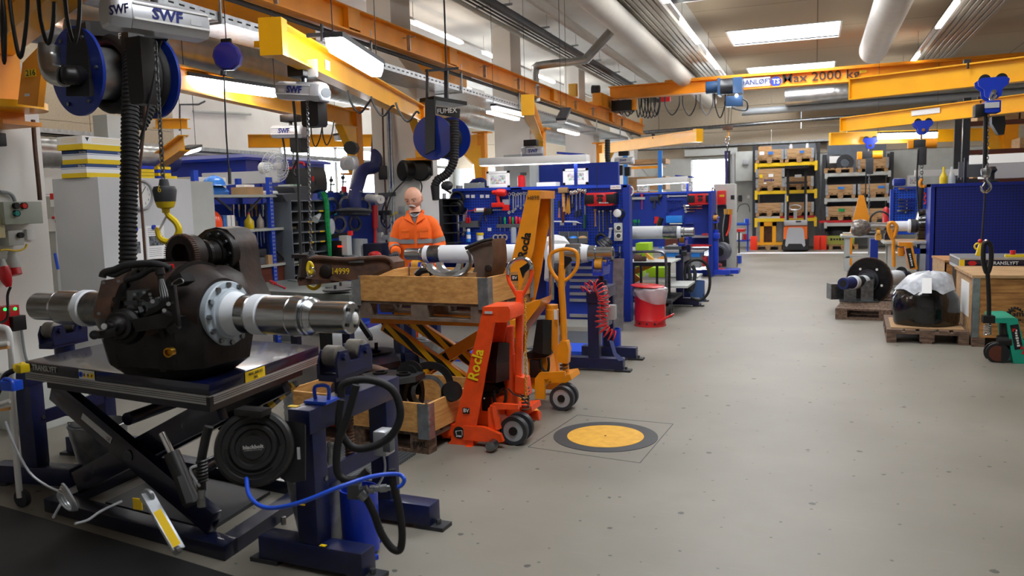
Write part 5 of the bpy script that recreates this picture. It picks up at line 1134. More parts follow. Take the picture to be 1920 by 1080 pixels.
for k,X in enumerate((148,176)):
 p=tp(X,512,.07);solo('dropper_bottle',MB().lathe(p,ZU,[(0,.022),(.06,.022),(.075,.009),(.11,.004)],12),'red','small red bottle with nozzle on the little grey shelf, %s'%('nearer the board edge' if k==0 else 'second of the pair'),'bottle','red dropper bottles')
p=tp(180,525,.04);solo('tool_shelf',MB().box(p,(.28,.08,.09)),'grey_bin','little grey shelf box under the two red bottles','shelf')
def spray(X,y1,y0,mt,label,P=tp,d=.1):
 p=P(X,y1,d);h_=(P(X,y0,d)-p).z;t=thing('spray_can',label,'spray can',p);pw(t,'can',MB().lathe(p,ZU,[(0,.032),(h_*.72,.032),(h_*.78,.02)],18),mt);pw(t,'cap',MB().lathe(p+V((0,0,h_*.78)),ZU,[(0,.024),(h_*.2,.024),(h_*.22,.015)],16),'plastic_white');pw(t,'label_band',MB().lathe(p+V((0,0,h_*.25)),ZU,[(0,.0325),(h_*.3,.0325)],18),'paper');return t
spray(168,718,575,'light_blue','blue and white spray can standing on the shelf under the glue gun')
t=thing('jar','clear jar with a yellow lid next to the blue spray can','jar',tp(292,705,.1));pw(t,'glass',MB().lathe(tp(292,702,.1),ZU,[(0,.05),(.1,.05)],16),'plastic_white');pw(t,'lid',MB().lathe(tp(292,645,.1),ZU,[(0,.054),(.035,.054)],16),'yellow_plastic')
solo('glass_jar',MB().lathe(tp(660,730,.1),ZU,[(0,.04),(.2,.04),(.22,.03)],16),'clear_glass','tall clear glass jar beside the yellow mast on the bench shelf','jar')
solo('parts_card',quad(tp(575,345,.05),XR,ZU,.1,.08,.02),'red_bright','small orange red packet hanging below the drill','packet');solo('drill_bit_case',quad(tp(572,290,.05),XR,ZU,.09,.09,.015),'clear_glass','clear bit case above the orange red packet','case')
solo('screwdriver_rail',MB().beam(tp(480,545,.03),tp(745,543,.03),.06,.05),'grey_bin','grey holder rail for screwdrivers on the middle pegboard','rail')
for k,(X,mt) in enumerate([(512,'dark_grey'),(560,'green_cloth'),(617,'red'),(648,'green_cloth'),(686,'red_bright'),(722,'red_bright'),(765,'red')]):
 t=thing('screwdriver',('dark','slim green','all red','second green','orange red','second orange red','last red')[k]+' handled screwdriver in the grey rail, %s from the edge'%('first','second','third','fourth','fifth','sixth','seventh')[k],'screwdriver',tp(X,600,.03),group='screwdrivers in the grey rail')
 pw(t,'handle',MB().lathe(tp(X,440+(k%2)*8,.035),(0,0,-1),[(0,.01),(.01,.016),(.06,.018),(.12,.013),(.13,.008)],12),mt);pw(t,'blade',MB().cyl(tp(X,500,.035),tp(X,605,.035),.005,seg=8),'chrome')
for k,X in enumerate((462,512,558)):
 solo('socket_holder',MB().ring(tp(X,670,.03),tp(X,670,.14),.045,.025,20),'chrome',('first','second','third')[k]+' big ring socket under the screwdrivers, counted from the jar','socket','ring sockets')
for k,(X,Yy) in enumerate(((155,222),(215,222),(312,222),(372,222),(395,583))):solo('peg_hook',MB().box(tp(X,Yy,.01),(.05,.02,.045)).cyl(tp(X-15,Yy+4,.01),tp(X-15,Yy+4,.06),.006),'plastic_white',('empty white hook nearest the board edge','second empty white hook','third empty white hook','empty white hook beside the drill','lone white hook under the screwdriver rail')[k]+', middle pegboard','hook','empty white hooks')
solo('cable_coil',MB().torus(tp(45,250,.06),(0,1,0),.1,.016).torus(tp(40,245,.1),(0,1,0),.09,.014),'black','coiled black cable hanging at the edge of the middle pegboard','cable');solo('cable_coil',MB().torus(tp(30,330,.1),(0,1,.3),.1,.025).torus(tp(20,350,.13),(0,1,.3),.08,.03),'black','thick bundle of black cable below the coiled one','cable')
solo('ruler',MB().prism([tp(30,400,.03),tp(62,400,.03),tp(75,735,.03),tp(52,735,.03)],(0,-.01,0)),'chrome','long steel straight edge hanging at the edge of the middle pegboard','ruler')
# hammer and more
t=thing('mallet','wooden handled mallet with a square head on the middle pegboard','hammer',tp(1200,450,.06));pw(t,'head',MB().box(tp(1202,155,.06),(.135,.08,.075),0,.008),mat('tan','#9a7a50',.6));pw(t,'handle',MB().lathe(tp(1202,190,.06),(0,0,-1),[(0,.022),(.25,.024)],12),'wood_pine');pw(t,'grip',MB().lathe(tp(1198,335,.06),(-.02,0,-1),[(0,.024),(.2,.022),(.22,.018)],12),'brown')
t=thing('chisel','flat steel scraper chisel beside the mallet','chisel',tp(1155,455,.04));pw(t,'blade',MB().prism([tp(1143,455,.04),tp(1170,455,.04),tp(1165,345,.04),tp(1148,345,.04)],(0,-.008,0)),'chrome');pw(t,'handle',MB().cyl(tp(1156,345,.045),tp(1156,270,.045),.017,.02),'dark_grey')
t=thing('brush_set','bundle of brass coloured brushes hanging beside the mallet','brush',tp(1255,425,.04));mb=MB()
for k,dx in enumerate((-28,-12,4,18)):mb.beam(tp(1258+dx*.2,205,.04),tp(1256+dx,420-(k%2)*15,.04),.016,.012)
pw(t,'bristles',mb,'pu_yellow');
for k,(X,y0,y1,g_) in enumerate([(1300,185,350,300),(1343,178,455,380),(1384,158,430,360),(1436,165,572,420)]):
 t=thing('ratchet',('short','second','third','longest')[k]+' silver torque wrench with dark grip, beside the red radio','torque wrench',tp(X,y1,.04),group='torque wrenches')
 pw(t,'head',MB().lathe(tp(X,y0,.02),(0,-1,0),[(0,.03),(.04,.034),(.045,.018)],18),'chrome');pw(t,'shaft',MB().cyl(tp(X,y0+8,.04),tp(X-1,g_,.04),.013),'chrome');pw(t,'grip',MB().cyl(tp(X-1,g_,.04),tp(X-4,y1,.04),.019),'dark_grey' if k<3 else mat('dark_green','#1d5a4a',.5))
solo('file',MB().beam(tp(1015,255,.04),tp(1012,490,.04),.04,.03),'wood_pine','yellowish wooden shaft hanging behind the yellow mast','handle')
solo('scraper',MB().prism([tp(1085,488,.03),tp(1340,490,.03),tp(1405,520,.03),tp(1330,503,.03),tp(1088,500,.03)],(0,-.04,0)),'plastic_white','long white curved bracket under the torque wrenches','bracket')
for k,X in enumerate((1185,1325)):solo('peg_hook',MB().box(tp(X,517,.02),(.05,.03,.05)),'plastic_white',('white hook under the curved bracket, beside the yellow mast','white hook under the pointed end of the curved bracket')[k],'hook')
for k,(X,y0,y1,mt) in enumerate([(1548,365,550,'wood_pine'),(1590,380,605,'chrome'),(1632,378,605,'chrome'),(1675,368,578,'dark_grey'),(1716,378,515,'chrome')]):
 solo('extension_bar',MB().cyl(tp(X,y0,.04),tp(X+3,y1,.04),.01,seg=8).cyl(tp(X,y0-4,.04),tp(X,y0+14,.04),.02,seg=10).cyl(tp(X+3,y1-12,.04),tp(X+3,y1,.04),.015,seg=8),mt,('wooden handled','first silver','second silver','dark','short silver')[k]+' long tool hanging below the red radio','tool','long tools below the radio')
# radio
def radio(label,p,w_,h_,d_=.2):
 t=thing('radio',label,'radio',p+V((0,0,-h_/2)));x,z,y=p.x,p.z,p.y
 pw(t,'body',MB().bx(x-w_/2,x+w_/2,y-d_,y,z-h_/2,z+h_/2,.02),'red');
 for s in (-1,1):pw(t,'speaker',MB().bx(x+s*w_*.34-w_*.13,x+s*w_*.34+w_*.13,y-d_-.012,y-d_,z-h_*.34,z+h_*.34,.005),'black');pw(t,'bumper',MB().bx(x+s*w_*.5-.015,x+s*w_*.5+.015,y-d_-.01,y,z-h_*.45,z+h_*.45,.012),'black')
 pw(t,'display',MB().bx(x-w_*.11,x+w_*.11,y-d_-.006,y-d_,z+h_*.15,z+h_*.33),'ink')
 for k in range(6):pw(t,'knob',MB().cyl((x+cos(k*1.05)*w_*.08,y-d_-.012,z-h_*.08+sin(k*1.05)*w_*.06),(x+cos(k*1.05)*w_*.08,y-d_,z-h_*.08+sin(k*1.05)*w_*.06),w_*.03,seg=10),'ink')
 pw(t,'dial',MB().cyl((x,y-d_-.016,z-h_*.08),(x,y-d_,z-h_*.08),w_*.045,seg=14),'dark_grey');pw(t,'bottom_rail',MB().bx(x-w_*.42,x+w_*.42,y-d_-.01,y,z-h_*.55,z-h_*.45,.01),'red');return t
t=radio('red and black worksite radio hung on the middle pegboard',tp(1640,250,.02),.40,.17)
pw(t,'antenna',MB().cyl(tp(1568,170,.05),tp(1568,-110,.05),.004,seg=6),'ink');text(t,'Milwaukee',tp(1640,292,.235),XR,ZU,.03,'white',.01)
p=tp(1795,405,.04);solo('gauge',MB().lathe(p,(0,-1,0),[(0,.055),(.04,.055),(.045,.045)],24),'plastic_white','round white dial gauge at the far edge of the middle pegboard','gauge');solo('gauge_cable',MB().tube([tp(1810,430,.05),tp(1840,430,.05),tp(1830,460,.04),tp(1800,468,.05),tp(1855,510,.04),tp(1862,560,.04),tp(1875,600,.03)],.007,7).torus(tp(1820,410,.07),(0,1,0),.055,.012),'black','thin black cable around the dial gauge','cable')
for k,y0 in enumerate((567,652)):
 t=thing('power_socket',('upper','lower')[k]+' grey wall socket at the far edge of the middle pegboard','socket',tp(1802,y0+40,.05),group='grey wall sockets');pw(t,'box',MB().box(tp(1802,y0,.04),(.115,.06,.135),0,.01),'light_grey');pw(t,'outlet',MB().cyl(tp(1802,y0,.07),tp(1802,y0,.078),.04,seg=20),'white');pw(t,'outlet_hole',MB().cyl(tp(1802,y0,.079),tp(1802,y0,.081),.03,seg=20),'dark_grey')
for k,X in enumerate((1215,1315,1420)):
 t=thing('storage_bin','grey open storage bin, %s of the three on the bench shelf'%('nearest the yellow mast','middle','last')[k],'bin',tp(X,755,.2),group='grey storage bins');l_,r_,yb,yt=X-72,X+55,740,638
 A,B,Cc,D_=tp(X-62,740,.28),tp(X+50,740,.28),tp(X+50,740,.04),tp(X-62,740,.04);H_=V((0,0,.17));mb=MB();th=.006
 mb.prism([A,B,Cc,D_],(0,0,.006)).prism([A,D_,D_+H_,D_+(A-D_)*.45+H_,A+V((0,0,.075))],(.006,0,0)).prism([B,Cc,Cc+H_,Cc+(B-Cc)*.45+H_,B+V((0,0,.075))],(-.006,0,0)).prism([A,B,B+V((0,0,.075)),A+V((0,0,.075))],(0,.006,0)).prism([D_,Cc,Cc+H_,D_+H_],(0,.006,0))
 pw(t,'shell',mb,'grey_bin');pw(t,'contents',MB().sphere((A+Cc)/2+V((0,0,.06)),(.08,.09,.05),10,6),('steel_worn','light_blue','cardboard')[k])
solo('rubber_ring',MB().torus(tp(1612,690,.08),(0,1,0),.065,.02),'black','black rubber ring at the end of the grey bins','ring');solo('conical_hose',MB().lathe(tp(1640,770,.15),tp(1700,690,.15)-tp(1640,770,.15),[(0,.11),(.02,.1),(.03,.105),(.05,.09),(.06,.095),(.09,.07),(.1,.075),(.13,.045)],24),'dark_grey','dark cone shaped rubber boot beside the black ring','boot');solo('grease_gun',MB().cyl(tp(1715,575,.06),tp(1705,670,.06),.018).cyl(tp(1700,578,.06),tp(1735,575,.06),.016).cyl(tp(1665,680,.07),tp(1708,682,.07),.022),'plastic_grey','small silver grease gun above the cone shaped boot','grease gun')
solo('chain_hook_bar',MB().beam(tp(1818,770,.04),tp(1818,890,.04),.03,.02),'galv','short galvanized bar under the wall sockets','bar')
# on top of the board
zt=a.z+.012
framed('white framed workshop photo standing on the middle pegboard, beside the extinguisher',913,320,954,353,YP-.02)
framed('larger white framed photo standing on the middle pegboard, nearer the aisle',1056,315,1102,347,YP-.02)
t=thing('fire_extinguisher','red fire extinguisher standing behind the middle pegboard top','extinguisher',AY(978,351,YP));p=AY(978,352,YP+.02);pw(t,'cylinder',MB().lathe(p,ZU,[(0,.055),(.15,.055),(.175,.03)],18),'red');pw(t,'valve',MB().box(p+V((.03,0,.19)),(.08,.03,.04)),'black')
solo('document_box',pbox(1006,341,1042,352,YP-.02,.2,bev=.006),'white','low white box on top of the middle pegboard','box');solo('paper_stack',pbox(870,342,907,354.5,YP-.02,.25),mat('grey_card','#9aa0a0',.8,n=.2,ns=50),'grey wrapped bundle on top of the pegboard at its end','bundle');solo('tape_roll',MB().cyl(AY(861,355,YP),AY(861,348,YP),.05),'plastic_grey','roll of tape on the pegboard corner','tape')
t=thing('name_sign','white name card fixed at the top corner of the middle pegboard','sign',AY(1154,354,YP-.06));pw(t,'card',pbox(1144.5,347,1164,355,YP-.075,.01),'paper');text(t,'Carlo Pers',AY(1154,350.8,YP-.08),XR,ZU,.03,'ink')
solo('document_box',pbox(957,352,978,356,YP-.05,.15),'grey_bin','flat grey tray lying on the pegboard under the extinguisher','tray')
def lampbar(label,p,q,h=.09,d=.18,post=None):
 t=thing('bench_lamp',label,'lamp',p,group='white bench lamps');pw(t,'shade',MB().beam(p,q,d,h,bev=.008),'white');pw(t,'tube',MB().beam(V(p)+V((0,0,-h/2)),V(q)+V((0,0,-h/2)),d*.6,.012),'lamp_warm')
 if post:pw(t,'post',MB().bx(post[0].x-.02,post[0].x+.02,post[0].y-.02,post[0].y+.02,post[1].z,post[0].z),'blue_flat');pw(t,'arm',MB().beam(post[0]+V((-.25,0,.05)),post[0]+V((.15,-.1,.0)),.04,.03),'blue_flat')
 return t
lampbar('long white bench lamp over the middle pegboard',AY(903,304,YP-.3),AY(1103,297,YP-.3),.1,.2,(AY(1079,292,YP-.25),AY(1079,350,YP-.25)))
lampbar('white bench lamp over the second pegboard before the doorway',AY(1196,342,17.2),AY(1290,336,17.2),.13,.2,(AY(1289,333,17.3),AY(1289,365,17.3)))
solo('blue_cabin_panel',MB().bx(AY(984,1,13.5).x,AY(1155,1,13.5).x,13.5,13.6,0,AY(1070,307,13.5).z),'blue_flat','dark blue partition top behind the middle pegboard','partition');solo('grey_cabinet',MB().bx(AY(936,1,13).x,AY(985,1,13).x,13,13.5,0,AY(960,290,13).z),'light_grey','light grey cabinet behind the framed photo and extinguisher','cabinet')
solo('dark_blue_hose',MB().tube([AY(880,349,YP+.04),AY(890,340,YP+.04),AY(905,338,YP+.04),AY(914,349,YP+.04)],.035,10),'hose_blue','dark blue hose lying behind the grey bundle on the pegboard','hose')
# black pigeonhole shelf between man and pegboard
t=thing('wire_rack','black rack with small shelves behind the man, at the end of the pegboard','rack',AY(838,480,10.5));mb=MB()
for y in (372,385,402,418,436,455):pbox(830,y,853,y+2,10.45,.3,mb)
pbox(826,372,829,470,10.45,.3,mb);pbox(829,372,856,470,10.74,.02,mb);pw(t,'shelves',mb,'dark_grey')
solo('jar',MB().cyl(AY(833,372,10.5),AY(833,362,10.5),.03),'plastic_grey','small grey tin on the black rack behind the man','jar');solo('bench_drill',MB().sphere(AY(838,348,10.6),(.09,.08,.07)).cyl(AY(828,352,10.6),AY(846,362,10.6),.015),'dark_grey','dark machine head above the black rack beside the fume hose nozzle','machine')

# bench with drawers under the axle
t=thing('drawer_cabinet','blue drawer cabinet with pale handle strips behind the pillar stand','cabinet',(AY(1105,1,10.2).x,10.4,0));pw(t,'body',pbox(1060,492,1140,606,10.15,.55),'blue_flat')
for k,y in enumerate((500,513,524,536,549,561,590)):pw(t,'drawer_handle',pbox(1068,y,1122,y+4.5,10.12,.03),'alu')
pw(t,'plinth',pbox(1060,600,1125,622,10.14,.4),'light_grey')
t=thing('workbench','long bench under the middle pegboard, its top hidden by the axle','workbench',(-3.6,10.4,.9));pw(t,'worktop',MB().bx(a.x,b.x-.1,YP-.75,YP-.02,.9,.94),'steel_worn');pw(t,'side_panel',MB().bx(a.x,a.x+.04,YP-.7,YP-.05,0,.9).bx(-3.3,-3.26,YP-.7,YP-.05,0,.9),'blue_flat')
solo('white_rag',MB().loft([[AD(1042+r*cos(u)*1.0,470-z+(r*.2)*sin(u),8.6+.004*r*sin(u)) for u in [k*pi/8 for k in range(16)]] for r,z in ((22,-55),(20,-20),(24,0),(26,14),(17,25),(5,29))]),mat('cloth_white','#dfe0e2',.8,n=.1,ns=9,bump=.8),'crumpled white cloth draped over the hub of the white axle','cloth')
solo('axle_hub',MB().lathe(AD(1047,500,8.5),(1,.1,0),[(0,.22),(.03,.24),(.06,.22),(.07,.12),(.12,.11)],32),'steel_worn','round steel hub hanging behind the yellow mast under the white cloth','hub')
# upright sheet
t=thing('metal_sheet','tall bare aluminium sheet standing at the end of the middle pegboard','sheet',AZ(1160,622,0));p0=AZ(1147,619,0);p1=AZ(1168,621,0);pw(t,'sheet',MB().prism([p0+V((0,.0,.01)),p1+V((0,0,.01)),AY(1170,485,p1.y),AY(1150,485,p0.y)],(0,.02,0)),'galv')
solo('floor_mat',MB().prism([AZ(1068,622,0),AZ(1150,625,0),AZ(1122,660,0),AZ(985,655,0)],(0,0,.012)),'checker_mat','grey studded mat under the middle bench beside the stand','mat')

# ================================================================ second pegboard (next bay)
Y2=17.7
def t2(X,Yy,d=0.0):return AY(1150+X/3.6,280+Yy/3.6,Y2-d)
a2=AY(1176,364,Y2);b2=AY(1336,361,Y2)
t=thing('pegboard_wall','second blue pegboard wall, in the next bay before the doorway','pegboard',((a2.x+b2.x)/2,Y2,0));pw(t,'panel',MB().bx(a2.x-.4,b2.x,Y2,Y2+.05,.6,b2.z),mat('peg_blue_far','#0d2f92',.5,n=.08));pw(t,'side_post',MB().bx(b2.x,b2.x+.06,Y2-.7,Y2+.1,0,b2.z),'blue_flat');pw(t,'top_rail',MB().bx(a2.x-.4,b2.x+.06,Y2-.05,Y2+.1,b2.z,b2.z+.04),'blue')
for k in range(8):wrench(368+k*15,350,(428,405,402,398,394,388,385,380)[k],('longest','second longest','third','fourth','fifth','sixth','seventh','shortest')[k]+' wrench of the row on the second pegboard',.03,P=t2,g='wrenches on the second pegboard')
for k,(x0,x1,y) in enumerate(((480,600,382),(485,600,400),(490,550,420),(370,520,317))):solo('ratchet',MB().cyl(t2(x0,y,.04),t2(x1,y-3,.04),.018,seg=8).cyl(t2(x0,y,.02),t2(x0,y,.07),.03),'chrome',('upper ratchet bar','middle ratchet bar','short lower ratchet bar','long thin bar above the wrenches')[k]+' lying flat on the second pegboard','ratchet')
radio('red and black radio on the second pegboard near its post',t2(595,334,.02),.52,.22)
t=thing('tool_box','light blue tool box on a shelf of the second pegboard','tool box',t2(418,500,.1));pw(t,'box',MB().bx(t2(365,1).x,t2(475,1).x,Y2-.25,Y2,t2(1,500).z,t2(1,455).z,.01),'light_blue');pw(t,'handle',MB().beam(t2(380,502,.26),t2(465,502,.26),.02,.02),'white')
for k,(X,mt) in enumerate(((140,'green_cloth'),(150,'green_cloth'),(172,'green_cloth'))):solo('screwdriver',MB().cyl(t2(X,475,.05),t2(X,495,.05),.025,seg=8).cyl(t2(X,495,.05),t2(X,515,.05),.008,seg=6),mt,('green screwdriver nearest the post','middle green screwdriver','last green screwdriver')[k]+' on the second pegboard','screwdriver','green screwdrivers')
solo('tool_rail',MB().beam(t2(95,332,.04),t2(213,330,.04),.08,.05),'light_grey','pale tool rail near the top of the second pegboard','rail')
for k,X in enumerate((137,193)):solo('screwdriver',MB().cyl(t2(X,300,.05),t2(X,325,.05),.025,seg=8).cyl(t2(X,325,.05),t2(X,405,.05),.01,seg=6),'red' if k else 'dark_grey',('dark long screwdriver in the pale rail','red handled long screwdriver in the pale rail')[k],'screwdriver')
solo('hammer',MB().box(t2(275,334,.05),(.18,.06,.09),0,.01).cyl(t2(278,345,.05),t2(276,400,.05),.02),'dark_grey','hammer hanging near the top of the second pegboard','hammer');solo('headset',MB().sphere(t2(317,320,.08),.05).tube([t2(310,330,.08),t2(306,350,.08),t2(315,372,.08)],.015),'black','dark headset beside the hammer on the second pegboard','headset')
for k,X in enumerate((283,292,300)):solo('pliers',MB().tube([t2(X-5,500,.05),t2(X,470,.05),t2(X+3,455,.05)],.012,6).tube([t2(X+6,500,.05),t2(X,470,.05),t2(X-3,455,.05)],.012,6),'red_bright',('first','second','third')[k]+' of three red pliers on the second pegboard, counted from the screwdrivers','pliers','three red pliers')
solo('black_hose_end',MB().tube([t2(305,530,.2),t2(312,495,.2),t2(325,462,.2)],.06,10),'black','thick black hose end in front of the second pegboard','hose');solo('socket_rail',MB().beam(t2(487,500,.05),t2(540,498,.05),.06,.03),'chrome','small shiny socket rail beside the light blue tool box','rail')
solo('wall_shelf',MB().bx(t2(545,1).x,t2(660,1).x,Y2-.35,Y2,t2(1,597).z,t2(1,585).z),'plastic_grey','grey shelf at the end of the second pegboard','shelf');solo('red_tool',MB().tube([t2(600,580,.2),t2(620,575,.2),t2(655,580,.2)],.03,8),'red','red hand tool on the grey shelf of the second pegboard','tool')
framed('grey framed photo on the second pegboard, nearer the blue rack',1194,343,1217,361,Y2-.05,'plastic_grey');framed('grey framed photo on the second pegboard beside the doorway',1276,341,1299,359,Y2-.05,'plastic_grey')
t=thing('fire_extinguisher','small red extinguisher in a white ring holder at the far post','extinguisher',AY(1180,365,YP+.1));pw(t,'cylinder',MB().lathe(AY(1180,366,YP+.08),ZU,[(0,.03),(.12,.03),(.14,.01)],12),'red');pw(t,'ring',MB().torus(AY(1179,358,YP+.05),(0,1,0),.065,.008),'white')
t=thing('tool_chest','brown chest of drawers behind the second white axle','chest',AY(1265,470,16.9));pw(t,'body',pbox(1247,448,1283,470,16.8,.4),'brown');pw(t,'drawer_knob',pbox(1262,457,1267,459,16.77,.03),'white')
t=thing('workbench','bench with light blue drawers under the second pegboard','workbench',(a2.x,16.6,0));pw(t,'worktop',pbox(1178,470,1318,474,16.4,.9),'plastic_grey');pw(t,'drawer_front',pbox(1240,474,1312,482,16.42,.7),'light_blue');pw(t,'base_cabinet',pbox(1275,482,1312,502,16.45,.7),'grey_paint');pw(t,'side_panel',pbox(1180,474,1185,505,16.45,.7),'blue_flat')
t=thing('waste_bin','red bin with a clear bag behind the second bench','bin',AY(1312,500,17));pw(t,'drum',pbox(1300,480,1325,500,16.9,.4,bev=.05),'red');pw(t,'bag',MB().loft([[AD(1311+r*cos(u),y+.2*r*sin(u),17.4) for u in [k*pi/6 for k in range(12)]] for r,y in ((16,474),(19,470),(17,464),(14,460))]),'clear_bag');pw(t,'lid',MB().cyl(AY(1310,461,17),AY(1310,459,17),.26),'red')

# ================================================================ far machines near the doorway
Y=19.0
t=thing('machine_column','beige machine housing with a red box, before the electrical cabinet','machine',AZ(1358,515,0));pw(t,'housing',pbox(1338,344,1378,512,Y,.5,bev=.02),'light_grey');pw(t,'front_slot',pbox(1345,385,1362,500,Y-.02,.03),'dark_grey');pw(t,'red_box',pbox(1344,357,1360,384,Y-.25,.25,bev=.02),'red_bright');pw(t,'warning_sticker',pbox(1349,365,1358,369,Y-.26,.01),'label_yellow');pw(t,'loop_pipe',MB().tube([AY(1335,418,Y-.05),AY(1334,380,Y-.05),AY(1336,352,Y-.05),AY(1341,362,Y-.05),AY(1341,400,Y-.05),AY(1339,418,Y-.05)],.02,8,closed=True,sub=5),'chrome')
pw(t,'screen',pbox(1370,366,1377,374,Y-.02,.02),'ink')
t=thing('machine_post','tall slim grey post behind the red machine box','post',AY(1375,500,20));pw(t,'post',pbox(1372,285,1377,500,20.2,.08),'plastic_grey')
solo('hanging_tools',MB().tube([AY(1364,400,18.6),AY(1360,430,18.6),AY(1362,458,18.6),AY(1357,452,18.6)],.07,10),'black','dark bundle of hoses hanging on the beige machine housing','hose');solo('lifting_strap',MB().tube([AY(1370,398,18.5),AY(1368,425,18.5),AY(1362,442,18.5)],.02,6),'orange_safety','thin orange strap beside the dark hose bundle','strap')
for k,x in enumerate((1360,1366,1371)):solo('pliers',MB().cyl(AY(x,392,18.5),AY(x,402,18.5),.03),'pu_yellow',('first','second','third')[k]+' yellow handled tool over the dark hose bundle','tool','yellow handled tools')
solo('side_table',pbox(1370,430,1395,435,20.5,.6),'red','small red table top behind the far blue stand','table');solo('table_leg',pbox(1384,435,1387,475,20.7,.06),'dark_grey','thin dark leg under the small red table top','table leg',kind='structure')
t=thing('tool_trolley','small blue workshop trolley with a vice beside the racks','trolley',AY(1392,462,24.5));pw(t,'frame',pbox(1380,420,1404,423,24.5,.6).bx(*[v for v in (AY(1402,1,24.5).x,AY(1405,1,24.5).x,24.5,24.56,0.05,AY(1402,422,24.5).z)]),'blue');pw(t,'lower_shelf',pbox(1380,450,1404,453,24.5,.6),'blue');pw(t,'vice',pbox(1396,410,1404,420,24.6,.2,bev=.02),'air_blue');pw(t,'box',pbox(1381,438,1391,450,24.6,.3),'paper');pw(t,'red_box',pbox(1393,439,1400,450,24.6,.3),'red');pw(t,'cloth',MB().box(AY(1390,419,24.7),(.3,.3,.06)),'sheet_blue')
solo('wire_loop',MB().tube([AY(1382,398,YB-.1),AY(1386,386,YB-.1),AY(1397,382,YB-.1),AY(1404,386,YB-.1),AY(1406,398,YB-.1)],.012,6),'dark_grey','thin wire looping over the grey back wall beside the racks','wire');solo('wall_socket',pbox(1401,366,1406,372,YB-.06,.05),'white','small white socket on the back wall beside the racks','socket')
solo('blue_bin',pbox(1381,480,1389,500,20.6,.3),'blue','blue box on the floor behind the far stand','box');solo('steel_block',pbox(1372,485,1381,502,19.5,.3),'rust','dark steel block on the floor beside the blue box','block')
# ================================================================ axle stands
mat('navy_chipped','#081442',.4,n=.25,ns=14,coat=.15)
mat('stand_blue','#1238b8',.35,n=.1,coat=.2)
mat('roller_steel','#75716a',.45,metal=.4,n=.2,ns=20)
def stand(label,loc,rz=0,zb=.74,zr=.98,mt='navy_chipped',roller='roller_steel',head='navy_chipped',single=False,group='roller stands'):
 """frame with two feet along x, two posts, a beam along y, and a roller head on a screw"""
 t=thing('axle_stand',label,'stand',(0,0,0),0,group)
 ys=(-.3,.3) if not single else (0,)
 for y in ys:
  part(t,'foot',MB().bx(-.29,.29,y-.055,y+.055,.02,.13,.008),mt,sharp=25);part(t,'foot_plate',MB().bx(-.34,-.18,y-.06,y+.06,0,.02).bx(.2,.36,y-.05,y+.05,0,.02),'dark_grey')
  part(t,'post',MB().bx(-.055,.055,y-.05,y+.05,.13,zb-.09,.006),mt,sharp=25)
  part(t,'foot_bolt',MB().cyl((.31,y,.02),(.31,y,.045),.014,seg=6),'steel_worn')
 if not single:
  part(t,'top_beam',MB().bx(-.06,.06,-.37,.38,zb-.11,zb,.008),mt,sharp=25);part(t,'cross_brace',MB().bx(.035,.05,-.3,.3,.38,.46),mt)
  for y in (-.27,.27):part(t,'brace_bolt',MB().cyl((.05,y,.42),(.06,y,.42),.012,seg=6),'steel_worn')
 else:part(t,'top_beam',MB().bx(-.08,.08,-.09,.09,zb-.12,zb,.008),mt)
 part(t,'collar',MB().cyl((0,0,zb),(0,0,zb+.075),.06,seg=24),mt)
 part(t,'screw',MB().lathe((0,0,zb-.38 if not single else zb-.2),ZU,[q for k in range(32) for q in ((k*(zr-.05-zb+.38)/32,.026),((k+.5)*(zr-.05-zb+.38)/32,.021))],14),'rust')
 for s in (-1,1):
  part(t,'cradle_plate',MB().prism([(s*.045,y,z) for y,z in ((-.14,zr-.07),(.14,zr-.07),(.145,zr),(.12,zr+.05),(.06,zr+.05),(.035,zr-.01),(-.035,zr-.01),(-.06,zr+.05),(-.12,zr+.05),(-.145,zr))],(s*.012,0,0)),head)
 part(t,'cradle_base',MB().bx(-.05,.05,-.15,.15,zr-.09,zr-.06),head)
 for y in (-.09,.09):
  part(t,'roller',MB().lathe((-.04,y,zr+.02),XR,[(0,.045),(.005,.052),(.075,.052),(.08,.045)],26),roller);part(t,'axle_bolt',MB().cyl((.055,y,zr+.02),(.072,y,zr+.02),.018,seg=6),head)
 t.location=loc;t.rotation_euler=(0,0,rz);WM[t]=Matrix.Translation(loc)@ Matrix.Rotation(rz,4,'Z')
 for c in t.children:WM[c]=WM[t]
 return t
SA=stand('dark blue axle stand nearest the viewer, with the black hose reel bolted on',(-2.12,3.32,0),-.06,.76,.93)
SB=stand('dark blue axle stand behind the lift table, by the near white partition',(-4.5,3.78,0),.12,.74,.91)
SC=stand('paint chipped blue stand at the aisle carrying the end of the white axle',(-2.0,7.86,0),0,.78,1.0,'navy_chipped','pu_yellow','stand_blue')
SD=stand('dark blue stand carrying the far end of the white axle before the man',(-3.95,7.72,0),0,.78,1.0,'navy_chipped','pu_yellow','stand_blue')
SE=stand('dark blue stand in the next bay under the second white axle, beside the trolley',(-1.93,12.75,0),0,.78,1.0,'navy_chipped','pu_yellow','stand_blue')
SF=stand('bright blue stand far down the aisle, at the beige machine housing',(-1.95,17.4,0),0,.9,1.2,'stand_blue','pu_yellow','stand_blue',True)
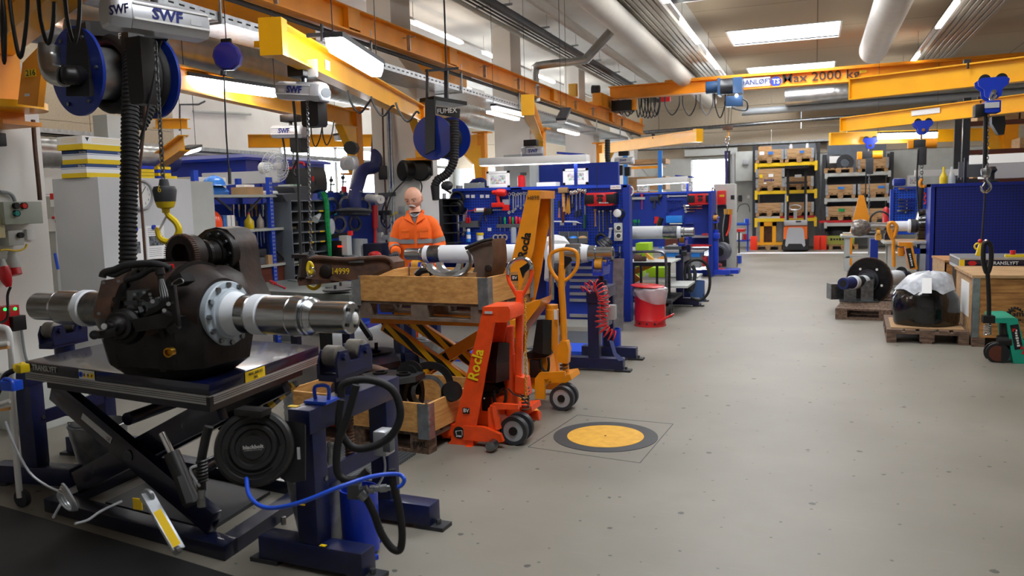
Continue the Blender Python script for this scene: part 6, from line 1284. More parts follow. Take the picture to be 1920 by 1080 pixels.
# paint marks
for x,y,z,s in ((-2.2,3.0,.745,.05),(-2.16,2.97,.3,.03),(-2.06,2.968,.12,.03)):pw(SA,'paint_mark',MB().box((x,y-.0,z+.016),(s,s*.6,.003)),'yellow_ink')
pw(SA,'blue_handle',MB().bx(-2.18,-2.06,3.05,3.16,.762,.775).tube([V((-2.15,3.1,.77)),V((-2.15,3.1,.83)),V((-2.08,3.1,.835)),V((-2.08,3.1,.77))],.009,8),'air_blue')
pw(SA,'switch_box',MB().box(AD(720,828,3.85),(.07,.09,.12),0,.01),'plastic_grey');pw(SA,'switch',MB().box(AD(729,832,3.8),(.04,.05,.07),0,.006),'grey_bin')
pw(SA,'cable',MB().tube([AD(719,850,3.85),AD(722,880,3.85),AD(712,905,3.85),AD(700,915,3.85)],.006,7),'plastic_grey')
for k,pts in enumerate([[(640,745),(645,720),(690,712),(735,730),(751,775),(735,815),(700,837),(660,838),(636,800),(640,750)],[(668,722),(652,780),(634,830),(632,880),(645,898),(672,898),(690,882)]]):
 solo('hydraulic_hose',MB().tube([AD(x,y,3.42 if k==0 else 3.35) for x,y in pts],.017,10,sub=6),'rubber','thick black hose looped over the nearest blue stand' if k==0 else 'thick black hose hanging down inside the nearest blue stand','hose')
solo('hydraulic_hose',MB().tube([AD(x,y,3.3) for x,y in ((683,927),(700,960),(715,1000),(735,1028),(750,1030),(754,1000),(748,950),(738,910),(735,880))],.016,10,sub=6),'rubber','black hose drooping almost to the floor beside the blue can','hose')
t=thing('air_hose','bright blue air hose running from the black reel across the stand','hose',AD(600,930,3.2));pw(t,'hose',MB().tube([AD(*q) for q in ((462,890,3.3),(468,930,3.2),(500,952,3.15),(560,943,3.1),(640,912,3.12),(700,893,3.2),(745,889,3.3),(758,900,3.3),(750,912,3.3),(735,914,3.3))],.0085,10,sub=8),'air_blue')
pw(t,'coupling',MB().lathe(AD(735,914,3.3),AD(690,918,3.3)-AD(735,914,3.3),[(0,.01),(.02,.012),(.022,.016),(.05,.016),(.052,.012),(.07,.012),(.072,.018),(.09,.018)],14),'steel_worn');pw(t,'ball_valve',MB().cyl(AD(690,918,3.3),AD(672,924,3.3),.02).box(AD(665,920,3.3),(.05,.04,.06),.2),'steel_dark');pw(t,'elbow',MB().cyl(AD(676,925,3.28),AD(686,935,3.28),.02),'steel_worn')
solo('air_coupling',MB().lathe(AD(617,828,3.5),(0,0,-1),[(0,.006),(.02,.012),(.03,.008),(.06,.012),(.09,.013),(.1,.009)],12),'steel_worn','small steel coupling hanging inside the nearest blue stand','coupling')
# the black hose reel on the stand
c=AD(478,840,3.36);axr=(CAMP-c).normalized()+V((-.12,0,.05));axr.normalize()
t=thing('hose_reel','black round air hose reel mounted on the nearest blue stand','hose reel',c)
pw(t,'drum',MB().lathe(c-axr*.07,axr,[(0,.12),(.0,.14),(.02,.157),(.09,.16),(.11,.155),(.12,.147),(.124,.13),(.118,.125),(.118,.1),(.13,.09),(.13,.075),(.122,.07),(.122,.05),(.132,.048),(.134,.0)],56),'black',sharp=30)
x_,y_=MB().frame(axr)
pw(t,'raised_rib',MB().tube([c+axr*.052+(x_*cos(u)+y_*sin(u))*.108 for u in [k*.12 for k in range(20)]],.005,6,sub=0).tube([c+axr*.052+(x_*cos(u)+y_*sin(u))*.108 for u in [3.2+k*.12 for k in range(20)]],.005,6,sub=0),'black')
pw(t,'mount_arm',MB().prism([AD(500,785,3.42),AD(545,790,3.42),AD(572,795,3.42),AD(572,900,3.42),AD(545,905,3.42),AD(505,885,3.42)],axr*-.08),'black');pw(t,'top_lugs',MB().box(c+V((.0,-.0,.155)),(.14,.07,.03),0,.008),'black')
rr_=V(ZU).cross(axr).normalized()
text(t,'blackbolt',c+axr*.068+V((0,0,.0)),rr_,ZU,.022,'white',.02);text(t,'CE',c+axr*.068-V((.01,0,.038)),rr_,ZU,.018,'white',.01);text(t,'COMPRESSED AIR HOSE REEL',c+axr*.068-V((0,0,.013)),rr_,ZU,.0055,'white');pw(t,'barcode',quad(AD(560,850,3.3),rr_,ZU,.012,.05,.002),'label_silver')
# blue can, buckets
p=AZ(672,1040,0);t=thing('steel_can','bright blue open steel can on three feet beside the nearest stand','can',(p.x,p.y+.03,0));pw(t,'drum',MB().lathe((p.x,p.y+.03,.02),ZU,[(0,.088),(.3,.09),(.3,.083),(.05,.08),(.05,.001)],32),'stand_blue')
for u in (-.5,1.4,3.5):q=V((p.x+cos(u)*.1,p.y+.03+sin(u)*.1,0));pw(t,'foot',MB().box(q+V((0,0,.012)),(.06,.03,.02),u).cyl(q+V((0,0,.02)),q+V((0,0,.045)),.009,seg=6),'stand_blue')
def bucket(label,x,y,r=.15,h=.28,z=0,lean=0):
 t=thing('bucket',label,'bucket',(x,y,z),0,'galvanized buckets');part(t,'pail',MB().lathe((0,0,0),ZU,[(0,.001),(0,r*.68),(.015,r*.7),(.03,r*.69),(h*.75,r*.93),(h*.77,r*.95),(h,r),(h+.004,r+.008),(h+.008,r),(h-.01,r*.98),(.03,r*.66),(.025,.001)],36,cap=False),'galv',sharp=30)
 part(t,'bail_handle',MB().tube([(-r,0,h-.01),(-r*.9,-r*.5,h+.02),(0,-r*1.0,h+.02),(r*.9,-r*.5,h+.02),(r,0,h-.01)],.004,7),'steel_worn')
 for s in (-1,1):part(t,'ear',MB().cyl((s*(r+.004),0,h-.02),(s*(r-.004),0,h-.02),.018,seg=12),'galv')
 return t
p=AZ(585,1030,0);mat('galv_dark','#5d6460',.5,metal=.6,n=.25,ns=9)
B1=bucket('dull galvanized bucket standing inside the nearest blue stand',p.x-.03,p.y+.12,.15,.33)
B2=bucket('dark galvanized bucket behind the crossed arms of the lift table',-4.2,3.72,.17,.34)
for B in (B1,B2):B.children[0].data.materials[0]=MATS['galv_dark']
bucket('shiny galvanized bucket on the floor under the white axle',-3.62,7.25,.16,.3)
bucket('grey bucket on the floor beside the second bay stand',-2.45,12.2,.16,.3)
p=AZ(1143,672,0);t=thing('steel_can','bright blue steel can under the coiled red hose','can',p);pw(t,'drum',MB().lathe((p.x,p.y+.1,0),ZU,[(0,.1),(.3,.1),(.3,.09),(.05,.09),(.05,.001)],28),'stand_blue')
p=AZ(1296,566,0);solo('steel_can',MB().lathe((p.x+.08,p.y+.1,0),ZU,[(0,.12),(.33,.12),(.33,.11),(.05,.1),(.05,.001)],24),mat('can_blue','#3f5f96',.5),'dusty blue can on the floor at the second bay stand','can')
# coiled red hose
path=[AD(*q) for q in ((1095,546,7.7),(1105,538,7.7),(1118,534,7.7),(1128,545,7.65),(1132,560,7.6),(1131,580,7.6),(1127,600,7.6),(1130,615,7.6),(1140,625,7.6),(1152,632,7.6))]
P_=resample(catmull(path,10),.006);pts=[];mbx=MB();fr_=None
for i,q in enumerate(P_):
 tn=(P_[min(i+1,len(P_)-1)]-P_[max(0,i-1)]).normalized();x1=(V((0,1,0))-tn*tn.y).normalized();y1=tn.cross(x1);u=i*2*pi/7.0;pts.append(q+(x1*cos(u)+y1*sin(u))*.055)
solo('spiral_hose',MB().tube(pts,.006,6,sub=2),'red','coiled red air hose hanging on the paint chipped stand','hose')
solo('switch_box',MB().box(AD(1148,585,7.7),(.07,.08,.14),0,.01),'plastic_grey','grey switch box on the paint chipped stand, beside the red hose','switch')
solo('mounting_bracket',MB().tube([AD(1134,535,7.9),AD(1137,560,7.9),AD(1137,620,7.9)],.022,8),'grey_paint','grey conduit along the post of the paint chipped stand','conduit')
t=thing('blue_strap','blue strap hanging from the can under the red hose','strap',AD(1155,650,7.6));pw(t,'strap',MB().prism([AD(1142,638,7.5),AD(1150,640,7.5),AD(1156,662,7.45),AD(1172,675,7.4),AD(1160,677,7.4),AD(1150,665,7.45)],(0,.004,0)),'hose_blue')
# big black loop hose at second stand and its blue board
solo('hydraulic_hose',MB().tube([AD(x,y,12.2) for x,y in ((1288,545),(1284,510),(1291,493),(1308,487),(1325,497),(1331,525),(1327,550),(1312,563),(1295,558))],.022,8,sub=6),'rubber','big round loop of black hose at the second bay stand','hose');solo('hydraulic_hose',MB().tube([AD(x,y,12.3) for x,y in ((1290,500),(1294,520),(1292,535),(1296,545),(1301,530),(1303,510),(1298,498))],.03,8),'dark_grey','dark grey hose bundle inside the big black loop','hose')
t=thing('hose_reel','small grey hose reel mounted on the far bright blue stand','hose reel',AD(1357,473,18));c=AD(1354,471,17.8);pw(t,'drum',MB().lathe(c,(-.3,-1,0),[(-.05,.2),(.1,.2),(.12,.14),(.14,.13),(.14,.001)],30),'grey_bin');pw(t,'hub',MB().cyl(c+V((-.04,-.14,0)),c+V((-.05,-.17,0)),.1),'black')
solo('red_hose_pile',MB().torus(AZ(1340,512,0)+V((0,0,.05)),(0,0,1),.2,.05).torus(AZ(1338,508,0)+V((0,0,.13)),(0,.1,1),.14,.05),'red','red hose coiled on the floor by the far blue stand','hose');solo('drip_tray',MB().box(AZ(1350,512,0)+V((-.1,.1,.04)),(1.0,.5,.08)),'stand_blue','blue tray on the floor by the far blue stand','tray')

# ================================================================ axles
def at_px(L,Rr,px_):
 """point on the line L..Rr that shows at the picture column px_"""
 lo,hi=0.,1.
 def sx(q):d=q-CAMP;return 960+F_PX*d.dot(_rt)/d.dot(_f)
 for _ in range(40):
  m_=(lo+hi)/2
  if sx(L.lerp(Rr,m_))<px_:lo=m_
  else:hi=m_
 return lo
def axle(t,L,Rr,segs):
 d=(Rr-L).normalized();tot=(Rr-L).length
 for x0,x1,r0,r1,mt,nm in segs:
  t0,t1=at_px(L,Rr,x0)*tot,at_px(L,Rr,x1)*tot
  e=min(.006,(t1-t0)*.2)
  pw(t,nm,MB().lathe(L,d,[(t0,r0-e),(t0+e,r0),(t1-e,r1),(t1,r1-e)],44),mt,sharp=30)
L,Rr=V((-4.16,7.8,1.125)),V((-1.86,7.8,1.125))
t=thing('wheel_axle','long white wheel axle on yellow rollers in front of the man','axle',(-3,7.8,1.03),group=None)
axle(t,L,Rr,[(762,790,.066,.066,'steel','journal'),(790,797,.074,.074,'steel','shoulder'),(797,806,.092,.092,'axle_white','seal_band'),(806,828,.094,.094,'steel_worn','bearing_seat'),(828,1012,.095,.1,'axle_white','shaft'),(1030,1062,.095,.1,'axle_white','hub_seat'),(1062,1092,.098,.098,'steel','bearing_seat'),(1092,1104,.094,.086,'axle_white','seal_band'),(1104,1118,.078,.078,'steel','shoulder'),(1118,1150,.066,.066,'steel','journal')])
pw(t,'centre_hole',MB().cyl(Rr+V((0,0,0)),Rr+V((.002,0,0)),.03),'ink')
L,Rr=V((-4.0,12.5,1.13)),V((-1.72,12.5,1.13))
t=thing('wheel_axle','second white wheel axle with dark smudges, in the next bay','axle',(-3,12.5,1.03));axle(t,L,Rr,[(1120,1244,.1,.1,mat('axle_smudged','#ccd1d4',.5,col2='#9aa0a4',ns=4,lo=.6,hi=.75),'shaft'),(1244,1270,.1,.1,'steel_worn','bearing_seat'),(1270,1277,.095,.09,'axle_white','seal_band'),(1277,1283,.08,.08,'steel','shoulder'),(1283,1302,.072,.072,'steel','journal')])

# ================================================================ high lift pallet trucks
def q_(x,y,Y):return AY(x,y,Y)
# ---- red
Y=4.94;M_='truck_red'
t=thing('high_lift_truck','red orange high lift pallet truck with yellow lettering, under the lower crate','pallet truck',(-2.15,5.3,0));RT=t
pw(t,'mast_flange',MB().prism([q_(*p,Y) for p in ((838,834),(845,826),(903,590),(908,578),(948,576),(952,580),(950,588),(930,592),(886,838),(884,848),(838,848))],(0,.014,0)),M_)
pw(t,'mast_web',MB().prism([q_(*p,Y)+V((0,.015,0)) for p in ((845,826),(903,590),(908,578),(912,580),(907,592),(850,828))],(0,.26,0)),M_);pw(t,'far_flange',MB().prism([q_(*p,Y)+V((0,.25,0)) for p in ((845,826),(903,590),(908,578),(948,576),(930,592),(886,838))],(0,.014,0)),M_)
pw(t,'head_plate',MB().prism([q_(*p,Y)+V((0,-.004,.005)) for p in ((905,577),(953,576),(957,582),(957,600),(948,606),(926,606),(926,590),(905,590))],(0,.27,0)),M_)
pw(t,'base_foot',MB().prism([q_(*p,Y-.03) for p in ((832,836),(884,838),(886,850),(832,846))],(0,.34,0)),M_)
text(t,'Rocla',q_(893,684,Y-.004),(.24,0,.97),(-.97,0,.24),.105,mat('truck_lettering','#f5d015',.5),.02,sx=.95)
pw(t,'fleet_plate',quad(q_(874,770,Y-.004),XR,ZU,.05,.04,.002),'ink');text(t,'BV',q_(874,770,Y-.008),XR,ZU,.036,'white',.02)
def emblem(t,p,r):
 p=V(p);pw(t,'emblem',MB().cyl(p,p+V((0,-.003,0)),r,seg=30),'ink');s=r
 pw(t,'emblem_line',MB().prism([p+V((x*s,-.004,z*s)) for x,z in ((-.62,.25),(.55,.45),(.58,.38),(-.6,.18))],(0,-.001,0)).prism([p+V((x*s,-.004,z*s)) for x,z in ((-.62,.25),(-.5,.25),(-.42,-.4),(-.5,-.4))],(0,-.001,0)).prism([p+V((x*s,-.004,z*s)) for x,z in ((.5,.4),(.6,.4),(.62,-.4),(.54,-.4))],(0,-.001,0)).prism([p+V((x*s,-.004,z*s)) for x,z in ((-.5,-.4),(.1,-.55),(.6,-.4),(.1,-.47))],(0,-.001,0)),'white')
 marks(t,p+V((0,-.005,-.6*s)),XR,ZU,s,s*.2,6,'white')
emblem(t,q_(861,811,Y-.002),.042)
def P5(x,y,yy=5.12):return AY(x,y,yy)
pw(t,'front_panel',MB().prism([P5(*p) for p in ((889,738),(938,748),(934,802),(885,792))],(0,.3,0)),M_);pw(t,'control_box',pbox(902,733,923,772,5.12,.08,bev=.008),'black');pw(t,'indicator',MB().cyl(P5(908,747,5.12),P5(908,747,5.115),.006),'white')
pw(t,'battery_top',MB().prism([P5(*p) for p in ((893,720),(926,722),(938,730),(936,738),(890,736))],(0,.25,0)),'black')
pw(t,'black_cover',MB().loft([[AY(x,y,yy) for x,y,yy in s] for s in (((905,714,5.14),(930,718,5.0),(955,712,5.2),(955,712,5.35),(905,714,5.35)),((912,680,5.14),(931,682,5.0),(955,678,5.2),(955,678,5.35),(912,680,5.35)),((921,642,5.2),(935,641,5.16),(955,643,5.22),(955,643,5.35),(921,642,5.35)))]),'black',sharp=10)
pw(t,'hydraulic_cylinder',MB().lathe(P5(962,778,5.26),P5(950,603,5.26)-P5(962,778,5.26),[(0,.05),(.44,.05),(.44,.042),(.60,.042),(.60,.05),(.64,.05),(.645,.03)],24),M_);pw(t,'piston_rod',MB().cyl(P5(951,610,5.26),P5(950,585,5.26),.018),'chrome')
pw(t,'cylinder_base',MB().prism([P5(*p,5.28) for p in ((942,766),(996,762),(998,772),(990,778),(942,778))],(0,.2,0)),M_)
pw(t,'handle_shaft',MB().beam(P5(972,742,5.2),P5(975,545,5.2),.05,.035,up=(0,1,0),bev=.006),M_);pw(t,'handle_bracket',MB().prism([P5(*p,5.16) for p in ((966,705),(985,710),(989,742),(966,735))],(0,.1,0)),M_)
pw(t,'pump_chain',MB().chain(P5(985,560,5.16),P5(986,745,5.16),.022,.004),'pu_yellow')
pw(t,'handle_loop',MB().tube([P5(*p,5.2) for p in ((974,558),(963,543),(953,522),(953,503),(962,490),(975,485),(988,487),(996,497),(996,520),(985,545))],.013,10,closed=True,sub=6),M_);pw(t,'steel_grip',MB().tube([P5(*p,5.195) for p in ((953.5,515),(953.5,500),(962,490),(975,485),(988,487),(996,497),(996,505))],.0145,10,sub=6),'chrome',label='bare metal grip of the loop')
pw(t,'release_lever',MB().prism([P5(*p,5.19) for p in ((974,503),(990,492),(996,500),(984,512),(980,522))],(0,.02,0)),'black');pw(t,'handle_plate',quad(P5(965,521,5.15),XR,ZU,.05,.04,.004),'ink');text(t,'BV',P5(965,521,5.14),XR,ZU,.03,'white',.01)
pw(t,'coil_spring',spring(P5(986,770,5.2),P5(985,725,5.2),.026,.006,7),'rust');pw(t,'brake_cable',MB().tube([P5(*p,5.1) for p in ((926,732),(928,755),(940,762),(948,750),(948,730))],.011,8),'black');pw(t,'wire',MB().tube([P5(*p,5.1) for p in ((952,728),(965,740),(978,745),(990,758))],.005,6),'black')
def steer(t,px_,Y,r,mt,w=.05):
 for dy,dxp in ((0,0),(.11,0)):
  c=AY(px_[0],px_[1],Y);c=V((c.x+.01*dy,Y+dy,r));pw(t,'steer_wheel',MB().lathe(c,(0,1,0),[(0,r*.72),(0,r*.97),(.006,r),(w-.006,r),(w,r*.97),(w,r*.72),(0,r*.72)],36,cap=False),'dark_grey');pw(t,'wheel_disc',MB().lathe(c+V((0,.006,0)),(0,1,0),[(0,.03),(0,r*.74),(w-.012,r*.74),(w-.012,.03)],30),'plastic_grey');pw(t,'wheel_hub',MB().cyl(c+V((0,-.004,0)),c+V((0,w+.004,0)),.03,seg=18),'black')
steer(t,(962,815),5.02,.1,M_)
wx=AY(962,815,5.02).x
pw(t,'wheel_fork',MB().tube([V((wx-.12,4.99,.28)),V((wx-.12,4.99,.24)),V((wx-.1,4.99,.12))],.03,8).prism([V((wx-.16,4.97,.1)),V((wx-.16,4.97,.26)),V((wx-.12,4.97,.3)),V((wx+.06,4.97,.3)),V((wx+.06,4.97,.27)),V((wx-.09,4.97,.26)),V((wx-.09,4.97,.1))],(0,.03,0)),M_)
def outrigger(t,Y,x0,x1,mt,z0=.04):
 pw(t,'outrigger',MB().prism([V((x0,Y,z0)),V((x0,Y,z0+.1)),V((x1-.14,Y,z0+.1)),V((x1-.02,Y,z0+.06)),V((x1,Y,z0+.01)),V((x1-.04,Y,z0-.0))],(0,.035,0)),mt)
 pw(t,'stabiliser_pin',MB().cyl((x1-.05,Y-.09,.045),(x1-.05,Y+.04,.045),.014).cyl((x1-.05,Y-.11,.045),(x1-.05,Y-.04,.045),.035,seg=20),'steel_worn' if mt==M_ else mt)
outrigger(t,4.93,-2.24,-1.95,M_);
pw(t,'outrigger',MB().bx(-2.42,-1.98,5.62,5.66,.04,.13),M_);pw(t,'stabiliser_pin',MB().cyl((-1.98,5.45,.1),(-1.9,5.45,.1),.02).cyl((-1.92,5.45,.1),(-1.86,5.45,.1),.035),M_)
pw(t,'base_beam',MB().bx(-2.42,-2.32,4.97,5.66,.03,.13).bx(-2.4,-2.1,5.2,5.5,.06,.2),M_)
for y in (4.98,5.46):pw(t,'fork',MB().bx(-3.5,-2.35,y-.02,y+.14,.05,.095),M_)
pw(t,'type_plate',quad(q_(916,586,Y-.004),XR,ZU,.055,.016,.002),'label_silver')
# ---- yellow
M_='truck_yellow';Y=6.02
t=thing('high_lift_truck','yellow high lift pallet truck with black lettering, holding up the upper crate','pallet truck',(-2.1,6.2,0));YT=t
pw(t,'mast_flange',MB().prism([q_(*p,Y) for p in ((908,690),(915,680),(987,368),(992,360),(1010,360),(1013,368),(1000,470),(957,600),(952,640),(940,690))],(0,.014,0)),M_)
pw(t,'mast_web',MB().prism([q_(*p,Y)+V((0,.015,0)) for p in ((915,680),(987,368),(992,361),(997,364),(992,372),(922,682))],(0,.34,0)),M_);pw(t,'far_flange',MB().prism([q_(*p,Y)+V((0,.34,0)) for p in ((915,680),(987,368),(992,360),(1010,360),(1012,372),(988,520),(952,690))],(0,.014,0)),M_)
pw(t,'head_plate',MB().prism([q_(*p,Y)+V((0,-.004,.005)) for p in ((990,358),(1014,359),(1014,374),(990,374))],(0,.37,0)),M_)
text(t,'Rocla',q_(984,460,Y-.004),(.235,0,.97),(-.97,0,.235),.098,'ink',.03,sx=.95);text(t,'H898',q_(1000,371,Y-.004),XR,ZU,.045,'ink')
emblem(t,q_(956,565,Y-.004),.052)
def P6(x,y,yy=6.25):return AY(x,y,yy)
pw(t,'lower_web',MB().prism([P6(*p,6.05) for p in ((946,575),(990,570),(1015,560),(1012,572),(960,640),(940,660))],(0,.3,0)),M_)
pw(t,'piston_rod',MB().cyl(P6(1034,562,6.35),P6(1034,372,6.35),.022),'chrome');pw(t,'hydraulic_cylinder',MB().lathe(P6(1036,705,6.3),P6(1035,560,6.3)-P6(1036,705,6.3),[(0,.055),(.56,.055),(.565,.05),(.6,.05),(.6,.04)],24),M_);pw(t,'cylinder_label',quad(P6(1042,590,6.22),XR,ZU,.03,.08,.002),'paper')
pw(t,'black_cover',MB().loft([[AY(x,y,yy) for x,y,yy in s] for s in (((998,660,6.0),(1017,664,5.95),(1034,665,6.05),(1034,665,6.2),(998,660,6.2)),((1002,633,6.0),(1018,634,5.95),(1034,633,6.05),(1034,633,6.2),(1002,633,6.2)),((1007,600,6.05),(1018,599,6.03),(1035,600,6.08),(1035,600,6.2),(1007,600,6.2)))]),'black',sharp=10)
pw(t,'front_panel',MB().prism([P6(*p,6.05) for p in ((989,673),(1024,668),(1030,716),(1012,732),(993,728))],(0,.3,0)),M_);pw(t,'battery_top',MB().prism([P6(*p,6.03) for p in ((986,662),(1016,658),(1024,670),(990,673))],(0,.2,0)),'black');pw(t,'control_box',pbox(993,676,1010,708,6.0,.07,bev=.008),'black');pw(t,'wire',MB().tube([P6(*p,6.0) for p in ((1014,672),(1016,690),(1026,697),(1029,685),(1028,670))],.011,8),'black')
pw(t,'handle_shaft',MB().tube([P6(*p,6.15) for p in ((1062,705),(1058,650),(1056,590),(1053,540),(1054,495))],.027,10),M_)
pw(t,'handle_loop',MB().tube([P6(*p,6.15) for p in ((1053,528),(1040,517),(1031,500),(1030,484),(1036,474),(1048,469),(1063,467),(1077,470),(1083,480),(1082,500),(1070,518))],.015,10,closed=True,sub=6),M_);pw(t,'handle_neck',MB().beam(P6(1053,470,6.15),P6(1053,530,6.15),.035,.02,up=(0,1,0)),M_);pw(t,'release_lever',MB().prism([P6(*p,6.13) for p in ((1058,480),(1070,482),(1073,488),(1062,500),(1058,505))],(0,.02,0)),'black')
pw(t,'coil_spring',spring(P6(1058,705,6.15),P6(1058,668,6.15),.032,.007,6),'rust');pw(t,'cylinder_base',MB().prism([P6(*p,6.1) for p in ((1025,708),(1068,702),(1072,712),(1060,718),(1028,718))],(0,.25,0)),M_);pw(t,'handle_bracket',MB().prism([P6(*p,6.1) for p in ((1044,655),(1050,640),(1062,640),(1066,655),(1064,682),(1046,680))],(0,.08,0)),M_)
steer(t,(1052,740),5.98,.1,M_);wx=AY(1052,740,5.98).x
pw(t,'wheel_fork',MB().prism([V((wx-.2,5.93,.1)),V((wx-.2,5.93,.26)),V((wx-.16,5.93,.31)),V((wx+.05,5.93,.33)),V((wx+.05,5.93,.29)),V((wx-.12,5.93,.26)),V((wx-.12,5.93,.1))],(0,.03,0)),M_)
x0_=AZ(1020,780,.04);pw(t,'outrigger',MB().prism([V((-2.45,x0_.y+.02,.26)),V((-2.45,x0_.y+.02,.34)),V((-2.02,x0_.y+.02,.12)),V((-1.98,x0_.y+.02,.05)),V((-2.04,x0_.y+.02,.03))],(0,.05,0)),M_);pw(t,'stabiliser_pin',MB().cyl((-1.99,x0_.y-.04,.045),(-1.99,x0_.y+.06,.045),.036),M_)
pw(t,'outrigger',MB().bx(-2.4,-2.0,6.5,6.54,.04,.14),M_)
# forks and scissors under the raised pallet
for y in (5.72,6.12):pw(t,'fork',MB().bx(-3.4,-2.15,y,y+.15,.70,.755),M_)
for y in (5.72,6.12):
 pw(t,'floor_fork',MB().bx(-3.45,-2.3,y,y+.15,.05,.1),M_);pw(t,'scissor_arm',MB().beam((-3.3,y+.05,.68),(-2.35,y+.05,.12),.05,.09),M_);pw(t,'scissor_arm',MB().beam((-3.3,y+.1,.12),(-2.35,y+.1,.68),.05,.09),M_)
 pw(t,'hazard_strip',MB().beam((-3.28,y+.022,.665),(-2.4,y+.022,.15),.003,.07).beam((-3.25,y+.072,.15),(-2.75,y+.072,.44),.003,.07),'hazard')
# crates
zr_=.76
make_pallet('grey worn pallet raised on the yellow lift truck under the upper crate',(-2.83,5.95,zr_),R(85),'pallet_grey')
make_collar('raised pine crate with metal hinges holding castings, on the yellow lift truck',(-2.83,5.95,zr_+.144),R(85),.2)
make_pallet('worn pallet with a burnt in oval mark under the lower crate',(-2.94,5.14,.0),R(84.4),'pallet_wood')
lowp=[o for o in COL.objects if o.name.startswith('pallet.') or o.name=='pallet'][-1]
make_collar('lower pine crate with metal hinges, full of rusty castings, on the floor pallet',(-2.94,5.14,.144),R(84.4),.2)
LP=[o for o in COL.objects if o.get('label','').startswith('worn pallet with a burnt')][0]
text(LP,'EPAL',WM[LP]@ V((-.402,-.53,.06)),WM[LP].to_3x3()@ V((0,-1,0)),ZU,.05,'ink',.01)
# castings in the lower crate
C2='loose castings'
c=AZ(808,730,.36);
def ring_part(label,c,axis,ro,ri,th,mt,holes=0,nm='flange_ring',cat='ring'):
 a_=V(axis).normalized();t=thing(nm,label,cat,c);pw(t,'ring',MB().ring(V(c)-a_*th/2,V(c)+a_*th/2,ro,ri,48),mt,sharp=30)
 x1,y1=MB().frame(a_)
 if holes:
  for k in range(holes):q=V(c)-a_*(th/2+.001)+(x1*cos(k*6.2832/holes)+y1*sin(k*6.2832/holes))*(ro+ri)/2;pw(t,'bolt',MB().cyl(q,q-a_*.012,.01,seg=6),'steel_worn')
 return t
ring_part('black round brake ring standing in the lower crate beside the red truck',AD(805,724,5.75),(.4,-.9,.15),.175,.125,.05,'cast_black',0);ring_part('inner grey flange ring leaning inside the black ring in the lower crate',AD(803,735,5.68),(.4,-.9,.15),.12,.09,.04,'steel_worn',8)
t=thing('gearcase_casting','rusty brown curved gearcase casting in the lower crate','casting',AD(700,720,5.52));cc=AD(705,722,5.7)
pw(t,'arched_shell',MB().loft([[cc+V((x,y,0))+V((0,0,0)) for x,y in ()] or [cc+V((-.28+s*.56,cos(u)*(.17-.03*s),sin(u)*(.17-.05*abs(s-.4))-.08)) for u in [k*pi/9 for k in range(10)]]+[cc+V((-.28+s*.56,cos(u)*(.14-.03*s),sin(u)*(.14-.05*abs(s-.4))-.08)) for u in [pi-k*pi/9 for k in range(10)]] for s in (0,.2,.4,.6,.8,1)]),'cast_iron');pw(t,'flange',MB().ring(cc+V((.28,0,-.06)),cc+V((.3,0,-.06)),.16,.11,30),'cast_black')
t=thing('flat_casting','flat dark casting with two openings lying on top in the lower crate','casting',AD(730,700,5.52));c=AD(735,706,5.52);pw(t,'plate',MB().prism([c+V((x*1.0,y,-.02)) for x,y in ((-.2,-.06),(-.1,-.14),(.12,-.14),(.2,-.04),(.2,.1),(.05,.14),(-.15,.1))],(0,0,.04)),'steel_dark');
for dx in (-.08,.1):pw(t,'opening',MB().ring(c+V((dx,-.02,.02)),c+V((dx,-.02,.035)),.05,.035,20),'cast_black')
solo('lever_casting',MB().tube([AD(650,700,5.72),AD(672,690,5.72),AD(700,692,5.72),AD(725,700,5.72)],.035,10),'rust','long rusty lever lying across the lower crate','casting');solo('dark_coupling',MB().lathe(AD(770,700,5.62),(.3,-1,.2),[(0,.09),(.05,.09),(.05,.06),(.1,.06)],24),'cast_black','dark round coupling between the castings in the lower crate','coupling');solo('hub_casting',MB().lathe(AD(845,735,5.6),(.6,-.6,.3),[(0,.07),(.05,.07)],24),'cast_black','small dark wheel at the corner of the lower crate','wheel')
# castings in the upper crate
t=thing('gearcase_half','brown half round gearcase casting standing up in the raised crate','casting',AD(900,490,6.51));s_=[]
for k in range(9):
 u=k/8;x0=876+u*2;ce=AD(877,520,6.46)
prof=[(875,466),(889,458),(905,451),(921,448),(922,453),(924,470),(925,490),(921,510),(916,520),(894,520),(884,517),(890,500),(886,480)]
pw(t,'shell',MB().prism([AD(x,y,6.48) for x,y in prof],(.05,.18,0)),'casting_brown');pw(t,'rim',MB().tube([AD(x,y,6.44) for x,y in ((872,466),(885,460),(905,452),(923,448))],.014,8),'cast_black');pw(t,'boss',MB().lathe(AD(916,503,6.45),(.3,-1,0),[(-.01,.03),(.02,.03),(.02,.02),(.03,.018)],18),'cast_iron')
pw(t,'inner_flange',MB().tube([AD(x,y,6.44) for x,y in ((876,470),(881,480),(881,495),(875,508),(864,516),(850,519))],.012,6),'steel_worn')
for k,(x0,dy) in enumerate(((832,0),(850,-2))):
 t=thing('half_ring',('outer','inner')[k]+' silver half ring lying in the raised crate','ring',AD(x0,510,6.56),group='silver half rings');pw(t,'arc',MB().prism([AD(x0+cos(u)*33*1.0,494+dy+sin(u)*26,6.56) for u in [k2*pi/16+.0 for k2 in range(17)]]+[AD(x0+cos(u)*24,494+dy+sin(u)*17,6.56) for u in [pi-k2*pi/16 for k2 in range(17)]],(.0,.05,0)),'steel',sharp=30)
t=thing('lifting_shackle','pair of steel lifting shackles hooked at the corner of the raised crate','shackle',AD(798,500,6.66));pw(t,'bow',MB().tube([AD(*p,6.66) for p in ((789,500),(791,494),(797,494),(799,500),(805,508),(811,506),(809,499),(802,496),(795,501))],.008,8,closed=True),'chrome')
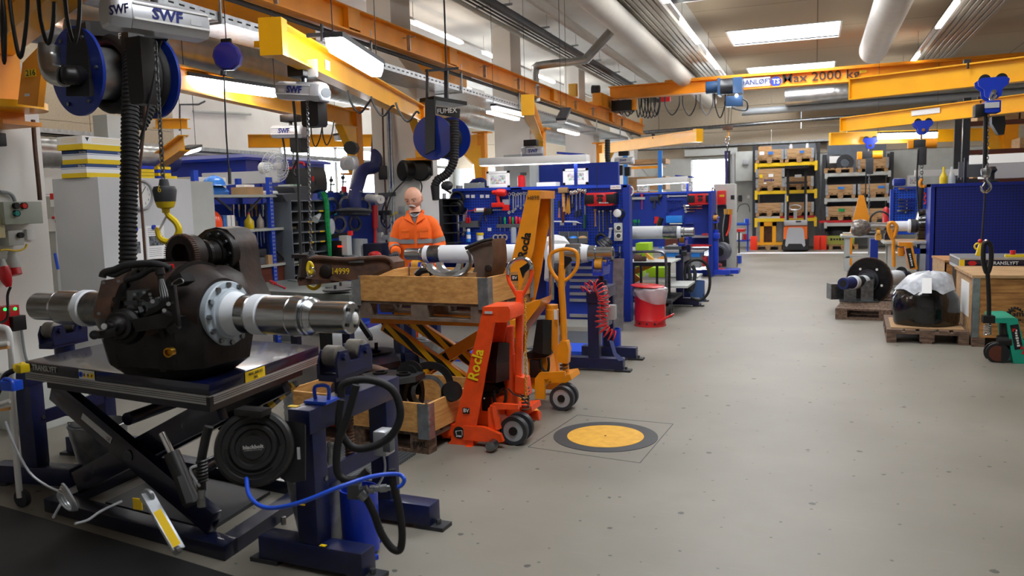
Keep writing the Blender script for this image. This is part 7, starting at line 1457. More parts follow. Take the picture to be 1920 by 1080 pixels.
solo('casting',MB().tube([AD(720+60,517,6.78),AD(790,508,6.78),AD(806,506,6.78),AD(812,515,6.78)],.03,8),'cast_black','dark casting lying at the back of the raised crate','casting');solo('wood_block',MB().box(AD(882,515,6.51),(.12,.1,.04),.1),'wood_pale','small wood block under the gearcase in the raised crate','block')
# scissor table with steel top and the curved casting
t=thing('work_table','heavy steel topped table behind the lift table, tools lying on it','table',(-4.62,6.75,0));pw(t,'top',MB().box((-4.62,6.78,.84),(1.75,1.0,.08),-.18,.006),mat('table_steel','#6b706c',.35,metal=.5,n=.15,ns=6));
for x,y in ((-5.3,6.5),(-3.95,6.25),(-5.2,7.2),(-3.9,7.1)):pw(t,'leg',MB().bx(x-.04,x+.04,y-.04,y+.04,0,.8),'navy')
pw(t,'cross_beam',MB().bx(-5.3,-3.9,6.33,6.4,.6,.7),'navy')
t=thing('bow_casting','long curved brown iron casting with yellow chalk number on the steel table','casting',AD(660,510,6.6));top=[(577,487),(600,483),(640,487),(690,484),(722,483),(735,492),(735,500)];bot=[(735,503),(718,506),(680,522),(640,528),(600,523),(583,521),(574,505)]
pw(t,'body',MB().prism([AD(x,y,6.45) for x,y in top+bot],(.03,.16,.0)),'rust',sharp=20);pw(t,'rim',MB().tube([AD(x,y,6.43) for x,y in top],.018,8),'rust');pw(t,'boss',MB().lathe(AD(613,507,6.45),(.25,-1,0),[(0,.05),(.03,.05),(.04,.03)],22),'cast_iron');text(t,'14999',AD(638,509,6.41),XR,ZU,.07,'yellow_ink');pw(t,'recess',MB().prism([AD(*p,6.43) for p in ((655,487),(682,486),(684,492),(654,493))],(0,-.006,0)),'steel_worn')
solo('wood_wedge',MB().prism([AD(*p,6.4) for p in ((556,520),(600,525),(597,532),(560,536))],(.1,.15,0)),'rust','brown wooden wedge under the end of the curved casting','wedge')
for k,(x,y,r,z) in enumerate(((642,539,.16,.885),(632,545,.13,.9))):
 c=AZ(x,y,z);solo('round_plate',MB().cyl(c,c+V((0,0,.015)),r,seg=36).cyl(c+V((-.02,0,.015)),c+V((-.02,0,.05)),.012),'steel_dark',('wide flat round plate with a stud on the steel table','smaller flat plate with stud lying on the wide one')[k],'plate')
solo('red_screwdriver',MB().cyl(AZ(508,528,.89),AZ(516,532,.89),.018).cyl(AZ(516,532,.89),AZ(535,540,.89),.008),'red','red handled tool lying on the steel table','tool');solo('loose_wrench',MB().beam(AZ(541,526,.885),AZ(556,528,.885),.02,.012),'steel_worn','small steel wrench lying on the steel table','wrench')
t=thing('chain_clamp','worn lifting clamp hanging over the curved casting','clamp',AD(570,500,6.4));pw(t,'arm',MB().beam(AD(548,480,6.4),AD(577,481,6.4),.05,.03).beam(AD(570,483,6.4),AD(566,520,6.4),.05,.05),'cast_iron');pw(t,'yellow_link',MB().tube([AD(*p,6.35) for p in ((580,492),(586,500),(583,512),(577,505))],.014,8,closed=True),'yellow_plastic');pw(t,'ring',MB().torus(AD(583,510,6.35),(0,1,0),.035,.008),'chrome')
# low blue frame with round plates
t=thing('low_frame_table','low dark blue frame with round steel plates lying on it, under the raised crate','frame',(-4.0,5.9,0));zt_=.36
c1,c2,c3,c4=(AZ(x,y,zt_) for x,y in ((640,700),(751,676),(735,655),(600,672)))
pw(t,'top',MB().prism([c1,c2,c3,c4],(0,0,-.05)),'navy');
for c in (c1,c2,c3,c4):pw(t,'leg',MB().bx(c.x-.04,c.x+.04,c.y,c.y+.08,0,zt_-.05),'navy')
for k,(x,y) in enumerate(((680,665),(706,661))):c=AZ(x,y,zt_+.002);solo('round_plate',MB().cyl(c,c+V((0,0,.02)),.16,seg=32).cyl(c,c+V((0,0,.09)),.016),'cast_black',('dark round plate with stud on the low blue frame, nearer the viewer','dark round plate with stud at the far end of the low blue frame')[k],'plate')
p=AZ(843,675,0);solo('drip_tray',MB().box((p.x,p.y+.15,.03),(.7,.4,.06),0),'air_blue','bright blue drip tray on the floor under the orange scissor arms','tray')
solo('blue_drip_tray',MB().box(AZ(1085,668,0)+V((-.1,.2,.03)),(.75,.5,.06)),'air_blue','blue tray on the grey mat beside the paint chipped stand','tray')
t=thing('blue_cart','low blue cart with small wheels behind the steel table','cart',(-5.0,9.6,0));pw(t,'frame',MB().beam(AD(682,612,8.6),AD(715,600,9.3),.08,.05),'air_blue');pw(t,'wheel',MB().ring(AZ(724,610,0)+V((-.05,0,.09)),AZ(724,610,0)+V((-.02,.05,.09)),.09,.04),'rubber')
t=thing('stool_leg','black angled foot of a swivel stool behind the steel journal','stool',AZ(695,635,0));pw(t,'leg',MB().beam(AD(665,590,7.2),AD(694,632,7.2),.05,.04),'black');pw(t,'glide',MB().cyl(AZ(695,638,0),AZ(695,638,0)+V((0,0,.05)),.03),'black')
solo('black_post',MB().bx(-4.12,-4.04,6.05,6.13,0,.78),'ink','black square post in front of the low blue frame, under the raised crate','post')
solo('floor_mat',MB().prism([AZ(600,832,0),AZ(780,852,0),AZ(700,905,0),AZ(560,880,0)],(0,0,.01)),'checker_mat','dark studded mat under the nearest blue stand','mat')

# ================================================================ trolley, red bin
t=thing('platform_trolley','black two level trolley with pale boards and a bent steel handle, behind the red bin','trolley',AZ(1215,590,0));YT_=11.3
p0,p1=AY(1168,497,YT_),AY(1258,494,YT_-.0)
zt_=AY(1215,493,YT_).z
pw(t,'top_board',MB().bx(p0.x,p1.x,YT_,YT_+.9,zt_-.02,zt_),'light_grey');pw(t,'rim',MB().bx(p0.x,p1.x,YT_-.02,YT_,zt_-.045,zt_+.01),'black');pw(t,'lower_board',MB().bx(p0.x+.05,p1.x+.2,YT_+.2,YT_+.95,.38,.41),'light_grey');pw(t,'deck',MB().bx(p0.x-.1,p1.x+.02,YT_-.1,YT_+.9,.2,.24),'dark_grey')
for x in (1188,1202,1232,1255):pw(t,'post',MB().cyl(AY(x,497,YT_-.0),AY(x,560,YT_-.0),.018,seg=8),'black')
pw(t,'handle',MB().tube([AY(1170,473,YT_-.05),AY(1210,472,YT_-.05),AY(1238,472,YT_-.05),AY(1247,480,YT_-.05),AY(1249,500,YT_-.05),AY(1250,550,YT_-.05)],.02,10),'steel_worn')
pw(t,'wheel',MB().ring((p1.x-.02,YT_-.05,.1),(p1.x+.02,YT_-.05,.1),.1,.03),'rubber')
solo('steel_roller',MB().cyl(AY(1190,484,YT_+.3),AY(1202,484,YT_+.3),.06).box(AY(1206,486,YT_+.3),(.08,.1,.08)),'rust','rusty steel roller lying on the trolley top','roller');solo('cardboard_wedge',MB().prism([AY(*q,YT_+.3) for q in ((1208,475),(1211,474),(1226,487),(1216,487))],(0,.1,0)),'pu_yellow','orange wedge standing on the trolley top','wedge')
t=thing('safety_bin','red round waste bin with lid and clear plastic liner at the aisle','bin',AZ(1214,612,0)+V((0,.2,0)));c=AZ(1214,614,0)+V((0,.19,0));r=.2;hh=AY(1214,540,c.y).z
pw(t,'drum',MB().lathe(c,ZU,[(0,r*1.04),(.02,r*1.04),(.02,r),(.08,r),(.082,r*1.02),(.088,r),(hh-.02,r),(hh,r*1.03)],44),'red');pw(t,'liner_bag',MB().loft([[c+V(((r+dr+.012*sin(7*u+z*30))*cos(u),(r+dr+.012*sin(7*u+z*30))*sin(u),hh+z-(.1*max(0,sin(u+2.2)) if z<-.03 else 0))) for u in [k*pi/20 for k in range(40)]] for dr,z in ((.012,-.1),(.02,-.07),(.03,-.03),(.02,.0),(-.01,.015))],cap=False),'clear_bag')
pw(t,'lid',MB().lathe(c+V((-.03,.0,hh+.02)),(.06,.0,1),[(0,r*1.08),(.012,r*1.1),(.02,r*1.0),(.028,r*.2),(.028,.001)],40),'red');pw(t,'pedal',MB().beam(c+V((.1,-.17,.05)),c+V((.27,-.05,.14)),.03,.02).tube([c+V((.27,-.05,.14)),c+V((.3,.02,.15)),c+V((.26,.06,.12))],.012),'red');pw(t,'lid_sticker',quad(c+V((-.05,-.05,hh+.05)),XR,YR,.08,.05,.002),'plastic_grey')
for u in (-2.1,-1.6,-1.1):pw(t,'vent_hole',MB().cyl(c+V((cos(u)*r*.98,sin(u)*r*.98,.045)),c+V((cos(u)*r*1.05,sin(u)*r*1.05,.045)),.012,seg=10),'ink')
# green crates, orange scissor, boards in the second bay
solo('plastic_crate',pbox(1216,502,1248,520,12.6,.4,bev=.01),'plastic_lime','lime green plastic crate on the floor behind the trolley posts','crate');solo('lime_stand',pbox(1192,456,1216,512,13.6,.4,bev=.01),'plastic_lime','lime green plastic stand seen above the bent trolley handle','crate');solo('plastic_crate',pbox(1180,500,1205,520,13.0,.3,bev=.01),'plastic_lime','lime green crate half hidden behind the orange scissor arm','crate')
t=thing('scissor_lift','orange scissor lift arms behind the trolley, marked with a small white label','lift',AY(1200,530,12.3));YY=12.1;pw(t,'arm',MB().beam(AY(1176,515,YY),AY(1250,483,YY),.05,.09),'truck_red').data.materials[0]=MATS['crane_orange'];pw(t,'arm',MB().beam(AY(1178,512,YY+.1),AY(1212,540,YY+.1),.05,.12),'crane_orange');pw(t,'arm_label',quad(AY(1184,504,YY-.05),(.87,0,.38),(-.38,0,.87),.16,.05,.002),'white');text(t,'CE 95',AY(1184,504,YY-.06),(.87,0,.38),(-.38,0,.87),.045,'ink')
solo('mounting_plate',pbox(1246,462,1285,468,13.2,.5),'grey_bin','grey plate under the second axle beside the brown chest','plate');solo('blue_machine_post',MB().bx(-1.98,-1.88,13.2,13.3,0,.9),'navy_chipped','dark blue post behind the second bay stand','post');solo('pale_board',MB().bx(-2.4,-1.75,13.1,13.7,.36,.39),'light_grey','pale board on a low frame at the second bay stand','board')
solo('timer_box',pbox(1277,471,1286,480,12.3,.15,bev=.01),'ink','small black box with a white dial on the second bay stand','box')
# ================================================================ lift table
F0=V((-2.59,2.91,0));U_=V((-1.45,.225,0));LU=U_.length;U_.normalize();W_=V((-.08,1.0,0)).normalized();ZT=.86
def T_(a,b,z):return F0+U_*a+W_*b+V((0,0,z))
def slab(a0,a1,b0,b1,z0,z1,mb=None,bev=0):
 return (mb or MB()).hexa([T_(a1,b0,z0),T_(a0,b0,z0),T_(a0,b1,z0),T_(a1,b1,z0),T_(a1,b0,z1),T_(a0,b0,z1),T_(a0,b1,z1),T_(a1,b1,z1)],bev)
t=thing('lift_table','big dark navy scissor lift table in the foreground carrying the transmission','lift table',T_(.7,.5,0));LT=t
pw(t,'platform',slab(0,LU,0,1.0,ZT-.055,ZT,bev=.007),'navy_top',sharp=25)
pw(t,'safety_skirt',slab(.0,LU,.0,1.0,ZT-.10,ZT-.056),'alu',label='ribbed aluminium safety skirt')
for z in (ZT-.068,ZT-.078,ZT-.088):pw(t,'skirt_groove',slab(-.002,LU,-.002,1.0,z-.0015,z+.0015),'steel_dark')
pw(t,'corner_clip',slab(-.006,.02,-.006,.02,ZT-.10,ZT-.06),'black')
pw(t,'frame',slab(.08,LU-.08,.08,.92,ZT-.16,ZT-.10),'navy')
fr=(-U_);
text(t,'TRANSLYFT',T_(LU-.19,-.003,ZT-.026),-U_,ZU,.042,'light_grey',.02)
q=T_(LU-.03,-.003,ZT-.026);pw(t,'emblem',MB().prism([q+(-U_)*(.024*cos(k*pi/3))+V((0,0,.018*sin(k*pi/3))) for k in range(6)],-W_*.002),mat('logo_red','#7c1214',.4));pw(t,'emblem_hole',MB().prism([q-W_*.003+(-U_)*(.012*cos(k*pi/3))+V((0,0,.008*sin(k*pi/3))) for k in range(6)],-W_*.001),'navy_top')
q=T_(LU*.62,-.003,ZT-.03);pw(t,'pictogram_sticker',quad(q,-U_,ZU,.13,.048,.001),'white')
for k,mt in enumerate(('air_blue','label_yellow','label_yellow','label_yellow')):
 c=q-U_*(-.046+k*.031)-W_*.004
 if k in (0,3):pw(t,'pictogram',MB().cyl(c,c-W_*.001,.0145,seg=20),mt)
 else:pw(t,'pictogram',MB().prism([c-U_*x+V((0,0,z)) for x,z in ((-.013,-.013),(.013,-.013),(0,.015))],-W_*.001),mt)
 pw(t,'pictogram_mark',MB().box(c-W_*.002,(.006,.002,.012),mat=Matrix.Rotation(.5 if k==3 else 0,4,'Y')),'ink')
q=T_(-.003,.36,ZT-.03);pw(t,'load_sticker',quad(q,W_,ZU,.17,.052,.001),'label_yellow');text(t,'MAX. 2000 KG',q+V((.003,0,.011)),W_,ZU,.019,'ink',.03);text(t,'SWL',q+V((.003,0,-.012)),W_,ZU,.019,'ink',.03)
# base
for b in (.03,.84):pw(t,'base_rail',slab(.0,LU-.02,b,b+.11,0,.075,bev=.004),'navy')
pw(t,'base_cross',slab(0,.1,.1,.9,.0,.07),'navy');pw(t,'base_cross',slab(LU-.12,LU-.02,.1,.9,.0,.07),'navy')
pw(t,'foot_plate',slab(-.06,.28,.86,.93,.0,.02),'navy');pw(t,'anchor_bolt',MB().cyl(T_(-.03,.5,.0),T_(-.03,.5,.04),.014,seg=8),'steel_worn')
def arm(b,a0,z0,a1,z1,w=.055,h=.13):return MB().beam(T_(a0,b,z0),T_(a1,b,z1),w,h,up=ZU,bev=.004)
for b in (.12,.86):pw(t,'outer_arm',arm(b,LU-.1,ZT-.17,.14,.13),'navy_top')
for b in (.2,.78):pw(t,'inner_arm',arm(b,.12,ZT-.17,LU-.14,.13),'navy_top')
pw(t,'pivot_bolt',MB().cyl(T_(LU/2,.08,.4),T_(LU/2,.94,.4),.03),'steel_dark');pw(t,'cross_tube',MB().cyl(T_(.45,.2,.28),T_(.45,.8,.28),.035).cyl(T_(.85,.2,.55),T_(.85,.8,.55),.035),'navy')
ad=(T_(.14,.085,.13)-T_(LU-.1,.085,ZT-.17)).normalized();au=ad.cross(W_)*-1
q=T_(LU-.1,.09,ZT-.17)+ad*.42;pw(t,'rating_label',quad(q-W_*.0+V((0,0,0)),ad,ad.cross(W_) if ad.cross(W_).z>0 else -ad.cross(W_),.26,.035,.0015),'label_silver');text(t,'CE',q+ad*.11-W_*.004,ad,ad.cross(W_) if ad.cross(W_).z>0 else -ad.cross(W_),.025,'ink')
pw(t,'cylinder',MB().cyl(AD(362,945,3.62),AD(322,850,3.68),.036).cyl(AD(352,900,3.5),AD(345,880,3.5),.001),'black');pw(t,'cylinder_rod',MB().cyl(AD(322,850,3.68),AD(304,812,3.7),.016),'chrome');pw(t,'cylinder_block',MB().beam(AD(352,945,3.55),AD(335,895,3.58),.03,.04),'black')
pw(t,'hydraulic_line',MB().tube([AD(*q) for q in ((378,920,3.45),(376,880,3.45),(378,860,3.45),(386,820,3.45),(392,800,3.45))],.02,10),'black');pw(t,'line_fitting',MB().cyl(AD(378,918,3.42),AD(378,935,3.42),.014).cyl(AD(378,935,3.42),AD(378,950,3.42),.018),'steel_worn');pw(t,'service_spring',spring(AD(379,905,3.42),AD(378,862,3.42),.02,.006,7),'black')
pw(t,'grey_hose',MB().tube([AD(*q) for q in ((375,912,3.4),(360,890,3.4),(358,878,3.4),(370,873,3.4))],.006,7),'plastic_grey')
# locking strut with warning label
p0,p1=AD(275,925,3.3),AD(335,1030,3.2);pw(t,'locking_strut',MB().beam(p0,p1,.01,.055,up=(0,-1,0)).cyl(AD(275,932,3.3)+V((0,-.005,0)),AD(275,932,3.3)+V((0,.01,0)),.033),'galv');dd=(p1-p0).normalized();nx=V((0,-1,0));uu=dd.cross(nx);uu=uu if uu.x>0 else -uu
q=AD(313,990,3.2);cn=(CAMP-q).normalized();pw(t,'warning_label',quad(q+cn*.03,dd,cn.cross(dd),.17,.03,.002),'label_yellow')
pw(t,'strut_bolt',MB().cyl(p1,p1+V((0,-.02,0)),.016,seg=10),'steel_worn');pw(t,'warning_sticker',MB().box(AD(258,945,3.5),(.05,.004,.05)),'label_yellow')
pw(t,'hazard_bar',MB().beam(T_(.55,.86,.34),T_(.1,.86,.66),.06,.03,up=ZU),'hazard');pw(t,'bellows_floor_plate',slab(.3,LU-.3,.25,.8,.0,.02),'dark_grey')
# control pendant cable and plug
t=thing('power_cable','thin grey cable falling from the lift table corner to a coil on the floor','cable',AD(110,940,3.9));pw(t,'cable',MB().tube([AD(*q) for q in ((5,770,3.9),(2,720,4.0),(10,790,3.9),(25,830,3.9),(55,885,3.9),(90,912,3.9),(112,922,3.9),(118,935,3.9),(100,970,3.7))][2:],.006,8),'plastic_grey')
c=AD(122,936,3.72);mb=MB()
for k in range(4):mb.torus(c+V((.01*k,0,.008*k-.01)),(.2+.1*k,1,.35),.05+.006*k,.0055,22)
pw(t,'coil',mb,'plastic_grey');pw(t,'cable_end',MB().tube([AD(*q) for q in ((140,982,3.5),(165,975,3.55),(190,958,3.6),(228,940,3.7))],.006,8),'plastic_grey')
t=thing('yellow_plug','yellow connector with a black cable at the corner of the lift table','plug',AD(40,690,4.15));pw(t,'plug',MB().box(AD(40,690,4.1),(.08,.05,.045),-.2,.01).cyl(AD(30,692,4.1),AD(46,686,4.1),.024),'yellow_plastic');pw(t,'cable',MB().tube([AD(*q) for q in ((28,694,4.1),(12,702,4.1),(4,716,4.1),(-6,740,4.1))],.014,10),'rubber')
solo('clamp_handle',MB().box(AD(22,722,4.05),(.09,.06,.05),0,.006).tube([AD(3,716,4.05),AD(10,710,4.05),AD(22,714,4.0),AD(25,730,4.0)],.008),'air_blue','small blue bracket on the stand behind the lift table','bracket')

# ================================================================ transmission with its wheel axle
L,Rr=AD(71,572,4.40),AD(662,597,3.60);L.z=Rr.z=1.158
dA=(Rr-L).normalized();totA=(Rr-L).length
def A_(px_):return L.lerp(Rr,at_px(L,Rr,px_))
t=thing('transmission','dark oily rail axle transmission with bright steel journals on the lift table','transmission',(L+Rr)/2-V((0,0,.29)));TM=t
axle(t,L,Rr,[(71,112,.074,.074,'steel','journal'),(112,118,.076,.09,'steel','shoulder'),(118,158,.092,.092,'steel','bearing_seat'),(158,172,.096,.096,'axle_white','seal_band'),(172,250,.09,.09,'steel_worn','shaft'),
(455,479,.092,.092,'steel','shaft'),(479,502,.096,.096,'axle_white','seal_band'),(502,555,.092,.092,'steel','bearing_seat'),(555,577,.096,.09,'steel','shoulder'),(577,586,.082,.088,'steel','groove_ring'),(586,596,.086,.074,'steel','shoulder'),(596,660,.072,.072,'steel','journal')])
x1,y1=MB().frame(dA)
for k in range(4):q=Rr+(x1*cos(.6+k*1.571)+y1*sin(.6+k*1.571))*.048;pw(t,'end_hole',MB().cyl(q,q+dA*.001,.009,seg=14),'ink')
pw(t,'end_rag',MB().sphere(Rr+dA*.012,(.012,.02,.028),9,7),'white',sharp=10)
cx=A_(408);
pw(t,'ring_flange',MB().lathe(A_(418),dA,[(0,.15),(.0,.155),(.035,.155),(.04,.15),(.042,.125),(.055,.12),(.058,.112),(.075,.105),(.08,.1)],56),'ring_grey',sharp=25)
pw(t,'seal_cone',MB().lathe(A_(436),dA,[(0,.108),(.03,.104),(.05,.094),(.08,.092)],48),'axle_white',sharp=25)
for k in range(12):q=A_(418)+dA*.04+(x1*cos(k*.5236)+y1*sin(k*.5236))*.139;pw(t,'flange_bolt',MB().cyl(q-dA*.002,q+dA*.014,.0135,seg=6),'steel_worn')
# housing
pr=[]
for px_,r in ((210,.10),(222,.15),(245,.19),(275,.225),(310,.245),(345,.25),(380,.235),(405,.19),(419,.17)):pr.append(((A_(px_)-L).length,r))
pw(t,'housing',MB().lathe(L,dA,pr,48),'cast_iron',sharp=45)
c=A_(330);
pw(t,'sump',MB().loft([[c+dA*(sx*w)+V((-dA.y,dA.x,0))*(sy*d)+V((0,0,z)) for sx,sy in ((-1,-.7),(-.7,-1),(.7,-1),(1,-.7),(1,.7),(.7,1),(-.7,1),(-1,.7))] for w,d,z in ((.24,.17,-.296),(.31,.22,-.24),(.33,.24,-.12),(.30,.22,.02))]),'cast_black',sharp=30)
pw(t,'split_flange',MB().lathe(A_(300),dA,[(-.02,.2),(-.018,.262),(.018,.262),(.02,.2)],48),'cast_black',sharp=25);pw(t,'split_flange',MB().lathe(A_(374),dA,[(-.012,.2),(-.01,.253),(.012,.25),(.014,.2)],48),'cast_black',sharp=25)
for k in range(18):q=A_(300)+(x1*cos(k*.349)+y1*sin(k*.349))*.25;pw(t,'case_bolt',MB().cyl(q-dA*.035,q+dA*.035,.012,seg=6),'cast_black')
pw(t,'inspection_cover',MB().lathe(A_(352)+V((0,-.235,.03)),(0,-1,.1),[(0,.07),(.02,.07),(.024,.06),(.03,.02)],30),'cast_iron',sharp=25)
pw(t,'housing_rib',MB().beam(c+dA*.06+V((0,-.22,.02)),c+dA*.12+V((0,-.2,-.25)),.03,.05).beam(c-dA*.16+V((0,-.22,.05)),c-dA*.17+V((0,-.2,-.25)),.03,.05),'cast_black')
pw(t,'drain_plug',MB().lathe(AD(322,659,3.62),(.2,-1,0),[(0,.022),(.03,.022),(.03,.016),(.01,.014),(.01,.001)],20),'brass',label='brass drain plug')
# gear tower
Yt=3.42
tw=[(352,540),(350,500),(354,470),(366,446),(385,431),(405,426),(425,430),(440,445),(446,470),(452,520),(470,560),(455,600),(400,600)]
pw(t,'gear_tower',MB().prism([AY(x,y,Yt) for x,y in tw],(0,.17,0)),'cast_iron',sharp=50)
pw(t,'tower_shoulder',MB().loft([[c+dA*(.02+w*cos(u))+V((0,.12+d*sin(u),z)) for u in [k*pi/10 for k in range(20)]] for w,d,z in ((.28,.26,-.1),(.28,.26,.08),(.25,.22,.17),(.18,.16,.21),(.05,.05,.22))]),'cast_iron',sharp=60)
fc=AY(412,475,Yt);ay=V((-.10,-1,.02)).normalized()
pw(t,'input_flange',MB().lathe(fc,ay,[(-.02,.125),(.025,.125),(.03,.12),(.03,.08),(.05,.078)],40),'cast_black',sharp=25)
x2,y2=MB().frame(ay)
for k in range(10):q=fc+ay*.03+(x2*cos(k*.628)+y2*sin(k*.628))*.103;pw(t,'flange_bolt',MB().cyl(q,q+ay*.014,.011,seg=6),'steel_dark')
pw(t,'input_neck',MB().lathe(fc,ay,[(.04,.07),(.09,.062),(.1,.075),(.12,.075),(.13,.06),(.18,.06)],32),'cast_black',sharp=25)
rc=fc+ay*.17
pw(t,'coupling_ring',MB().lathe(rc,ay,[(-.0,.06),(-.0,.098),(.01,.104),(.085,.104),(.09,.098),(.088,.062),(.02,.055),(.02,.001)],48),'cast_iron',sharp=25)
mb=MB()
for k in range(60):d_=x2*cos(k*.10472)+y2*sin(k*.10472);mb.beam(rc+ay*.06+d_*.105,rc+ay*.092+d_*.103,.004,.009,up=d_)
pw(t,'ring_teeth',mb,'rust',kind='stuff')
for k in range(8):q=rc+ay*.09+(x2*cos(k*.785+.2)+y2*sin(k*.785+.2))*.082;pw(t,'ring_hole',MB().cyl(q,q+ay*.001,.007,seg=12),'ink')
# plates, brackets and sensors on the free side
def D4(x,y,d=3.8):return AD(x,y,d)
pw(t,'side_plate',MB().prism([D4(*p,3.85) for p in ((190,526),(228,520),(231,538),(240,545),(238,590),(232,598),(176,597),(176,586))],(.02,.03,0)),'rust')
pw(t,'gear_bracket',MB().prism([D4(*p,3.78) for p in ((238,545),(285,541),(284,556),(262,560),(258,592),(238,590))],(.02,.03,0)),'steel_dark')
for x,y in ((252,552),(270,548),(281,552),(245,570),(243,585),(194,530),(222,527),(225,586),(185,588)):pw(t,'bolt',MB().cyl(D4(x,y,3.76),D4(x,y,3.735),.008,seg=6),'steel_worn')
random.seed(3)
for k in range(26):
 x=246+random.random()*72;y=566+random.random()*34-(x-246)*.12
 pw(t,'bracket_piece',MB().box(D4(x,y,3.68+random.random()*.05),(.03+random.random()*.04,.02,.014+random.random()*.02),mat=Matrix.Rotation(random.uniform(-.5,.5),4,'Y')@ Matrix.Rotation(random.uniform(-.6,.6),4,'Z')),('steel_dark','cast_black','steel_worn')[k%3])
pw(t,'support_strut',MB().beam(D4(323,535,3.6),D4(333,612,3.6),.03,.02,up=(0,-1,0),bev=.003),'cast_black');pw(t,'strut_foot',MB().beam(D4(318,622,3.6),D4(334,610,3.6),.04,.03),'cast_black')
pw(t,'sensor_cap',MB().lathe(D4(240,612,3.72),D4(196,612,3.5)-D4(240,612,3.72),[(0,.085),(.06,.08),(.07,.065),(.1,.06),(.105,.045),(.13,.042),(.14,.028),(.17,.026),(.175,.016),(.2,.015)],30),'cast_black',sharp=25);pw(t,'sensor_tip',MB().cyl(D4(198,612,3.50),D4(195,612,3.485),.013),'steel')
pw(t,'torque_arm',MB().beam(D4(215,622,3.55),D4(180,628,3.5),.04,.035,bev=.008).cyl(D4(177,628,3.53),D4(177,628,3.45),.02),'cast_black');pw(t,'arm_hole',MB().cyl(D4(176,628,3.449),D4(176,628,3.445),.008),'ink')
pw(t,'long_plate',MB().prism([D4(*p,3.62) for p in ((245,600),(300,588),(330,595),(310,615),(255,622))],(.02,.04,0)),'cast_black')
for k,pts in enumerate([[(192,520),(196,511),(215,506),(235,498),(275,494),(300,497),(320,504)],[(234,526),(260,518),(280,506),(296,503),(299,512)],[(200,512),(215,516),(228,510),(246,502)]]):
 pw(t,'hose',MB().tube([D4(x,y,3.72) for x,y in pts],(.017,.015,.012)[k],10,sub=6),'rubber')
pw(t,'connector',MB().lathe(D4(299,502,3.68),(0.1,0,-1),[(0,.02),(.03,.022),(.035,.016),(.07,.016)],14),'black')
for k,x in enumerate((298,302,306,310)):pw(t,'wire',MB().tube([D4(299+k*2,524,3.66),D4(x+2,545,3.64),D4(x+4,560,3.62),D4(x-2,574,3.62),D4(x-20-k*6,580+k*4,3.62)],.005,6),'black')
pw(t,'cable_clamp',MB().prism([D4(*p,3.7) for p in ((317,522),(338,512),(346,528),(330,538))],(.02,.05,0)),'cast_black');pw(t,'clamp_loop',MB().tube([D4(*p,3.66) for p in ((323,531),(337,522),(343,526),(342,531),(326,536))],.003,6,closed=True),'steel')
for x,y in ((286,565),(316,570),(308,582)):pw(t,'nut',MB().cyl(D4(x,y,3.6),D4(x,y,3.58),.01,seg=6),'steel')
pw(t,'red_cap',MB().box(D4(313,499,3.85),(.05,.04,.02)),'red')

# ================================================================ the near white partition and its switch gear
XP=-5.93
def x_(x,y,d=0.0):return AX(x,y,XP+d)
def wall_box(t,name,x0,y0,x1,y1,dep,mt,base=0.0,bev=.006):
 a=x_(x0,(y0+y1)/2,base+dep);b=x_(x1,(y0+y1)/2,base+dep);zc0=x_((x0+x1)/2,y1,base+dep).z;zc1=x_((x0+x1)/2,y0,base+dep).z
 return pw(t,name,MB().bx(XP+base,XP+base+dep,a.y,b.y,zc0,zc1,bev),mt)
def wall_knob(t,name,x,y,r,mt,base,h=.03):
 p=AX(x,y,XP+base);return pw(t,name,MB().cyl(p,p+V((h,0,0)),r,seg=18),mt)
t=thing('switch_cabinet','grey green switch cabinet with black, red and green buttons on the near partition','switch box',x_(50,390));wall_box(t,'housing',8,378,80,420,.16,'grey_green')
for x,y,mt in ((27,386,'ink'),(42,386,'red_bright'),(28,400,mat('teal_btn','#0a8f86',.4))):wall_knob(t,'button_bezel',x,y,.026,'ink',.155);wall_knob(t,'button',x,y,.019,mt,.165)
t=thing('switch_box','small grey switch box with a black knob below the switch cabinet','switch box',x_(28,445));wall_box(t,'housing',16,432,45,460,.1,'light_grey');wall_knob(t,'knob',36,441,.022,'ink',.1)
solo('fuse_box',MB().bx(XP,XP+.12,3.3,x_(10,430,.12).y,x_(5,446,.12).z,x_(5,406,.12).z,.006),mat('cream','#cfc59a',.5),'cream coloured fuse box at the picture edge on the near partition','fuse box')
solo('wall_socket',MB().bx(XP,XP+.03,x_(46,440).y,x_(60,440).y,x_(52,450).z,x_(52,430).z,.004),'white','pale square wall socket beside the small switch box','socket')
t=thing('cee_plug','grey socket with a red plug and black cable on the near partition','plug',x_(28,500));p=x_(22,470,.06);pw(t,'socket',MB().lathe(p,(0,0,-1),[(0,.02),(.02,.03),(.05,.034),(.1,.055),(.13,.055)],20),'light_grey');pw(t,'red_ring',MB().lathe(p+V((0,0,-.13)),(.25,0,-1),[(0,.05),(.06,.05),(.065,.045)],20),'red')
t=thing('cee_plug','red plug hanging on its black cable beside the charger','plug',AX(8,520,XP+.1));p=AX(4,500,XP+.12);pw(t,'socket',MB().lathe(p+V((0,0,.06)),(0,0,-1),[(0,.02),(.08,.045)],18),'light_grey');pw(t,'plug',MB().lathe(p,(.2,.1,-1),[(0,.045),(.05,.05),(.12,.035),(.16,.02)],20),'red');pw(t,'cable',MB().tube([p+V((.03,.03,-.16)),AX(14,555,XP+.12),AX(15,590,XP+.14),AX(8,602,XP+.14),AX(-4,606,XP+.14)],.01,8),'black')
t=thing('battery_charger','red and black battery charger with two green lights','charger',AX(20,590,XP));wall_box(t,'body',-10,574,38,618,.1,'red');wall_box(t,'front',25,592,50,620,.12,'black',.02);
for x,y in ((9,580),(28,579)):wall_knob(t,'indicator',x,y,.012,'green_led',.1,.006)
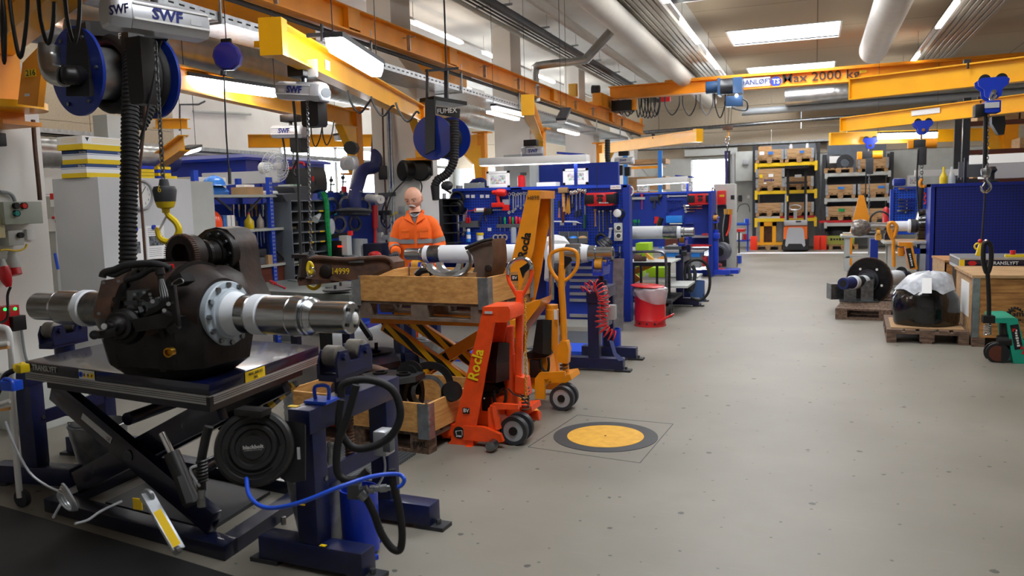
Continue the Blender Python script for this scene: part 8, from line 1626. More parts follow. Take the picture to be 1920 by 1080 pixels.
solo('conduit',MB().tube([AX(0,360,XP+.03),AX(16,362,XP+.03),AX(24,368,XP+.03),AX(28,378,XP+.03)],.014,8).tube([AX(38,600,XP+.02),AX(46,660,XP+.02),AX(52,680,XP+.02)],.01,8),'grey_paint','grey conduit curving into the switch cabinet','conduit');solo('yellow_wire',MB().tube([AX(x,y,XP+.11) for x,y in ((50,458),(46,466),(30,470),(10,468),(0,470))],.008,8),'yellow_plastic','yellow wire looping under the small switch box','wire')
solo('black_speaker',MB().bx(XP,XP+.1,3.3,x_(13,262,.1).y,x_(6,274,.1).z,x_(6,249,.1).z,.01),'black','small black box high on the near partition','box')
t=thing('white_trolley','white tube trolley with wooden edged shelves at the picture edge','trolley',AD(10,780,4.6));pw(t,'frame',MB().tube([AD(x,y,4.55) for x,y in ((-20,613),(6,614),(16,622),(20,650),(23,700),(24,780),(25,800))],.017,10),'white');pw(t,'rail',MB().tube([AD(-20,648,4.5),AD(16,644,4.5)],.014,8).tube([AD(-20,765,4.5),AD(18,752,4.5)],.014,8),'white');pw(t,'shelf_edge',MB().beam(AD(-20,656,4.5),AD(16,651,4.5),.02,.015).beam(AD(-20,772,4.5),AD(18,766,4.5),.02,.015),'wood_pine');pw(t,'castor',MB().cyl((AD(25,800,4.55).x-.0,AD(25,800,4.55).y,.05),(AD(25,800,4.55).x,AD(25,800,4.55).y+.03,.05),.05),'dark_grey');pw(t,'leg',MB().cyl(AD(25,798,4.55),V((AD(25,800,4.55).x,AD(25,800,4.55).y,.06)),.017),'white')
solo('grey_base_box',MB().bx(-5.92,-5.55,4.35,4.85,0,.45,.006),'light_grey','pale low box standing at the foot of the near partition','box')
# view between partition and clock cabinet
YV=7.6
t=thing('pegboard','blue pegboard seen in the gap beside the near partition','pegboard',AY(100,480,8.4));pw(t,'panel',MB().bx(AY(60,1,8.6).x,AY(150,1,8.6).x,8.6,8.65,0,AY(100,380,8.6).z),'peg_blue')
t=thing('white_post_frame','white upright post with a calendar and notes in the gap beside the partition','post',AY(105,600,YV));pw(t,'post',MB().beam(AY(98,368,YV),AY(116,700,YV),.16,.1,up=(0,1,0)),'light_grey');pw(t,'post',MB().beam(AY(118,366,YV+.2),AY(136,700,YV+.2),.13,.1,up=(0,1,0)),'light_grey');pw(t,'calendar',pbox(95,374,115,388,YV-.07,.01),'paper');pw(t,'calendar_picture',pbox(94,362,114,374,YV-.07,.01),'red_bright');pw(t,'notes',pbox(88,410,110,434,YV-.07,.01),'paper');pw(t,'magnet',MB().sphere(AY(100,408,YV-.08),.02),'red')
solo('blue_tongs',MB().tube([AY(103,475,YV-.1),AY(106,490,YV-.1),AY(109,505,YV-.1)],.018,8),'air_blue','blue handled tool hanging on the white post','tool');solo('black_toolbox',MB().bx(AY(78,1,YV+.3).x,AY(102,1,YV+.3).x,YV+.3,YV+.7,0,AY(90,480,YV+.3).z),'black','black cabinet in the gap beside the near partition','cabinet');solo('tape_measure',MB().cyl(AY(111,415,YV-.12),AY(111,415,YV-.07),.045),'chrome','round steel gauge on the white post','gauge')
for k,(x,y,mt) in enumerate(((84,378,'yellow_plastic'),(86,400,'light_blue'),(82,430,'black'),(92,440,'black'),(88,470,'steel_worn'))):solo('hanging_tool',MB().box(AY(x,y,8.57),(.1,.05,.16),0,.02),mt,('yellow','light blue','upper black','lower black','steel')[k]+' tool on the blue board in the gap by the partition','tool','tools in the gap')
solo('blue_rail',pbox(66,363,130,366,9.2,.05).bx(AY(98,1,9.2).x,AY(98,1,9.2).x+.05,9.2,9.25,0,AY(98,365,9.2).z),'blue','thin dark blue rail in front of the low window','rail');solo('white_counter',MB().bx(AY(68,1,9.4).x,AY(135,1,9.4).x,9.4,9.6,0,AY(98,374,9.4).z),'white','white counter seen through the gap by the partition','counter')
t=thing('pallet_stack_far','wooden pallets lying low in the gap beside the partition','pallets',AY(110,640,8.2));pw(t,'boards',pbox(95,630,158,636,8.2,.8),'wood_pine');pw(t,'blocks',pbox(95,636,158,650,8.25,.8),'dark_grey')

# ================================================================ clock cabinet, boxes, shelving
XC=-5.95
y0_,y1_=AX(183,333,XC).y,AX(357,335,XC).y;zc_=1.975
t=thing('metal_cabinet','tall pale grey steel cabinet with a round clock and notices on its side','cabinet',(-6.25,(y0_+y1_)/2,0));pw(t,'body',MB().bx(XC-.55,XC,y0_,y1_,0,zc_,.006),mat('cab_grey','#c2c5c8',.4,n=.04,ns=2));pw(t,'rear_wing',MB().bx(XC-.4,XC-.02,y1_,y1_+.0+.35,0,zc_-.02),'light_grey')
p=AX(261,365,XC+.002)
t=thing('wall_clock','round grey rimmed clock half hidden behind the thick black hose','clock',p);pw(t,'rim',MB().lathe(p,XR,[(0,.15),(.03,.15),(.045,.14),(.045,.125),(.02,.122)],48,cap=False),'plastic_grey');pw(t,'face',MB().cyl(p+V((.015,0,0)),p+V((.02,0,0)),.123,seg=40),'white')
for k in range(12):a_=k*pi/6;text(t,str(12 if k==0 else k),p+V((.022,sin(a_)*.098,cos(a_)*.098)),YR,ZU,.03,'ink',name='numeral')
pw(t,'hand',MB().beam(p+V((.026,0,0)),p+V((.026,.06,.075)),.006,.002).beam(p+V((.026,0,0)),p+V((.026,-.05,-.03)),.008,.002),'ink')
t=thing('notice_sheet','printed notice with a photo held by a blue magnet on the grey cabinet','notice',AX(291,482,XC));a0,a1=AX(275,450,XC+.003),AX(309,450,XC+.003);zt0,zb0=AX(291,423,XC).z,AX(291,486,XC).z
pw(t,'sheet',MB().bx(XC,XC+.003,a0.y,a1.y,zb0,zt0),'paper');pw(t,'picture',MB().bx(XC+.003,XC+.005,a0.y+.03,a1.y-.02,zb0+.13,zb0+.22),'print_grey')
for k in range(5):pw(t,'text_line',MB().bx(XC+.003,XC+.004,a0.y+.02,a1.y-.04,zt0-.03-k*.018,zt0-.026-k*.018).bx(XC+.003,XC+.004,a0.y+.02,a1.y-.05,zb0+.03+k*.018,zb0+.033+k*.018),'print_grey')
t2_=thing('notice_sheet','printed notice partly covered by the reddish hanging hose','notice',AX(258,482,XC));a0,a1=AX(240,450,XC+.003),AX(272,450,XC+.003);pw(t2_,'sheet',MB().bx(XC,XC+.003,a0.y,a1.y,zb0,zt0-.02),'paper');pw(t2_,'picture',MB().bx(XC+.003,XC+.005,a0.y+.05,a0.y+.14,zb0+.07,zb0+.18),'print_grey')
for x,y,lb in ((287,426,'round blue magnet on top of the printed notice with the photo'),(253,430,'round blue magnet beside the thick black hose')):p=AX(x,y,XC+.004);solo('magnet',MB().cyl(p,p+V((.018,0,0)),.022,seg=20),'stand_blue',lb,'magnet')
# boxes on the cabinet
for k,(z0,h,sh,lb) in enumerate(((zc_,.12,-.0,'lowest of the three printed filter boxes on the grey cabinet, blue topped'),(zc_+.122,.12,.02,'middle box of the three printed boxes on the grey cabinet, blue topped'),(zc_+.244,.12,-.02,'topmost printed box on the grey cabinet, with yellow lines'))):
 xL,xR=XC-.4,XC-.1;yL,yR=y0_-.02+sh,y0_+.42+sh
 t=thing('filter_box',lb,'box',((xL+xR)/2,(yL+yR)/2,z0),group='printed boxes on the cabinet');pw(t,'carton',MB().bx(xL,xR,yL,yR,z0,z0+h),'paper');
 pw(t,'yellow_band',MB().bx(xL-.001,xR+.001,yL-.001,yR+.001,z0,z0+h*.34 if k<2 else z0+h*.42),mat('box_yellow','#e3c312',.6))
 if k<2:
  pw(t,'blue_band',MB().bx(xL-.001,xR+.001,yL-.001,yR+.001,z0+h*.76,z0+h),mat('box_blue','#2b4676',.6));text(t,'blue line',(xR+.002,yR-.06,z0+h*.86),YR,ZU,.025,'white');text(t,'blue line',(xR-.05,yL-.002,z0+h*.86),XR,ZU,.025,'white');pw(t,'stripe',MB().bx(xL-.001,xR+.0012,yL-.0012,yR+.001,z0+h*.66,z0+h*.69),'sheet_blue')
 else:
  for q in range(4):pw(t,'stripe',MB().bx(xL+.05,xR-.06,yL-.0012,yR,z0+h*(.55+q*.1),z0+h*(.57+q*.1)).bx(xR,xR+.0012,yL+.1,yR-.02,z0+h*(.55+q*.1),z0+h*(.57+q*.1)),'box_yellow')
 pw(t,'triangle_mark',MB().prism([(xR+.002,yL+.03 if k==2 else yR-.07,z0+h*(.9 if k==2 else .3)),(xR+.002,yL+.07 if k==2 else yR-.04,z0+h*(.9 if k==2 else .3)),(xR+.002,yL+.05 if k==2 else yR-.055,z0+h*(.6 if k==2 else .1))],(.001,0,0)),'ink')
for k,(ya,n) in enumerate(((.62,4),(.84,4))):
 for q in range(n):solo('paper_disc_box',MB().bx(XC-.3,XC-.12,y0_+ya,y0_+ya+.17,zc_+q*.032,zc_+q*.032+.028),('box_yellow' if (q+k)%2 ==0 or q==1 else 'stand_blue'),('bottom','second','third','top')[q]+' flat yellow or blue box of the %s pile on the grey cabinet'%('nearer','farther')[k],'box','flat boxes on the cabinet')
solo('yellow_tray',MB().cyl((XC-.2,y0_+1.0,zc_),(XC-.2,y0_+1.0,zc_+.03),.12,seg=20),'box_yellow','round yellow rimmed disc box at the end of the grey cabinet','box');solo('grey_junction_box',MB().bx(XC-.6,XC-.42,y0_+.55,y0_+.8,zc_+.36,zc_+.62),'light_grey','light grey box on the wall rail behind the thick black hose','box')
# blue roofed cabin behind
t=thing('paint_cabin','large bright blue sheet metal cabin standing behind the shelving','cabin',(-9.2,14,0));mat('cabin_blue','#1233ac',.35,coat=.2)
zr2=AY(460,300,12.5).z;cx0_,cx1_=-11.8,AY(460,300,12.5).x;pw(t,'walls',MB().bx(cx0_,cx1_,12.5,15.1,0,zr2),'cabin_blue')
pw(t,'roof',MB().loft([[V((x,y,z)) for x,y in ((cx0_-.1+q,12.4+q),(cx1_+.1-q,12.4+q),(cx1_+.1-q,15.2-q),(cx0_-.1+q,15.2-q))] for z,q in ((zr2,0),(zr2+.05,0),(zr2+.14,.35))]),'cabin_blue',sharp=10)
for k in range(3):pw(t,'seam',MB().bx(cx1_,cx1_+.03,12.9+k*.75,12.93+k*.75,.1,zr2),'cabin_blue')
solo('far_beam',MB().ibeam(AD(292,232,13),AD(351,232,12.6),.12,.16),'crane_yellow','short yellow beam end high behind the thick black hose','beam');solo('far_beam',MB().ibeam(AD(300,300,12),AD(345,268,11.2),.14,.22),'crane_yellow','slanting yellow beam end above the blue cabin roof','beam')
solo('white_duct_bar',MB().beam(AD(380,337,11),AD(522,331,11.4),.19,.17),'white','white lamp bar behind the hard hat and the fan','lamp')
# blue shelving, facing the aisle
XS=-6.15;SY=[AX(371,430,XS).y,AX(509,430,XS).y,AX(560,430,XS).y];sz=[AX(500,496,XS).z,AX(500,428,XS).z,AX(500,365,XS).z]
t=thing('blue_shelving','blue slotted steel shelving with pale shelves beside the grey cabinet','shelving',(XS-.2,7.6,0))
for y,zt_ in ((SY[0],2.08),(SY[1],2.03)):
 for x in (XS,XS-.45):pw(t,'upright',MB().bx(x-.02,x+.025,y-.035,y+.035,0,zt_),'blue')
 mb=MB()
 for k in range(42):mb.bx(XS+.0252,XS+.0262,y-.02,y-.006,.06+k*.046,.085+k*.046).bx(XS+.0252,XS+.0262,y+.008,y+.02,.06+k*.046,.085+k*.046)
 pw(t,'upright_slot',mb,'plastic_grey',kind='stuff')
for z in sz+[.35,.75]:pw(t,'shelf',MB().bx(XS-.45,XS+.03,SY[0]-.1,SY[2],z-.03,z),mat('shelf_grey','#a6aaa2',.5))
pw(t,'brace',MB().beam((XS-.0,SY[0]+.3,sz[2]-.03),(XS,SY[0]+.55,sz[2]-.17),.02,.02).beam((XS,SY[1]-.15,sz[2]-.03),(XS,SY[1]-.42,sz[2]-.2),.02,.02).beam((XS,SY[1]+.02,sz[0]+.2),(XS,SY[1]+.25,sz[0]),.02,.02),'steel_dark')
pw(t,'back_panel',MB().bx(XS-.48,XS-.46,SY[0],SY[2],.4,sz[2]-.1),'peg_blue')
def on_shelf(px_,z,back=.12):p=AX(px_,400,XS-back);return V((XS-back,p.y,z))
p=on_shelf(405,sz[2]);t=thing('hard_hat','blue hard hat lying on crumpled plastic on the top shelf','hard hat',p);pw(t,'shell',MB().lathe(p+V((0,0,.10)),ZU,[(0,.135),(.004,.125),(.04,.12),(.08,.095),(.105,.055),(.112,.001)],28),'light_blue');pw(t,'brim',MB().lathe(p+V((.02,-.02,.10)),ZU,[(0,.145),(.006,.14)],28),'light_blue')
pw(t,'hat_ridge',MB().tube([p+V((0,cos(u)*.118,.10+sin(u)*.112)) for u in [.3+k*.28 for k in range(10)]],.008,8),'light_blue')
solo('plastic_bundle',MB().loft([[p+V((r*cos(u)*(1+.1*sin(5*u)),r*1.2*sin(u)*(1+.08*cos(4*u)),z)) for u in [k*pi/10 for k in range(20)]] for r,z in ((.14,.0),(.15,.03),(.12,.07),(.08,.1))]),'sheet_blue','crumpled blue plastic bundle under the hard hat','bundle')
p=on_shelf(466,sz[2]);t=thing('open_carton','open brown carton with white sheets on the top shelf','box',p);pw(t,'carton',MB().bx(p.x-.1,p.x+.12,p.y-.16,p.y+.14,p.z,p.z+.09),'cardboard');pw(t,'sheets',MB().bx(p.x-.06,p.x+.06,p.y-.12,p.y+.06,p.z+.09,p.z+.12),'paper')
solo('rolled_sheets',MB().cyl(on_shelf(490,sz[2]+.02),on_shelf(520,sz[2]+.02),.03),'paper','white rolled sheets lying beside the carton on the top shelf','roll')
p=on_shelf(380,sz[2],.3);solo('white_storage_box',MB().bx(p.x-.15,p.x+.1,p.y-.25,p.y+.3,p.z,p.z+.2),mat('cream_white','#cfcbbc',.6),'big cream storage box behind the hard hat','box')
p=on_shelf(545,sz[2]);t=thing('tissue_box','white and green paper box below the fan','box',p);pw(t,'carton',MB().bx(p.x-.08,p.x+.1,p.y-.12,p.y+.12,p.z,p.z+.13),mat('pale_mint','#d4dccf',.6));pw(t,'pattern',MB().torus(p+V((.102,0,.09)),XR,.04,.004),mat('mint','#58b8a2',.6))
# fan
c=AD(516,312,10.1);ax=V((.95,-.25,.05)).normalized()
t=thing('desk_fan','white desk fan with wire guard on the top shelf','fan',AD(506,365,10.1));pw(t,'motor',MB().lathe(c-ax*.256,ax,[(0,.064),(.013,.077),(.141,.064),(.154,.038),(.218,.026)],24),'plastic_white');mb=MB()
x3,y3=MB().frame(ax)
for k in range(36):
 d_=x3*cos(k*.1745)+y3*sin(k*.1745);mb.tube([c+ax*.064+d_*.038,c+ax*.077+d_*.115,c+ax*.038+d_*.192,c-ax*.026+d_*.192,c-ax*.064+d_*.115,c-ax*.064+d_*.038],.002,4,sub=2)
for r,o in ((.198,.006),(.154,.064),(.115,.074),(.064,.072)):mb.torus(c+ax*o,ax,r,.003,32,5)
pw(t,'guard',mb,'plastic_white');pw(t,'hub',MB().cyl(c,c+ax*.077,.038),'plastic_white')
mb=MB()
for k in range(3):
 d_=x3*cos(k*2.094)+y3*sin(k*2.094);e_=ax.cross(d_);mb.prism([c+d_*.038,c+d_*.154+e_*-.064,c+d_*.179+e_*.026,c+d_*.115+e_*.077+ax*.026],ax*.005)
pw(t,'blades',mb,'clear_glass');pw(t,'stand_post',MB().cyl(c-ax*.166+V((0,0,-.051)),V((c.x-.128,c.y,sz[2]+.026)),.023),'plastic_white');pw(t,'base',MB().lathe(V((c.x-.128,c.y,sz[2])),ZU,[(0,.128),(.026,.115),(.038,.038)],24),'plastic_white')
# black tool case
t=thing('tool_case','black tool case with red handle standing on the shelves behind the pigeonholes','tool case',AD(555,362,10.45));pw(t,'case',MB().prism([AD(*p,10.4) for p in ((536,318),(586,313),(590,322),(593,340),(593,356),(584,362),(536,362))],(.0,.25,0)),'black',sharp=20);pw(t,'handle',MB().tube([AD(*p,10.33) for p in ((540,316),(552,314),(553,306),(568,305),(571,311))],.015,8),'red');pw(t,'latch',MB().box(AD(587,335,10.33),(.025,.02,.06)),'red')
# mid shelf things
p=on_shelf(398,sz[1]);t=thing('orange_hard_hat','orange safety helmet on the middle shelf','hard hat',p);pw(t,'shell',MB().sphere(p+V((0,0,.08)),(.1,.11,.15),20,12),'orange_plastic')
for k,(x,mt,w_) in enumerate(((380,'paper',.06),(386,'light_grey',.04),(414,'sheet_blue',.05),(422,'paper',.06),(430,'paper',.05))):p=on_shelf(x,sz[1]);solo('binder',MB().bx(p.x-.12,p.x+.05,p.y-w_/2,p.y+w_/2,p.z,p.z+.17),mt,('white binder nearest the grey cabinet','grey binder beside the orange helmet','blue folder past the orange helmet','white folder with blue stripes','last white folder')[k]+' on the middle shelf','binder','binders')
def bottle(x,mt,lb,r=.045,h=.22,cap='red'):
 p=on_shelf(x,sz[1]);t=thing('oil_bottle',lb,'bottle',p);pw(t,'body',MB().lathe(p,ZU,[(0,r*.9),(.01,r),(h*.45,r),(h*.7,r*.35),(h*.85,r*.25)],20),mt);pw(t,'spout',MB().lathe(p+V((0,0,h*.85)),ZU,[(0,r*.3),(h*.15,r*.15),(h*.3,r*.08)],12),cap)
bottle(466,'yellow_plastic','yellow squeeze bottle with red spout on the middle shelf',.058,.2);bottle(487,mat('dirty_bottle','#a39c92',.5),'greyish squeeze bottle with dark spout on the middle shelf',.045,.2,'navy')
solo('small_pump',MB().cyl(on_shelf(440,sz[1]),on_shelf(440,sz[1])+V((0,0,.1)),.03).cyl(on_shelf(440,sz[1]+.1),on_shelf(440,sz[1]+.15),.012),'steel_worn','small steel pump on the middle shelf beside the folders','pump')
for k,x in enumerate((432,437,448,453,459,472,480,492)):p=AX(x,388,XS-.4);solo('hand_tool',MB().cyl(p,p+V((0,0,-.12)),.009,seg=8).cyl(p+V((0,0,.03)),p+V((0,0,-.03)),.016,seg=8),('stand_blue','chrome','chrome','black','chrome','pu_yellow','pu_yellow','chrome')[k],'small hanging tool %s from the post, behind the bottles on the shelving'%('first','second','third','fourth','fifth','sixth','seventh','eighth')[k],'tool','tools behind the bottles')
for k in range(10):p=AX(458+k*6,432,XS-.02);solo('hanging_wrench',MB().beam(p,p+V((0,0,-.15-.02*(k%3))),.012,.006).ring(p+V((0,-.003,0)),p+V((0,.003,0)),.015,.008,10),'chrome','steel wrench number %s in the row below the middle shelf'%('one','two','three','four','five','six','seven','eight','nine','ten')[k],'wrench','wrenches below the middle shelf')
for k,(x,z,mt,w_) in enumerate(((478,sz[0],'grey_bin',.3),(470,sz[0]+.1,'dark_grey',.25))):p=on_shelf(x,z);solo('storage_bin',MB().bx(p.x-.1,p.x+.1,p.y-w_/2,p.y+w_/2,p.z,p.z+.09,.01),mt,('grey bin with yellow labels on the low shelf','dark heap of straps in the low shelf bin')[k],'bin')
solo('small_carton',MB().bx(XS-.15,XS+.02,SY[1]-.12,SY[1]-.02,sz[0],sz[0]+.11),'cardboard','small brown carton beside the shelf post on the low shelf','box')
t=thing('tool_chest','dark brown chest of drawers on the floor under the shelving','chest',on_shelf(492,0));p=on_shelf(492,0);pw(t,'body',MB().bx(p.x-.2,p.x+.12,p.y-.25,p.y+.2,.76,1.0),'brown');pw(t,'drawer_handle',MB().bx(p.x+.12,p.x+.14,p.y-.03,p.y+.03,.9,.92),'chrome');pw(t,'drawer',MB().bx(p.x+.12,p.x+.126,p.y-.23,p.y+.18,.78,.87),'brown')
# pigeonhole cabinet
XH=-6.0;py0,py1=AX(549,440,XH).y,AX(615,440,XH).y;pz1=AX(580,378,XH).z;pz0=.55
t=thing('pigeonhole_cabinet','grey open pigeonhole cabinet with yellow labelled compartments','cabinet',(XH-.2,(py0+py1)/2,0));pw(t,'side',MB().bx(XH-.38,XH,py0-.01,py0,pz0,pz1),mat('pigeon_grey','#7f878c',.35,metal=.4));pw(t,'side',MB().bx(XH-.38,XH,py1,py1+.01,pz0,pz1),'pigeon_grey');pw(t,'back',MB().bx(XH-.38,XH-.37,py0,py1,pz0,pz1),'dark_grey')
n=9
for k in range(n+1):z=pz0+(pz1-pz0)*k/n;pw(t,'shelf',MB().bx(XH-.37,XH,py0,py1,z-.004,z+.004).bx(XH-.004,XH,py0,py1,z-.004,z+.02),'pigeon_grey')
for q in (1,2):y=py0+(py1-py0)*q/3;pw(t,'divider',MB().bx(XH-.37,XH-.02,y-.003,y+.003,pz0,pz1),'pigeon_grey')
for k,q in ((3,0),(3,1),(4,1),(5,1),(5,2),(6,1),(6,2),(7,1),(8,2),(2,1)):z=pz0+(pz1-pz0)*k/n;y=py0+(py1-py0)*(q+.5)/3;pw(t,'label',MB().bx(XH,XH+.001,y-.05,y+.05,z,z+.016),'label_yellow')
pw(t,'legs',MB().bx(XH-.38,XH,py0,py0+.03,0,pz0).bx(XH-.38,XH,py1-.03,py1,0,pz0),'pigeon_grey')
for k,(dy,dz,r) in enumerate(((.1,.0,.35),(.35,.0,.0),(.3,.09,.15))):solo('storage_bin',MB().hexa([V((XH-.3,py0+dy-.12,pz1+.005+dz)),V((XH-.05,py0+dy-.12,pz1+.005+dz)),V((XH-.05,py0+dy+.14,pz1+.005+dz)),V((XH-.3,py0+dy+.14,pz1+.005+dz)),V((XH-.33,py0+dy-.17-r*.2,pz1+.11+dz)),V((XH-.02,py0+dy-.17-r*.2,pz1+.09+dz)),V((XH-.02,py0+dy+.17,pz1+.11+dz)),V((XH-.33,py0+dy+.17,pz1+.11+dz))]),'grey_bin',('grey bin lying tilted on the pigeonhole cabinet','second grey bin on the pigeonhole cabinet','grey bin stacked on the others on the pigeonhole cabinet')[k],'bin')
solo('green_net',MB().tube([AX(606,360,XH+.02),AX(612,380,XH+.04),AX(614,420,XH+.03),AX(618,460,XH+.04),AX(622,500,XH+.04),AX(626,515,XH+.04)],.035,8),'green_cloth','green mesh cloth hanging down the pigeonhole cabinet','cloth');solo('blue_bag',MB().box(AX(604,366,XH-.05),(.1,.12,.1),.3,.02),'sheet_blue','pale blue bag at the top corner of the pigeonhole cabinet','bag');solo('plastic_pouch',MB().sphere(AX(622,425,XH+.05),(.03,.07,.11)),'clear_bag','clear pouch hanging beside the green mesh cloth','pouch');solo('clear_cup',MB().cyl(AX(591,412,XH+.05),AX(600,402,XH+.05),.05,.02),'clear_glass','clear plastic cup at the front of the pigeonholes','cup')
# ring gear pegboard
XG=-6.35;g0_,g1_=AX(604,400,XG),AX(709,400,XG);gz=AX(690,362,XG).z
t=thing('pegboard','blue pegboard with steel ring gears hanging on it','pegboard',(XG,(g0_.y+g1_.y)/2,.8));pw(t,'panel',MB().prism([(XG,g0_.y,.7),(XG,g1_.y,.7),(XG,g1_.y,gz),(XG,g0_.y,gz)],(-.04,0,0)),mat('peg_blue_x','#0c35a4',.45));pw(t,'frame',MB().bx(XG-.05,XG+.01,g1_.y-.03,g1_.y+.02,0,gz).bx(XG-.05,XG+.02,g0_.y,g1_.y,gz-.02,gz+.01),'blue_flat')
nt=MATS['peg_blue_x'].node_tree
for k,(x,y,r,lb) in enumerate(((620,386,.12,'ring gear partly behind the green cloth'),(647,384,.13,'ring gear behind the fume hood, nearer the pigeonholes'),(680,386,.13,'ring gear at the edge of the board behind the fume hood'),(634,420,.125,'lower ring gear beside the clear pouch'),(664,419,.115,'lower ring gear under the fume hood'))):
 p=AX(x,y,XG+.02);t=thing('ring_gear','steel '+lb,'ring gear',p,group='steel ring gears');pw(t,'ring',MB().ring(p,p+V((.03,-.012,0)),r,r*.68,36),'steel_worn',sharp=30)
 for q in range(8):c=p+V((.031,-.012+cos(q*.785)*r*.84,sin(q*.785)*r*.84));pw(t,'hole',MB().cyl(c,c+V((.001,0,0)),.008,seg=8),'ink')
for k,(x,y) in enumerate(((612,365),(643,366),(629,401))):p=AX(x,y,XG+.005);solo('name_tag',MB().box(p,(.004,.07,.03)),mat('tag_cyan','#19c5c9',.5),('first','second','lower')[k]+' small turquoise tag on the ring gear board','tag','turquoise tags')
# fume hose and hood
t=thing('fume_extractor','dark blue flexible fume arm with flat round hood beside the column','fume arm',AD(672,400,11.2));pw(t,'supply_pipe',MB().cyl(AD(705,195,12.4),AD(708,259,12.4),.072,seg=24),'duct');pw(t,'hose',MB().tube([AD(*q) for q in ((708,258,12.4),(706,290,12.3),(703,312,12.0),(688,316,11.8),(678,325,11.7),(672,345,11.5),(667,360,11.4),(665,375,11.3),(667,392,11.3))],.09,20,sub=8),'hose_blue');pw(t,'clip',MB().torus(AD(668,357,11.4),(.24,0,1),.094,.01),'chrome');pw(t,'hood',MB().lathe(AD(664,396,11.2),(0,-.06,-1),[(-.048,.084),(-.024,.24),(0,.252),(.024,.228),(.06,.204)],36),'dark_grey',sharp=25);pw(t,'hood_ring',MB().ring(AD(664,400,11.2),AD(664,403,11.2),.216,.12),'steel_worn')
pw(t,'inner_arm',MB().tube([AD(668,310,11.8),AD(662,340,11.7),AD(656,368,11.5)],.036,8),'plastic_white')
# things at the column
XK=-5.9
t=thing('paper_roll','white paper roll on a holder beside the column','paper roll',AD(700,373,11.7));pw(t,'roll',MB().cyl(AD(691,371,11.8),AD(714,374,11.4),.06,seg=28),'paper');pw(t,'core',MB().cyl(AD(714,374,11.4),AD(714.5,374,11.4),.022),'grey_bin')
solo('red_tool',MB().cyl(AD(703,385,11.7),AD(703,428,11.7),.042).cyl(AD(703,428,11.7),AD(703,455,11.7),.024),'red','long red handled tool hanging below the paper roll','tool');solo('column_terminal',MB().box(AD(718,324,12.0),(.12,.096,.204),.36,.012),'black','black box high on the column beside the blue hose','box')
for k,(x0,x1,dd_) in enumerate(((752,783,0),(783,810,.18))):
 c=AD((x0+x1)/2-6,320,12.0);t=thing('cable_reel',('black cable reel with slot on the column over the man','round black cable reel over the man, farther from the column')[k],'cable reel',c);an=V((.12,-1,0)) if k else V((-.6,-1,0));pw(t,'drum',MB().lathe(c,an,[(-.072,.12),(-.06,.156),(.06,.156),(.084,.132),(.09,.072)],30),'black',sharp=30);pw(t,'bracket',MB().box(c+V((.108,.024,.036)),(.12,.072,.24),0,.024),'black');pw(t,'cable',MB().tube([c+V((0,-.06,-.144)),AD(x0+(-20 if k==0 else 8),370 if k==0 else 352,11.9),AD(x0-32 if k==0 else x0+2,420 if k==0 else 375,11.9)],.01,7),'black')
t=thing('junction_box','grey junction box with green light and yellow wires behind the man','box',AD(758,395,12.0));pw(t,'box',MB().box(AD(756,394,12.0),(.12,.096,.12),0,.012),'plastic_grey');pw(t,'light',MB().sphere(AD(770,391,11.9),.017),'green_led');pw(t,'yellow_wire',MB().tube([AD(745,398,12.0),AD(738,402,12.0),AD(732,404,12.0)],.017,7),'yellow_plastic')
for k,(x,m_,r) in enumerate(((717,'rust',.014),(726,'galv',.014),(732,'galv',.019),(722,'hose_blue',.012))):
 solo('conduit',MB().tube([AD(x,200,12.0),AD(x+3,300,12.0),AD(x+6,370,12.0),AD(x+8,460,12.0)] if k !=3 else [AD(729,200,12.0),AD(733,300,12.0),AD(733,350,12.0),AD(718,390,12.0),AD(715,415,12.0),AD(727,428,12.0),AD(735,415,12.0)],r,8),m_,('rust coloured','thin grey','thicker grey','dark blue looping')[k]+' pipe running down the face of the column behind the man','pipe')
solo('pipe_clamp_rail',MB().beam(AD(710,366,12.0),AD(742,364,12.0),.048,.06),'steel_dark','dark clamp rail across the column pipes beside the paper roll','rail')
t=thing('pressure_regulator','dark pressure regulator with gauge on the column','regulator',AD(722,402,11.9));pw(t,'body',MB().box(AD(722,399,11.9),(.192,.072,.072),0,.012).cyl(AD(720,400,11.9),AD(720,412,11.9),.036),'dark_grey');pw(t,'gauge',MB().cyl(AD(716,407,11.8),AD(716,407,11.8),.03),'white')
for k in range(7):x,y=((712,440),(722,445),(735,440),(716,458),(732,462),(742,452),(738,462))[k];solo('cable_box',MB().box(AD(x,y,11.8),(.096,.072,.072),.24*k,.012),'light_grey' if k%2 ==0 else 'plastic_grey',('upper','second','third','fourth','fifth','sixth','lowest')[k]+' small grey connector box in the cable cluster on the column','box','connector boxes on the column')
# bench instruments
t=thing('bench_press','small press with red digits and a grey column on the bench under the ring gears','machine',AD(645,480,10.75));pw(t,'base',MB().box(AD(650,482,10.75),(.42,.3,.06)),'plastic_grey');pw(t,'controller',MB().box(AD(637,468,10.65),(.16,.18,.24),0,.01),'black');pw(t,'display',MB().box(AD(637,462,10.52),(.06,.01,.02)),'screen_red');pw(t,'cylinder',MB().cyl(AD(675,482,10.75),AD(675,448,10.75),.1),'grey_paint');pw(t,'head',MB().box(AD(648,460,10.6),(.12,.12,.26),0,.01),'light_grey');pw(t,'top_arm',MB().beam(AD(620,443,10.65),AD(652,440,10.65),.06,.06),'black');pw(t,'red_part',MB().box(AD(657,437,10.6),(.05,.05,.06)),'red_bright')
solo('blue_box_bin',MB().box(AD(708,474,10.75),(.28,.3,.26),.1,.01),'navy','dark blue open box on the bench at the foot of the column','box');solo('red_plug',MB().sphere(AD(703,478,10.3),(.09,.06,.05)),'red','red plug lying in front of the dark blue box','plug')
